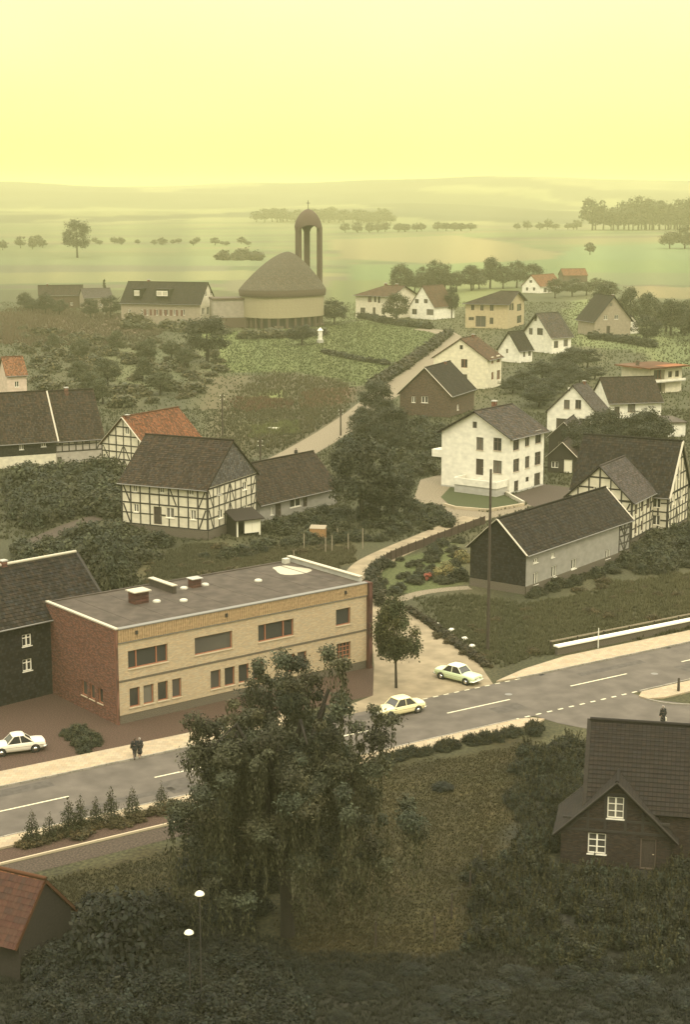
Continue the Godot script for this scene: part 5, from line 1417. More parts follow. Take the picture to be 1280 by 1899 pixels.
	for q in [[-8.5, 2.6], [0.6, 4.6]]:
		var b := MB.new()
		b.abox(Vector3(-7.0, 9.6, q[0] - q[1] / 2), Vector3(-2.2, 12.2, q[0] + q[1] / 2))
		var dm := put(d, "dormer", b, M.roof_dark)
		var rr := MB.new()
		rr.abox(Vector3(-7.3, 12.2, q[0] - q[1] / 2 - 0.3), Vector3(-1.4, 12.4, q[0] + q[1] / 2 + 0.3))
		put(dm, "dormer_roof", rr, M.roof_dark)
		var g := MB.new()
		g.abox(Vector3(-7.06, 10.1, q[0] - q[1] / 2 + 0.35), Vector3(-6.99, 11.8, q[0] + q[1] / 2 - 0.35))
		put(dm, "dormer_window", g, M.frame_white)
		var pn := MB.new()
		for s in [-0.25, 0.25]: pn.abox(Vector3(-7.08, 10.3, q[0] + s * (q[1] - 0.7) - 0.18 * q[1]), Vector3(-7.04, 11.6, q[0] + s * (q[1] - 0.7) + 0.18 * q[1]))
		put(dm, "pane", pn, M.curtain_glass)
	for u in [17.7, 19.7, 14.2, 16.2, 10.4, 12.4, 6.6, 8.3]:
		var b := MB.new()
		b.abox(Vector3(-7.3, 3.6, 14.2 - u - 0.4), Vector3(-7.21, 5.6, 14.2 - u + 0.4))
		put(d, "shutter", b, M.shutter)
	# terrace and balcony of the white villa
	var v := get_node("villa")
	var tb := MB.new()
	tb.abox(Vector3(-8.0, 0, -1.6), Vector3(-4.95, 1.2, 5.6))
	put(v, "terrace", tb, M.concrete)
	var tp := MB.new()
	tp.abox(Vector3(-8.1, 1.2, -1.7), Vector3(-7.92, 2.2, 5.7)); tp.abox(Vector3(-7.92, 1.2, 5.52), Vector3(-4.95, 2.2, 5.7)); tp.abox(Vector3(-7.92, 1.2, -1.7), Vector3(-4.95, 2.2, -1.52))
	put(v, "terrace_parapet", tp, M.plaster_white)
	var bl := MB.new()
	bl.abox(Vector3(-4.6, 4.3, -7.9), Vector3(-2.4, 5.4, -5.95))
	put(v, "side_balcony", bl, M.plaster_white)
	# white lean-to at the corner of the farmhouse
	var sh := thing("lean_to_shed", "small white double-doored lean-to at the corner of the slate-gabled farmhouse", "shed", Vector3(-13.06, 0, -203.94), 30.0)
	for q in [["wall", -1.75, -1.4, -1.65, 1.4, 2.3], ["wall", 1.65, -1.4, 1.75, 1.4, 2.3], ["wall", -1.65, -1.4, 1.65, -1.3, 2.6]]:
		block(sh, q[0], Vector3(q[1], 0, q[2]), Vector3(q[3], q[5], q[4]), M.timber_dark)
	for s in [0.0, 1.0]:
		block(sh, "door", Vector3(-0.55 + s * 1.08, 0.35, 1.3), Vector3(0.5 + s * 1.08, 2.2, 1.38), M.door_white)
	block(sh, "post", Vector3(-1.7, 0, 1.25), Vector3(-1.5, 2.3, 1.45), M.door_white)
	block(sh, "post", Vector3(1.52, 0, 1.25), Vector3(1.7, 2.3, 1.45), M.door_white)
	var lr := MB.new()
	lr.box(Transform3D(Basis(Vector3.RIGHT, deg_to_rad(14)), Vector3(0, 2.58, 0.1)), Vector3(4.2, 0.12, 3.6))
	put(sh, "roof", lr, M.roof_grey)
	# modern house with a flat red roof at the right
	var mo := thing("modern_house", "modern flat-roofed house with orange-red roof edge, loggia and white balcony at the right", "house", Vector3(68.6, 0, -360.6), 35.0)
	var mf := face_of("z", 9.7, 9.0)
	var mh := [[0.9, 3.0, 3.4, 2.2], [5.4, 3.3, 1.2, 1.4], [7.6, 3.3, 1.2, 1.4], [1.2, 0.1, 3.4, 2.2]]
	put(mo, "wall", wall_mesh(mf, 5.6, 5.6, 0, mh, 1.2), M.plaster_cream)
	for f in ["x", "X", "Z"]: put(mo, "wall", wall_mesh(face_of(f, 9.7, 9.0), 5.6, 5.6, 0, [], 0.1), M.plaster_cream)
	window(mo, mf, mh[0], "r3", 1.2)
	window(mo, mf, mh[1], "d2", 0.2); window(mo, mf, mh[2], "d2", 0.2)
	window(mo, mf, mh[3], "G", 1.2)
	block(mo, "balcony", Vector3(-4.85, 2.5, 4.52), Vector3(4.85, 2.7, 5.7), M.concrete)
	block(mo, "balcony_front", Vector3(-4.85, 2.7, 5.6), Vector3(4.85, 3.1, 5.72), M.plaster_white)
	block(mo, "roof", Vector3(-6.6, 5.62, -5.2), Vector3(5.8, 5.9, 6.0), M.roof_red)
	block(mo, "roof_edge", Vector3(-6.7, 5.66, 6.0), Vector3(5.9, 5.97, 6.08), M.roof_orange)
	block(mo, "chimney", Vector3(-4.6, 5.9, -0.5), Vector3(-4.0, 7.0, 0.1), M.brick_dark)
	# low flat-roofed garage
	var ga := thing("garage", "low flat grey-roofed garage with white front between the small white houses and dark trees", "garage", Vector3(57.67, 0, -292.50), 8.0)
	block(ga, "wall", Vector3(-3.6, 0, -4.5), Vector3(3.6, 2.5, 3.0), M.plaster_white)
	block(ga, "roof", Vector3(-4.0, 2.51, -5.0), Vector3(3.8, 2.75, 3.4), M.roof_felt)
	block(ga, "door", Vector3(-3.3, 0.05, 3.0), Vector3(-1.2, 2.1, 3.05), M.door)

func near_houses() -> void:
	# the dark house at the lower right: main block and a gabled wing facing the camera
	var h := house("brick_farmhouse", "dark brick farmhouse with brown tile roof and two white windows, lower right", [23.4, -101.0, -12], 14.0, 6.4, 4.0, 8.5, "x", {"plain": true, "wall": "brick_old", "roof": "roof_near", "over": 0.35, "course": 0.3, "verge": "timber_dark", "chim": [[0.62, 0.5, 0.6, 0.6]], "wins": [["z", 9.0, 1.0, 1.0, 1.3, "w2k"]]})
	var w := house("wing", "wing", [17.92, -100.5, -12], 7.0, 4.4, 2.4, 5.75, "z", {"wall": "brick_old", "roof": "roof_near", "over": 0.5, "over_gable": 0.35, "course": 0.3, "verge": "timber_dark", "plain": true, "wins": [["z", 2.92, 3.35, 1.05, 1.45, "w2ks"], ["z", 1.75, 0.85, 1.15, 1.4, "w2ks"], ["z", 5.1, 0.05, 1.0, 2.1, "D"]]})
	var f := face_of("z", 7.0, 4.4)
	timber(w, f, [[0.1, 2.45, 6.9, 2.45], [0.1, 3.2, 6.9, 3.2], [1.7, 2.4, 1.7, 3.9], [2.8, 2.4, 2.8, 5.1], [4.1, 2.4, 4.1, 5.1], [5.2, 2.4, 5.2, 3.9], [0.5, 2.5, 1.6, 3.7], [6.5, 2.5, 5.4, 3.7], [2.8, 4.95, 4.1, 4.95]], [[2.92, 3.35, 1.05, 1.45]], 0.16)
	for c in w.get_children():
		var tr: Transform3D = h.transform.affine_inverse() * w.transform * c.transform
		w.remove_child(c)
		c.transform = tr
		h.add_child(c, true)
	remove_child(w)
	w.free()
	# the little house with the red tiles at the lower left
	var ex := Vector3(cos(deg_to_rad(63.4)), 0, -sin(deg_to_rad(63.4)))
	var ez := Vector3(sin(deg_to_rad(63.4)), 0, cos(deg_to_rad(63.4)))
	var n := Vector3(-17.97, 0, -82.8)
	var c := n + ex * 2.4 - ez * 3.5
	var r := house("red_tiled_shed", "shed with red tile roof and black boarded gable in the lower left corner", [c.x, c.z, 63.4], 4.8, 7.0, 2.5, 5.0, "z", {"cat": "shed", "wall": "timber_dark", "roof": "roof_red", "over": 0.5, "over_gable": 0.15, "plain": true})
	var roof := r.get_node("roof")
	var tiles := []
	for k in 4:
		var b := MB.new()
		b.quad(Vector3(-0.14, 0.03, 0.2), Vector3(0.0, 0.055, 0.2), Vector3(0.0, 0.02, -0.2), Vector3(-0.14, 0.0, -0.2), Vector3.UP)
		b.quad(Vector3(0.0, 0.055, 0.2), Vector3(0.14, 0.03, 0.2), Vector3(0.14, 0.0, -0.2), Vector3(0.0, 0.02, -0.2), Vector3.UP)
		b.quad(Vector3(-0.14, 0.03, 0.2), Vector3(0.14, 0.03, 0.2), Vector3(0.14, 0.0, 0.2), Vector3(-0.14, 0.0, 0.2), Vector3.BACK)
		b.tri(Vector3(-0.14, 0.03, 0.2), Vector3(0.0, 0.055, 0.2), Vector3(0.14, 0.03, 0.2), Vector3.BACK)
		var tm := mat("clay_%d" % k, Color([0.07, 0.08, 0.055, 0.065][k], [0.03, 0.033, 0.026, 0.025][k], [0.019, 0.02, 0.018, 0.016][k]), 0.85, T.fine, 1.2)
		tiles.append([b.done(), tm])
	var e0 := Vector3(-2.9, 2.5 - 0.5 * 1.0417 + 0.16, 3.65); var r0 := Vector3(0, 5.16, 3.65)
	var up := (r0 - e0).normalized()
	var nn := Vector3(-up.y, up.x, 0)
	var len := e0.distance_to(r0)
	for row in 11:
		for col in 25:
			var q: Array = tiles[rng.randi() % 4]
			var tl := put(roof, "roof_tile", q[0], q[1])
			var p := e0 + up * (0.18 + row * (len - 0.2) / 11.0) + Vector3(0, 0, -0.16 - col * 0.285) + nn * 0.06
			tl.transform = Transform3D(Basis(Vector3(0, 0, -1), nn, -up).rotated(nn, rng.randf_range(-0.02, 0.02)), p)

func along(a: Vector3, b: Vector3, n: int, jit: float) -> Array:
	var r := []
	for i in n: r.append(a.lerp(b, (i + 0.5 + rng.randf_range(-0.3, 0.3)) / n) + Vector3(rng.randf_range(-jit, jit), 0, rng.randf_range(-jit, jit)))
	return r

func inside(poly: Array, n: int, gap: float) -> Array:
	var p2 := PackedVector2Array()
	var lo := Vector2(1e9, 1e9); var hi := -lo
	for p in poly:
		var q := Vector2(p.x, p.z)
		p2.append(q); lo = lo.min(q); hi = hi.max(q)
	var r := []
	var tries := 0
	while r.size() < n and tries < n * 60:
		tries += 1
		var q := Vector2(rng.randf_range(lo.x, hi.x), rng.randf_range(lo.y, hi.y))
		if not Geometry2D.is_point_in_polygon(q, p2): continue
		var ok := true
		for e in r:
			if Vector2(e.x, e.z).distance_to(q) < gap: ok = false; break
		if ok: r.append(Vector3(q.x, 0, q.y))
	return r

func scatter(called: String, label: String, cat: String, group: String, pts: Array, proto: String, w0: float, w1: float, hk: float) -> void:
	# each one is told from its neighbours by its row and its place in the row
	var rows := int(ceil(pts.size() / 20.0))
	pts.sort_custom(func(a, b): return a.z > b.z)
	for r in rows:
		var row := pts.slice(pts.size() * r / rows, pts.size() * (r + 1) / rows)
		row.sort_custom(func(a, b): return a.x / -a.z < b.x / -b.z)
		for i in row.size():
			var w := rng.randf_range(w0, w1)
			var text := "%s, %s from left" % [label, ORD[i]]
			if rows > 1: text += ", " + (["front row", "back row"][r] if rows == 2 else "%s row back" % ORD[r])
			plant(called, text, cat, row[i], w, w * hk * rng.randf_range(0.85, 1.2), proto, group)

func planting() -> void:
	willow()
	# single trees
	plant("lone_tree", "big round tree standing alone in the far fields at the left", "tree", Vector3(-190.89, 0, -1165.61), 21, 27, "tree_dark")
	plant("lone_tree", "small dark tree alone on the green slope below the right-hand wood", "tree", Vector3(182.85, 0, -1219.95), 8, 9.5, "tree_far")
	plant("street_tree", "slim young street tree beside the yellow block's end wall", "tree", Vector3(4.53, 0, -137.31), 4.3, 8.4, "street_tree")
	plant("conifer_tree", "pointed dark conifer left of the house with dormers", "tree", Vector3(-96.30, 0, -651.66), 9, 10.5, "conifer")
	plant("dense_tree", "broad dark tree beside the long low barn, over the lane", "tree", Vector3(2.31, 0, -212.42), 9.6, 11.4, "tree_dark")
	plant("dense_tree", "dark tree leaning over the right end of the long low barn's garden", "tree", Vector3(6.38, 0, -213.15), 7.0, 6.5, "tree_dark")
	plant("dense_tree", "dark pointed tree at the lane bend above the long low barn", "tree", Vector3(0.16, 0, -237.35), 5.0, 7.6, "tree_dark")
	plant("dense_tree", "large dark round tree in front of the cream gable of the dormer house", "tree", Vector3(-36.19, 0, -423.79), 13, 12, "tree_dark")
	plant("garden_tree", "round tree in front of the wide cream house with hipped roof", "tree", Vector3(17.73, 0, -556.17), 10, 10, "tree")
	plant("garden_tree", "slim dark tree right of the steep white gable", "tree", Vector3(38.19, 0, -581.26), 6, 11.5, "tree_dark")
	plant("garden_tree", "bushy tree at the right foot of the church", "tree", Vector3(-3.66, 0, -551.41), 10, 8.5, "tree_dark")
	plant("garden_tree", "tall dark tree rising behind the tan rough-plastered house", "tree", Vector3(89.02, 0, -556.17), 11, 13, "tree")
	plant("garden_tree", "dark tree right of the tan rough-plastered house", "tree", Vector3(88.38, 0, -474.07), 9, 9, "tree_dark")
	plant("garden_tree", "small tree below the church beside the white wayside pillar", "tree", Vector3(-12.63, 0, -474.07), 9, 6, "tree_dark")
	# tree groups
	scatter("village_tree", "green tree in the belt behind the tan house", "tree", "trees behind the tan house", along(Vector3(24.19, 0, -716.57), Vector3(87.06, 0, -786.02), 13, 6.0), "tree", 9, 13, 1.0)
	scatter("wood_tree", "tall tree of the right hilltop wood", "tree", "trees of the hilltop wood", inside([Vector3(250, 0, -1690), Vector3(430, 0, -1650), Vector3(470, 0, -1760), Vector3(262, 0, -1760)], 60, 7.0), "tree_far", 17, 28, 1.15)
	scatter("field_tree", "hazy tree in the far field row", "tree", "trees in the far field row", along(Vector3(5.9, 0, -1780.0), Vector3(131.7, 0, -1780.0), 22, 14.0), "tree_far", 8, 14, 0.8)
	scatter("field_tree", "pale hazy tree beyond the left fields", "tree", "trees along the left stream", along(Vector3(-240.0, 0, -1500.0), Vector3(-80.5, 0, -1420.0), 26, 30.0), "tree_far", 4, 9, 0.75)
	scatter("field_tree", "hazy tree at the left edge of the far fields", "tree", "trees at the left field edge", along(Vector3(-274.9, 0, -1330.0), Vector3(-255.6, 0, -1420.0), 6, 14.0), "tree_far", 8, 13, 0.9)
	scatter("field_bush", "dark round bush in the line left of the church dome", "bush", "bushes left of the church dome", along(Vector3(-84.8, 0, -1130.0), Vector3(-61.2, 0, -1120.0), 7, 8.0), "bush_far", 4.5, 7, 1.2)
	scatter("field_tree", "small hazy tree below the hilltop wood", "tree", "hazy trees below the hilltop wood", along(Vector3(202.7, 0, -1900.0), Vector3(275.5, 0, -1900.0), 9, 10.0), "tree_far", 8, 13, 0.8)
	scatter("wood_tree", "hazy tree of the wood behind the tower", "tree", "trees of the hazy wooded hill", inside([Vector3(-130.3, 0, -2300.0), Vector3(72.8, 0, -2300.0), Vector3(48.4, 0, -2420.0), Vector3(-96.8, 0, -2420.0)], 46, 11.0), "tree_far", 17, 26, 0.75)
	scatter("field_tree", "tree at the right edge under the hilltop wood", "tree", "trees at the right field edge", along(Vector3(262.5, 0, -1330.0), Vector3(292.6, 0, -1330.0), 4, 6.0), "tree_far", 14, 18, 0.9)
	scatter("village_tree", "dark tree by the far left farmhouse", "tree", "trees by the far left farmhouse", [Vector3(-117.08, 0, -608.68), Vector3(-110.19, 0, -597.41), Vector3(-104.08, 0, -591.93), Vector3(-90.24, 0, -576.07), Vector3(-83.91, 0, -581.26), Vector3(-122.76, 0, -623.37)], "tree_dark", 6, 9, 0.95)
	scatter("village_tree", "dark tree right of the far white annex", "tree", "trees right of the white annex", along(Vector3(101.58, 0, -556.17), Vector3(102.58, 0, -474.07), 10, 6.0), "tree", 8, 11, 0.95)
	scatter("village_tree", "tree in front of the long red-brown barn", "tree", "trees before the red-brown barn", [Vector3(90.03, 0, -697.29), Vector3(99.00, 0, -708.73), Vector3(106.25, 0, -716.57), Vector3(112.70, 0, -724.58), Vector3(111.34, 0, -686.21)], "tree", 8, 12, 0.8)
	scatter("village_tree", "dark tree between the broad cream house and the villa", "tree", "trees between the white houses", inside([Vector3(34.60, 0, -350.22), Vector3(49.41, 0, -399.86), Vector3(62.31, 0, -429.49), Vector3(60.89, 0, -387.67), Vector3(39.65, 0, -319.23), Vector3(39.09, 0, -338.05)], 18, 4.5), "tree_dark", 5, 7.5, 0.62)
	scatter("village_tree", "dark tree behind the half-timbered gables", "tree", "trees behind the half-timbered gables", inside([Vector3(38.03, 0, -265.21), Vector3(44.25, 0, -279.45), Vector3(54.49, 0, -286.48), Vector3(52.35, 0, -265.21), Vector3(42.79, 0, -258.60), Vector3(37.21, 0, -247.29)], 18, 3.6), "tree_dark", 4.5, 7, 1.0)
	scatter("village_tree", "dark tree left of the dark brick gable", "tree", "trees left of the dark brick gable", inside([Vector3(2.86, 0, -265.21), Vector3(3.27, 0, -303.82), Vector3(6.46, 0, -320.86), Vector3(8.28, 0, -300.19), Vector3(9.21, 0, -259.68)], 9, 4.0), "tree_dark", 5, 7.5, 0.9)
	scatter("scrub_bush", "shrub along the lane in front of the dark brick gable", "bush", "shrubs below the dark brick gable", inside([Vector3(8.33, 0, -259.68), Vector3(8.78, 0, -296.65), Vector3(12.31, 0, -305.30), Vector3(17.46, 0, -296.65), Vector3(14.75, 0, -249.28), Vector3(10.45, 0, -237.35)], 26, 2.6), "bush", 1.5, 2.6, 1.0)
	scatter("scrub_bush", "low shrub on the left hillside", "bush", "shrubs on the upper left hillside", inside([Vector3(-106.13, 0, -528.75), Vector3(-73.45, 0, -501.90), Vector3(-37.88, 0, -474.07), Vector3(-30.71, 0, -399.86), Vector3(-32.41, 0, -345.44), Vector3(-46.70, 0, -327.53), Vector3(-69.69, 0, -365.37), Vector3(-91.98, 0, -457.14)], 120, 4.0), "bush_far", 1.2, 3.2, 0.9)
	scatter("orchard_tree", "orchard tree above the farm", "tree", "orchard trees above the farm", inside([Vector3(-91.54, 0, -474.07), Vector3(-65.85, 0, -449.12), Vector3(-38.67, 0, -429.49), Vector3(-33.56, 0, -345.44), Vector3(-49.34, 0, -334.47), Vector3(-66.95, 0, -357.13)], 12, 10.0), "tree", 4.5, 7.5, 0.9)
	scatter("scrub_bush", "shrub before the long house with dormers", "bush", "shrubs before the dormer house", along(Vector3(-76.54, 0, -542.12), Vector3(-39.46, 0, -516.01), 14, 5.0), "bush_far", 3, 5, 1.0)
	scatter("scrub_bush", "dark bush round the foot of the church", "bush", "bushes round the church foot", along(Vector3(-26.40, 0, -496.08), Vector3(-6.76, 0, -507.85), 9, 4.0), "bush_far", 2.5, 4.2, 0.9)
	scatter("scrub_bush", "dark bush left of the slate-gabled farmhouse", "bush", "thicket left of the farmhouse", inside([Vector3(-50.91, 0, -246.80), Vector3(-38.34, 0, -249.28), Vector3(-33.35, 0, -237.35), Vector3(-29.91, 0, -214.64), Vector3(-36.04, 0, -216.53), Vector3(-40.60, 0, -205.65), Vector3(-44.50, 0, -214.64)], 46, 2.6), "bush", 2.0, 3.4, 1.1)
	scatter("scrub_bush", "dark bush below the farm track", "bush", "bushes below the farm track", inside([Vector3(-39.81, 0, -191.18), Vector3(-35.94, 0, -198.97), Vector3(-29.75, 0, -205.65), Vector3(-22.88, 0, -197.36), Vector3(-25.19, 0, -177.23), Vector3(-26.04, 0, -174.67), Vector3(-31.51, 0, -188.22), Vector3(-38.09, 0, -182.57)], 34, 2.4), "bush", 1.6, 2.8, 1.05)
	scatter("tall_shrub", "tall dark shrub beside the pale-ridged slate roof", "bush", "tall shrubs beside the slate roof", inside([Vector3(-29.66, 0, -182.57), Vector3(-27.74, 0, -191.18), Vector3(-24.94, 0, -178.53), Vector3(-25.69, 0, -172.18)], 7, 1.6), "bush", 1.8, 2.6, 1.7)
	scatter("garden_bush", "brown shrub behind the yellow block", "bush", "shrubs in the garden behind the block", inside([Vector3(-24.98, 0, -182.57), Vector3(-20.54, 0, -194.22), Vector3(-11.30, 0, -194.84), Vector3(0.00, 0, -197.36), Vector3(1.29, 0, -188.22), Vector3(-2.51, 0, -183.12), Vector3(-14.57, 0, -177.23), Vector3(-21.61, 0, -175.17)], 34, 2.0), "bush_brown", 0.4, 1.4, 0.85)
	scatter("garden_bush", "dark hedge bush behind the yellow block", "bush", "hedge bushes behind the block", along(Vector3(-16.07, 0, -188.22), Vector3(0.00, 0, -200.60), 16, 1.2), "bush", 0.9, 1.7, 1.0)
	scatter("garden_bush", "dark shrub by the long low barn", "bush", "shrubs by the long low barn", inside([Vector3(-11.20, 0, -205.65), Vector3(-2.94, 0, -216.53), Vector3(11.42, 0, -224.42), Vector3(13.74, 0, -212.79), Vector3(6.78, 0, -198.97), Vector3(-2.73, 0, -200.60)], 36, 2.4), "bush", 1.0, 2.0, 0.95)
	scatter("garden_bush", "garden shrub inside the lane bend", "bush", "shrubs inside the lane bend", inside([Vector3(3.50, 0, -169.76), Vector3(3.10, 0, -181.20), Vector3(5.79, 0, -188.22), Vector3(15.04, 0, -200.60), Vector3(13.84, 0, -177.23), Vector3(8.36, 0, -174.16)], 26, 1.9), "bush", 0.6, 1.4, 0.95)
	plant("flowering_bush", "yellow flowering bush in the cottage garden near the black slate gable", "bush", Vector3(11.76, 0, -180.93), 1.7, 1.7, "bush_yellow")
	plant("flowering_bush", "yellow-green bush next to the black slate gable's left corner", "bush", Vector3(14.02, 0, -188.22), 1.5, 1.6, "bush_yellow")
	scatter("garden_bush", "low shrub below the black slate gable", "bush", "shrubs below the long dark-roofed house", inside([Vector3(13.80, 0, -167.40), Vector3(19.54, 0, -167.40), Vector3(31.40, 0, -179.86), Vector3(40.59, 0, -182.57), Vector3(36.40, 0, -162.86), Vector3(26.09, 0, -154.46), Vector3(15.14, 0, -145.95), Vector3(12.63, 0, -152.49), Vector3(9.08, 0, -165.10)], 34, 2.0), "bush_brown", 0.3, 1.1, 0.8)
	scatter("garden_bush", "dark shrub against the grey plaster wall", "bush", "shrubs at the grey plaster wall", along(Vector3(19.75, 0, -169.28), Vector3(32.63, 0, -185.35), 14, 0.6), "bush", 0.6, 1.3, 1.0)
	scatter("garden_bush", "dark shrub right of the grey plaster wall", "bush", "dark shrubs at the right edge", inside([Vector3(33.19, 0, -186.78), Vector3(39.30, 0, -200.60), Vector3(45.14, 0, -203.94), Vector3(41.18, 0, -185.35), Vector3(34.47, 0, -179.86)], 30, 1.9), "bush", 1.1, 2.0, 1.1)
	scatter("verge_bush", "brown-green shrub at the lane corner", "bush", "shrubs at the lane corner", along(Vector3(8.57, 0, -155.47), Vector3(14.20, 0, -144.00), 14, 0.7), "bush_brown", 0.3, 0.65, 0.9)
	scatter("verge_bush", "dark shrub left of the red brick wall", "bush", "shrubs left of the red brick wall", inside([Vector3(-23.32, 0, -123.69), Vector3(-21.55, 0, -126.10), Vector3(-19.36, 0, -121.75), Vector3(-20.55, 0, -119.87)], 9, 0.8), "bush", 0.6, 1.1, 1.0)
	scatter("pavement_shrub", "young spruce on the verge by the lower path", "tree", "young spruces on the verge", [Vector3(-18.78, 0, -103.83), Vector3(-17.21, 0, -105.56), Vector3(-14.83, 0, -106.75), Vector3(-13.00, 0, -108.57), Vector3(-19.97, 0, -103.08), Vector3(-18.10, 0, -104.59), Vector3(-16.22, 0, -105.96), Vector3(-20.96, 0, -102.15)], "young_tree", 1.5, 2.2, 1.15)
	scatter("verge_bush", "low shrub on the reddish verge beside the road", "bush", "shrubs on the reddish verge", along(Vector3(-21.57, 0, -101.60), Vector3(-11.47, 0, -108.57), 20, 0.7), "bush_brown", 0.5, 1.0, 0.9)
	scatter("verge_bush", "shrub along the back of the near pavement", "bush", "shrubs along the near pavement", along(Vector3(2.48, 0, -118.03), Vector3(15.83, 0, -126.10), 26, 0.7), "near_shrub", 0.5, 0.95, 1.0)
	scatter("garden_shrub", "leafy shrub left of the brick farmhouse", "bush", "shrubs left of the brick farmhouse", inside([Vector3(13.37, 0, -117.44), Vector3(15.82, 0, -122.39), Vector3(19.57, 0, -121.75), Vector3(17.52, 0, -110.67), Vector3(15.42, 0, -101.33), Vector3(12.32, 0, -100.88), Vector3(11.96, 0, -109.61)], 40, 0.9), "near_shrub", 0.7, 1.5, 1.1)
	scatter("garden_shrub", "tall yellowish shrub before the brick farmhouse", "bush", "shrubs before the brick farmhouse", inside([Vector3(8.51, 0, -95.74), Vector3(10.27, 0, -99.99), Vector3(15.10, 0, -96.56), Vector3(22.47, 0, -95.74), Vector3(19.96, 0, -84.14), Vector3(10.89, 0, -84.14), Vector3(7.47, 0, -86.79)], 52, 1.25), "near_shrub", 0.8, 1.6, 1.4)
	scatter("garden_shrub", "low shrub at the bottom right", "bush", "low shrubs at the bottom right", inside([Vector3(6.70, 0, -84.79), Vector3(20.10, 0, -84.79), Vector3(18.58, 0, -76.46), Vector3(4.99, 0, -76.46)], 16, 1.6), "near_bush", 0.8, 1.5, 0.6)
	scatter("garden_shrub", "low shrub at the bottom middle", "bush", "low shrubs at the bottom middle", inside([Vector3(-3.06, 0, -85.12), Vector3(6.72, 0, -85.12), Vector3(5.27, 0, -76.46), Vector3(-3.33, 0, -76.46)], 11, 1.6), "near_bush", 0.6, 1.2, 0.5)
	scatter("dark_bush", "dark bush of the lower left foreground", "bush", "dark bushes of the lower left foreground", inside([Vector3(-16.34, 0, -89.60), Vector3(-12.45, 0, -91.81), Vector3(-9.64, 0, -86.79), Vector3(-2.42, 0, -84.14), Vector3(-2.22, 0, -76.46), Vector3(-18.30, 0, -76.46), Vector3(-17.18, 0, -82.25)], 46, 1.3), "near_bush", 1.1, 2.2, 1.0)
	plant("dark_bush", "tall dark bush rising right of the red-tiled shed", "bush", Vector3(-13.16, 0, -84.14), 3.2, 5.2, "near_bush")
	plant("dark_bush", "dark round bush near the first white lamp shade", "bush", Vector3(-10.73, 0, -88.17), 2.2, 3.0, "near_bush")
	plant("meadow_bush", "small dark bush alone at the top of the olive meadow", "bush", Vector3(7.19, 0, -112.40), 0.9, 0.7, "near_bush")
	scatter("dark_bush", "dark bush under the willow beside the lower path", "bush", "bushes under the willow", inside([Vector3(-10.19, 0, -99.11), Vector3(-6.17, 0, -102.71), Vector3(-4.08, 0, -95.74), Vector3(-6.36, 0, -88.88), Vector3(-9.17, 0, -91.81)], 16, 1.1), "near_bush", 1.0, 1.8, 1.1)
	hedge("hedge", "dark clipped hedge along the far edge of the bright meadow", [Vector3(5.40, 0, -581.26), Vector3(16.48, 0, -551.41), Vector3(28.23, 0, -530.93)], 2.2, 2.4, Color(0.0302, 0.0325, 0.0154), 130, 0.3)
	hedge("hedge", "long dark hedge between the bright meadow and the upper lane", [Vector3(32.42, 0, -507.85), Vector3(22.53, 0, -450.70), Vector3(13.35, 0, -399.86), Vector3(6.08, 0, -363.27)], 2.0, 2.4, Color(0.0336, 0.0292, 0.0154), 150, 0.3)
	hedge("hedge", "thin dark hedge line crossing the bright meadow", [Vector3(-5.99, 0, -449.12), Vector3(2.86, 0, -429.49), Vector3(11.37, 0, -415.51)], 1.2, 1.6, Color(0.0302, 0.0325, 0.0154), 60, 0.28)
	hedge("hedge", "rounded dark hedge at the lane bend beside the flat-roofed block", [Vector3(3.89, 0, -166.47), Vector3(3.15, 0, -170.23), Vector3(2.88, 0, -175.17), Vector3(3.22, 0, -180.93), Vector3(4.55, 0, -184.79)], 1.5, 1.1, Color(0.0286, 0.0276, 0.0139), 500, 0.09)
	hedge("hedge", "low brown hedge along the garden side of the side lane", [Vector3(6.56, 0, -164.65), Vector3(8.73, 0, -158.56), Vector3(10.94, 0, -150.95), Vector3(13.17, 0, -143.65)], 0.6, 0.7, Color(0.0420, 0.0341, 0.0169), 420, 0.09)
	hedge("hedge", "dark hedge before the tan rough-plastered house", [Vector3(74.26, 0, -496.08), Vector3(82.28, 0, -484.83), Vector3(89.13, 0, -465.45)], 2.4, 2.6, Color(0.0302, 0.0325, 0.0154), 140, 0.3)
	hedge("hedge", "dark hedge at the lane edge right of the long low barn's garden", [Vector3(11.60, 0, -220.41), Vector3(13.81, 0, -213.90), Vector3(13.55, 0, -207.39)], 1.4, 1.3, Color(0.0302, 0.0309, 0.0139), 300, 0.12)
	grasses()

const ORD := ["first", "second", "third", "fourth", "fifth", "sixth", "seventh", "eighth", "ninth", "tenth", "eleventh", "twelfth", "thirteenth", "fourteenth", "fifteenth", "sixteenth", "seventeenth", "eighteenth", "nineteenth", "twentieth"]

var boxes: Array[Rect2] = []

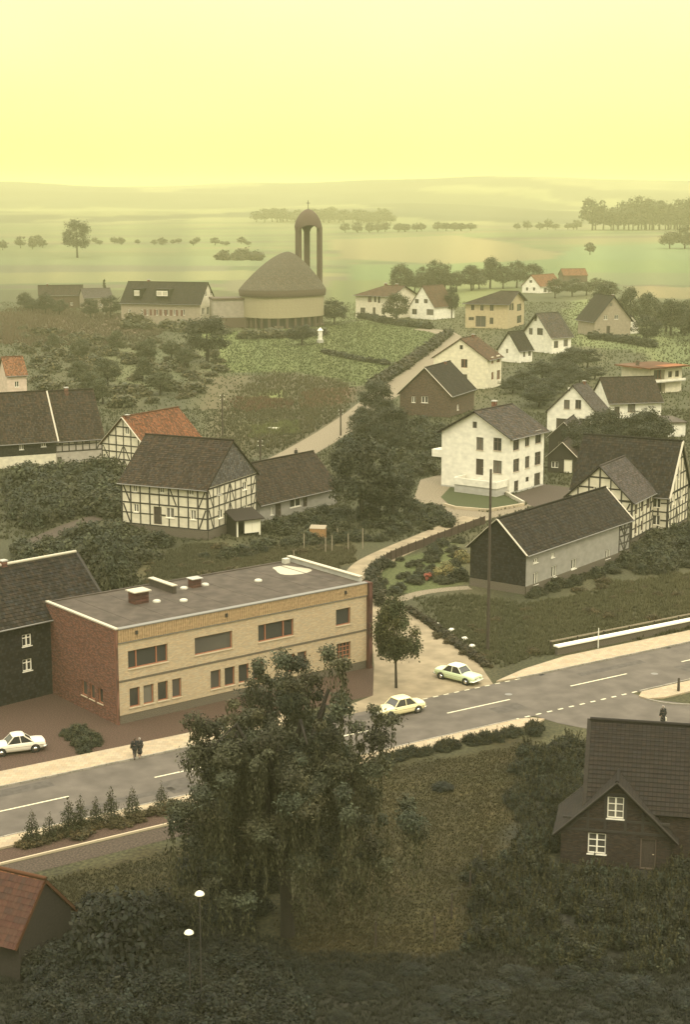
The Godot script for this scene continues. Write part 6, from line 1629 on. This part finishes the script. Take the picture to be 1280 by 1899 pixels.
func grasses() -> void:
	# tufts of grass over the near meadow and the rough ground of the gardens
	var b := MB.new()
	for i in 9:
		var a := TAU * i / 9.0 + rng.randf()
		var o := Vector3(cos(a), 0, sin(a))
		var s := Vector3(-o.z, 0, o.x) * 0.09
		var lean := rng.randf_range(0.2, 0.6)
		b.tri(o * 0.1 - s, o * 0.1 + s, o * (0.1 + lean) + Vector3(0, rng.randf_range(0.6, 1.0), 0), o)
	var tuft := b.done()
	for k in keepout:
		var r := Rect2(k[0], Vector2.ZERO)
		for v in k: r = r.expand(v)
		boxes.append(r)
	for q in [["meadow_grass", [Vector3(-4.26, 0, -84.79), Vector3(-2.70, 0, -94.93), Vector3(-1.53, 0, -108.57), Vector3(2.45, 0, -116.49), Vector3(15.58, 0, -123.95), Vector3(12.85, 0, -110.67), Vector3(9.19, 0, -95.74), Vector3(7.01, 0, -84.79)], 40000, 0.08, 0.17, Color(0.05, 0.041, 0.014)],
			["meadow_grass", [Vector3(-19.74, 0, -95.74), Vector3(-10.53, 0, -102.71), Vector3(-7.73, 0, -99.11), Vector3(-9.43, 0, -91.06), Vector3(-16.91, 0, -91.06)], 9000, 0.08, 0.18, Color(0.045, 0.039, 0.015)],
			["rough_grass", [Vector3(-20.14, 0, -74.87), Vector3(23.40, 0, -74.87), Vector3(30.22, 0, -99.11), Vector3(22.82, 0, -97.40), Vector3(20.24, 0, -85.45), Vector3(-2.47, 0, -86.11), Vector3(-11.22, 0, -92.58), Vector3(-17.56, 0, -91.06)], 46000, 0.14, 0.34, Color(0.024, 0.025, 0.016)],
			["rough_grass", [Vector3(6.83, 0, -165.56), Vector3(13.67, 0, -173.41), Vector3(20.12, 0, -167.40), Vector3(54.82, 0, -191.18), Vector3(47.66, 0, -165.10), Vector3(35.13, 0, -156.89), Vector3(15.16, 0, -143.65), Vector3(12.57, 0, -145.41)], 38000, 0.2, 0.5, Color(0.075, 0.074, 0.033)],
			["rough_grass", [Vector3(-25.39, 0, -172.18), Vector3(-23.37, 0, -195.78), Vector3(-10.68, 0, -195.78), Vector3(1.35, 0, -197.36), Vector3(1.27, 0, -185.35), Vector3(-14.47, 0, -175.94)], 14000, 0.3, 0.6, Color(0.08, 0.072, 0.034)],
			["rough_grass", [Vector3(23.23, 0, -130.89), Vector3(30.56, 0, -135.42), Vector3(28.79, 0, -127.06), Vector3(25.87, 0, -128.03)], 3000, 0.15, 0.35, Color(0.08, 0.075, 0.03)],
			["village_grass", [Vector3(-53.16, 0, -197.36), Vector3(56.52, 0, -197.36), Vector3(92.30, 0, -327.53), Vector3(-86.80, 0, -327.53)], 56000, 0.2, 0.55, Color(0.052, 0.055, 0.025)],
			["village_grass", [Vector3(-83.63, 0, -315.24), Vector3(88.92, 0, -315.24), Vector3(186.96, 0, -671.96), Vector3(-175.83, 0, -671.96)], 56000, 0.25, 0.6, Color(0.052, 0.062, 0.024)],
			["village_grass", [Vector3(-31.09, 0, -387.67), Vector3(-10.68, 0, -399.86), Vector3(3.72, 0, -370.70), Vector3(31.35, 0, -496.08), Vector3(9.39, 0, -565.95), Vector3(-41.66, 0, -522.31)], 16000, 0.2, 0.5, Color(0.078, 0.1, 0.033)],
			["garden_plants", [Vector3(-21.48, 0, -265.21), Vector3(-25.82, 0, -327.53), Vector3(-24.45, 0, -365.37), Vector3(-16.02, 0, -399.86), Vector3(2.50, 0, -373.98), Vector3(0.00, 0, -327.53), Vector3(-9.33, 0, -276.97)], 5000, 0.3, 0.9, Color(0.085, 0.076, 0.036)],
			["garden_plants", [Vector3(-25.13, 0, -340.78), Vector3(-13.96, 0, -347.33), Vector3(-10.65, 0, -334.47), Vector3(-21.54, 0, -320.86)], 700, 0.4, 0.9, Color(0.12, 0.065, 0.038)],
			["garden_plants", [Vector3(-9.56, 0, -357.13), Vector3(1.22, 0, -363.27), Vector3(-1.13, 0, -338.05), Vector3(-7.65, 0, -325.83)], 600, 0.4, 0.9, Color(0.12, 0.075, 0.04)],
			["garden_plants", [Vector3(-17.36, 0, -303.82), Vector3(-8.37, 0, -311.34), Vector3(-9.84, 0, -292.50), Vector3(-16.40, 0, -286.48)], 600, 0.5, 1.0, Color(0.12, 0.13, 0.045)],
			["hillside_growth", [Vector3(-136.03, 0, -651.66), Vector3(-85.61, 0, -600.19), Vector3(-57.99, 0, -528.75), Vector3(-63.55, 0, -465.45), Vector3(-99.43, 0, -474.07)], 9000, 0.5, 1.4, Color(0.095, 0.066, 0.04)]]:
		var p2 := PackedVector2Array()
		var lo := Vector2(1e9, 1e9); var hi := -lo
		for p in q[1]:
			var v := Vector2(p.x, p.z)
			p2.append(v); lo = lo.min(v); hi = hi.max(v)
		var xs: Array[Transform3D] = []
		var cs := PackedColorArray()
		var walled := lo.y < -95.0
		for i in int(q[2]):
			var v := Vector2(rng.randf_range(lo.x, hi.x), rng.randf_range(lo.y, hi.y))
			var far := clampf(-v.y / 150.0, 0.6, 4.0)
			var n1 := patch_noise.get_noise_2d(v.x * 2.5 / far, v.y * 2.5 / far)
			var jit := Vector2(n1 * 5.0 + rng.randf_range(-1.2, 1.2), patch_noise.get_noise_2d(v.y * 3.0, v.x * 3.0) * 5.0) * far
			if not Geometry2D.is_point_in_polygon(v + jit, p2): continue
			if walled and on_road(v): continue
			var s: float = rng.randf_range(q[3], q[4]) * (1.0 + 0.5 * n1)
			xs.append(Transform3D(Basis(Vector3.UP, rng.randf() * TAU).scaled(Vector3(s * 1.2, s, s * 1.2)), Vector3(v.x, 0.0, v.y)))
			var k: float = rng.randf_range(0.8, 1.2) * (1.0 + (0.25 if q[0] == "meadow_grass" else 0.5) * n1)
			cs.append(Color(q[5].r * k * (1.0 + 0.2 * n1), q[5].g * k, q[5].b * k))
		var mm := MultiMesh.new()
		mm.transform_format = MultiMesh.TRANSFORM_3D
		mm.use_colors = true
		mm.mesh = tuft
		mm.instance_count = xs.size()
		for i in xs.size():
			mm.set_instance_transform(i, xs[i]); mm.set_instance_color(i, cs[i])
		var o := MultiMeshInstance3D.new()
		o.name = numbered(q[0])
		o.multimesh = mm
		o.material_override = M.leaf
		add_child(o)
		o.set_meta("kind", "stuff")
		tag(o, {"meadow_grass": "olive brown meadow grass in the near garden", "rough_grass": "rough dark grass of the gardens", "garden_plants": "mixed vegetable rows and weeds above the farm", "village_grass": "uneven grass between the village houses", "hillside_growth": "reddish brown weeds on the upper left hillside"}[q[0]], "grass")

func on_road(v: Vector2) -> bool:
	for i in keepout.size():
		if boxes[i].has_point(v) and Geometry2D.is_point_in_polygon(v, keepout[i]): return true
	return false

func willow() -> void:
	# a great willow and the darker tree at its left: limbs, clumped crown and hanging strands
	for q in [["willow_tree", "huge dark willow with hanging strands in front of the yellow block", Vector3(-3.36, 0, -88.53), 6.5, 6.2, 17.6, Color(0.05, 0.052, 0.028), 115000, 1300],
			["willow_tree", "darker drooping tree merging into the left side of the great willow", Vector3(-6.69, 0, -93.98), 2.7, 2.6, 10.6, Color(0.03, 0.032, 0.02), 19000, 480]]:
		var o := thing(q[0], q[1], "tree", q[2], 0.0)
		var rx: float = q[3]; var rz: float = q[4]; var hh: float = q[5]
		var tb := MB.new()
		tb.tube([Vector3.ZERO, Vector3(-0.1, hh * 0.15, 0), Vector3(-0.3, hh * 0.3, 0.1)], [0.45, 0.36, 0.32], 10)
		put(o, "trunk", tb, M.bark)
		var cl := []
		for i in 11:
			var a := TAU * i / 11.0 + rng.randf() * 0.4
			var dv := Vector3(cos(a) * rx, 0, sin(a) * rz) * rng.randf_range(0.45, 0.7)
			var lb := MB.new()
			var top := hh * rng.randf_range(0.62, 0.86)
			var pts := [Vector3(-0.3, hh * 0.28, 0.1), dv * 0.35 + Vector3(0, lerpf(hh * 0.3, top, 0.62), 0), dv * 0.72 + Vector3(0, top, 0), dv * 1.05 + Vector3(0, top * 0.92, 0)]
			lb.tube(pts, [0.3, 0.2, 0.11, 0.04], 7)
			put(o, "limb", lb, M.bark)
		var n := int(rx * 42.0)
		for i in n:
			var d := rdir()
			if d.y < -0.78: d.y = -d.y * 0.4
			var k := rng.randf_range(0.55, 1.0)
			var lop := 1.0 + 0.2 * sin(3.0 * atan2(d.z, d.x) + 1.0) + 0.14 * sin(7.0 * d.y + 3.0 * d.x)
			cl.append([Vector3(d.x * rx * k * lop, hh * 0.51 + d.y * hh * 0.45 * k * lop, d.z * rz * k * lop), rng.randf_range(0.25, 1.0) * (0.5 + 0.05 * rx)])
		var cb := MB.new()
		clumps(cb, cl, int(q[7]), 0.047, 0.115, q[6], 0.45, 0.5)
		put(o, "crown", cb, M.leaf)
		var sb := MB.new()
		for i in int(q[8]):
			var s: Array = cl[rng.randi() % cl.size()]
			var p: Vector3 = s[0] + Vector3(rng.randf_range(-1, 1), -0.3, rng.randf_range(-1, 1)) * s[1] * 0.8
			var l := minf(rng.randf_range(0.8, 4.6), p.y - 2.4)
			if l < 0.6: continue
			var sway := Vector3(rng.randf_range(-0.12, 0.12), -1, rng.randf_range(-0.12, 0.12))
			var f := rng.randf_range(0.75, 1.35)
			var m := int(l / 0.085)
			for j in m:
				var t := float(j) / m
				var pp := p + sway * l * t + Vector3(sin(t * 5.0 + i) * 0.12, 0, cos(t * 4.0 + i) * 0.12) + rdir() * 0.12
				var g := f * rng.randf_range(0.75, 1.25)
				sb.col = Color(q[6].r * g * 1.15, q[6].g * g * 1.1, q[6].b * g)
				var nn := Vector3(rng.randf_range(-1, 1), rng.randf_range(0.0, 0.5), rng.randf_range(-1, 1)).normalized()
				var k := sb.v.size()
				var tt := (Vector3.DOWN + rdir() * 0.4).normalized() * 0.12
				var ss := nn.cross(tt).normalized() * 0.045
				sb.v.append(pp - tt); sb.v.append(pp + ss); sb.v.append(pp + tt); sb.v.append(pp - ss)
				for w in 4:
					sb.n.append(nn); sb.c.append(sb.col); sb.uv.append(Vector2.ZERO)
				for w in [0, 1, 2, 0, 2, 3]: sb.ix.append(k + w)
		put(o, "hanging_strands", sb, M.leaf, true)

func post(called: String, label: String, cat: String, at: Vector3, h: float, r: float, m: String, group := "") -> MeshInstance3D:
	var b := MB.new()
	b.tube([Vector3.ZERO, Vector3(0, h * 0.5, 0), Vector3(0, h, 0)], [r, r * 0.9, r * 0.75], 8)
	var o := put(self, called, b, M[m])
	o.position = at
	tag(o, label, cat, group)
	return o

func pole(label: String, at: Vector3, h: float, arms := 2) -> void:
	var o := thing("utility_pole", label, "pole", at, 20.0)
	var b := MB.new()
	b.tube([Vector3.ZERO, Vector3(0, h, 0)], [0.17, 0.11], 9)
	put(o, "shaft", b, M.wood_pole)
	for k in arms:
		var y := h - 0.5 - k * 0.7
		block(o, "crossarm", Vector3(-0.45, y, -0.06), Vector3(0.45, y + 0.1, 0.06), M.wood_pole)
		for s in [-0.38, 0.38]:
			var i := MB.new()
			i.lathe([Vector2(0.05, 0), Vector2(0.06, 0.08), Vector2(0.035, 0.1), Vector2(0.05, 0.16), Vector2(0, 0.18)], Vector3(s, y + 0.1, 0), 8)
			put(o, "insulator", i, M.enamel)

func street() -> void:
	car("pale green saloon car waiting at the mouth of the side lane", Vector3(10.16, 0, -139.58), -42.0, "paint_green", 4.45, "paint_top")
	car("cream saloon car driving on the main road past the willow", Vector3(4.57, 0, -130.02), 213.9, "paint_cream", 4.5, "paint_cream")
	car("white coupe parked at the left edge beside the red brick building", Vector3(-25.69, 0, -120.61), 203.0, "paint_white", 4.3, "paint_white", true)
	person("man in dark suit with trousers walking left of the pair on the pavement", Vector3(-16.23, 0, -118.88), 205.0, 1.72, 0.8, 0.84, "cloth_black", "cloth_grey", "hair_dark", false, false)
	person("person in knee-length dark coat and pale stockings, right of the pavement pair", Vector3(-15.88, 0, -119.13), 205.0, 1.64, 0.6, 0.52, "cloth_black", "stocking", "hair_grey", true, false)
	person("person in dark clothes standing on the upper lane above the barn roof", Vector3(-8.13, 0, -264.65), 40.0, 1.75, 0.7, 0.6, "cloth_black", "cloth_grey", "hair_dark", false, false)
	person("person in long dark coat with light bag walking by the branch road", Vector3(26.10, 0, -126.92), 200.0, 1.72, 0.5, 0.5, "cloth_black", "stocking", "hair_grey", true, true)
	pole("tall dark wooden pole in front of the black slate gable", Vector3(13.66, 0, -149.24), 17.6, 0)
	pole("dark pole in the gardens above the slate-gabled farmhouse", Vector3(-22.04, 0, -288.46), 8.0)
	pole("small pole beside the upper lane at the hedge", Vector3(-0.78, 0, -291.14), 5.0)
	pole("thin pole by the chimney of the long low barn", Vector3(-13.44, 0, -253.34), 5.0)
	post("marker_post", "thin white post at the garden edge by the far pavement", "post", Vector3(24.37, 0, -150.18), 2.0, 0.06, "metal_pale")
	post("marker_post", "dark short post standing on the near pavement at the right edge", "post", Vector3(29.23, 0, -136.04), 1.3, 0.13, "wood_pole")
	# white-capped wall beside the far pavement
	var w := thing("roadside_wall", "low wall with broad white cap along the far pavement at the right", "wall", road(44.0, -8.4), 33.86)
	block(w, "wall_face", Vector3(-14.2, 0, -0.2), Vector3(14.0, 0.75, 0.2), M.stone)
	for i in 12:
		var x := -14.3 + i * 2.36
		block(w, "capstone", Vector3(x, 0.752, -0.34), Vector3(x + 2.34, 0.9, 0.36), M.sill_white)
	var fr := thing("railing", "dark rail behind the white-capped wall", "railing", road(44.0, -9.5), 33.86)
	for i in 9: block(fr, "post", Vector3(-14 + i * 3.4, 0, -0.05), Vector3(-13.9 + i * 3.4, 1.0, 0.05), M.wood_pole)
	block(fr, "rail", Vector3(-14, 0.9, -0.11), Vector3(13.4, 1.04, -0.051), M.wood_pale)
	# board fence along the lane from the bend to the barn
	var fp := curve([Vector3(3.73, 0, -181.47), Vector3(4.58, 0, -186.20), Vector3(6.84, 0, -190.88), Vector3(10.77, 0, -197.36), Vector3(14.58, 0, -203.94), Vector3(18.59, 0, -210.24)], 2.2)
	var fo := thing("board_fence", "brown board fence along the garden side of the village lane", "fence", fp[0])
	for i in fp.size() - 1:
		var a: Vector3 = fp[i] - fp[0]; var e: Vector3 = fp[i + 1] - fp[0]
		beam(fo, "post", a, a + Vector3(0, 1.25, 0), 0.12, 0.12, Vector3.BACK, M.wood_pole)
		var sd := (e - a).cross(Vector3.UP).normalized()
		for k in 9:
			var p := a.lerp(e, (k + 0.5) / 9.0)
			beam(fo, "board", p + Vector3(0, 0.05, 0), p + Vector3(0, 1.05 + rng.randf() * 0.1, 0), 0.2, 0.03, sd, M.timber_board)
	# garden kerb wall round the lawn of the villa
	var lp := [Vector3(13.94, 0, -223.20), Vector3(15.37, 0, -220.80), Vector3(19.69, 0, -218.84), Vector3(25.15, 0, -223.20)]
	var gw := thing("garden_wall", "low kerb wall curving round the villa's lawn", "wall", lp[0])
	for i in 3:
		var a: Vector3 = lp[i] - lp[0]; var e: Vector3 = lp[i + 1] - lp[0]
		beam(gw, "wall_segment", a + Vector3(0, 0.2, 0), e + Vector3(0, 0.2, 0), 0.4, 0.25, (e - a).cross(Vector3.UP).normalized(), M.sill)
	var gw2 := thing("garden_wall", "straight pale wall between the villa's lawn and its yard", "wall", Vector3(22.30, 0, -236.90))
	var a2: Vector3 = Vector3(25.23, 0, -224.01) - Vector3(22.30, 0, -236.90)
	beam(gw2, "wall_segment", Vector3(0, 0.25, 0), a2 + Vector3(0, 0.25, 0), 0.5, 0.3, a2.cross(Vector3.UP).normalized(), M.pale_strip)
	# posts and the hutch in the garden behind the block
	var pw := ["left of the wooden hutch", "just below the wooden hutch", "right of and below the hutch", "short and bright, right of the hutch", "second from the right end", "at the right end, tallest", "farthest left, near the roof parapet"]
	var pi := -1
	for p in [Vector3(-5.02, 0, -193.60), Vector3(-2.36, 0, -191.78), Vector3(-1.58, 0, -192.38), Vector3(-0.95, 0, -199.94), Vector3(0.40, 0, -193.60), Vector3(2.19, 0, -194.84), Vector3(-6.00, 0, -184.79)]:
		pi += 1
		post("garden_post", "pale wooden garden post, " + pw[pi], "post", p, [2.2, 2.1, 2.2, 1.6, 2.2, 2.6, 2.0][pi], 0.07, "wood_pale", "posts in the garden behind the block")
	var hu := thing("wooden_hutch", "orange-brown boarded hutch among the posts behind the yellow block", "hutch", Vector3(-3.40, 0, -199.29), -10.0)
	for i in 7:
		block(hu, "board", Vector3(-0.95 + i * 0.272, 0.25, 0.55), Vector3(-0.69 + i * 0.272, 1.75 - 0.02 * (i % 3), 0.6), M.wood_orange)
	for s in [-0.97, 0.93]: block(hu, "side_panel", Vector3(s, 0.25, -0.5), Vector3(s + 0.05, 1.7, 0.54), M.wood_orange)
	var hr := MB.new()
	hr.box(Transform3D(Basis(Vector3.RIGHT, deg_to_rad(12)), Vector3(0, 1.86, 0.0)), Vector3(2.05, 0.06, 1.25))
	put(hu, "roof", hr, M.wood_pale)
	for x in [-0.9, 0.85]:
		for z in [-0.45, 0.45]: block(hu, "leg", Vector3(x, 0, z), Vector3(x + 0.08, 0.25, z + 0.08), M.wood_pole)
	# wayside pillar by the church
	var wp := thing("wayside_pillar", "small white wayside pillar in the grass below the church", "monument", Vector3(-7.37, 0, -481.19), 20.0)
	block(wp, "base", Vector3(-0.8, 0, -0.8), Vector3(0.8, 1.0, 0.8), M.concrete)
	block(wp, "shaft", Vector3(-0.5, 1.0, -0.5), Vector3(0.5, 3.6, 0.5), M.plaster_white)
	var pc := MB.new()
	pc.lathe([Vector2(0.95, 3.6), Vector2(0.9, 3.8), Vector2(0, 4.7)], Vector3.ZERO, 4)
	put(wp, "cap", pc, M.plaster_white)
	# lamps in the near garden
	for q in [[Vector3(-7.68, 6.6, -79.88), "upper of two white enamel lamp shades in the dark foreground"], [Vector3(-8.37, 4, -80.73), "lower of two white enamel lamp shades in the dark foreground"]]:
		var at: Vector3 = q[0]
		var lo := thing("garden_lamp", q[1], "lamp", Vector3(at.x, 0, at.z))
		var s := MB.new()
		s.tube([Vector3(0, 0, 0), Vector3(0, at.y - 0.1, 0)], [0.035, 0.03], 7)
		put(lo, "post", s, M.beam)
		var hd := MB.new()
		hd.lathe([Vector2(0.25, at.y - 0.12), Vector2(0.27, at.y - 0.1), Vector2(0.22, at.y), Vector2(0.1, at.y + 0.08), Vector2(0.0, at.y + 0.1)], Vector3.ZERO, 16)
		put(lo, "lamp_shade", hd, M.enamel)
	# fence of posts and wire along the meadow
	var fps := [Vector3(1.78, 0, -87.00), Vector3(5.21, 0, -87.62), Vector3(6.42, 0, -90.77), Vector3(7.78, 0, -94.13), Vector3(8.82, 0, -98.25)]
	var mf := thing("meadow_fence", "dark fence posts joined by wire along the edge of the olive meadow", "fence", fps[0])
	for i in fps.size():
		var p: Vector3 = fps[i] - fps[0]
		beam(mf, "post", p, p + Vector3(0, 1.6, 0), 0.1, 0.1, Vector3.BACK, M.wood_pole)
		if i > 0:
			var l: Vector3 = fps[i - 1] - fps[0]
			for y in [0.6, 1.4]:
				beam(mf, "wire", l + Vector3(0, y, 0), p + Vector3(0, y, 0), 0.006, 0.006, Vector3.UP, M.beam)
	# pale stones on the lane corner
	var si := -1
	for p in [Vector3(9.39, 0, -158.56), Vector3(9.58, 0, -156.28), Vector3(10.68, 0, -156.48), Vector3(11.74, 0, -153.27), Vector3(12.27, 0, -150.56)]:
		si += 1
		var s := MB.new()
		s.lathe([Vector2(0.34, 0), Vector2(0.36, 0.12), Vector2(0.2, 0.26), Vector2(0, 0.3)], Vector3.ZERO, 7)
		var o := put(self, "pale_stone", s, M.sill_white)
		o.position = p
		o.rotation.y = rng.randf() * 6.0
		tag(o, "pale boulder on the lane corner, %s from left" % ORD[si], "stone", "pale stones on the lane corner")
	var fl := MB.new()
	var fcl := []
	for i in 7: fcl.append([Vector3(rng.randf_range(-0.3, 0.3), rng.randf_range(0.4, 0.9), rng.randf_range(-0.3, 0.3)), 0.2])
	clumps(fl, fcl, 260, 0.06, 0.08, Color(0.3, 0.08, 0.05))
	var fw := put(self, "red_flowers", fl, M.leaf)
	fw.position = Vector3(9.37, 0, -177.75)
	tag(fw, "red flowering plant in the cottage garden inside the lane bend", "flowers")
	# pale boards lying in the gardens above the farm
	var pb := put(self, "cold_frame", unit_box, M.enamel)
	pb.transform = Transform3D(Basis(Vector3.UP, 0.2).scaled(Vector3(2.6, 0.3, 1.4)), Vector3(-13.09, 0, -299.48) + Vector3(0, 0.16, 0))
	tag(pb, "pale cold frame lying in the vegetable plots above the lane", "cold frame")
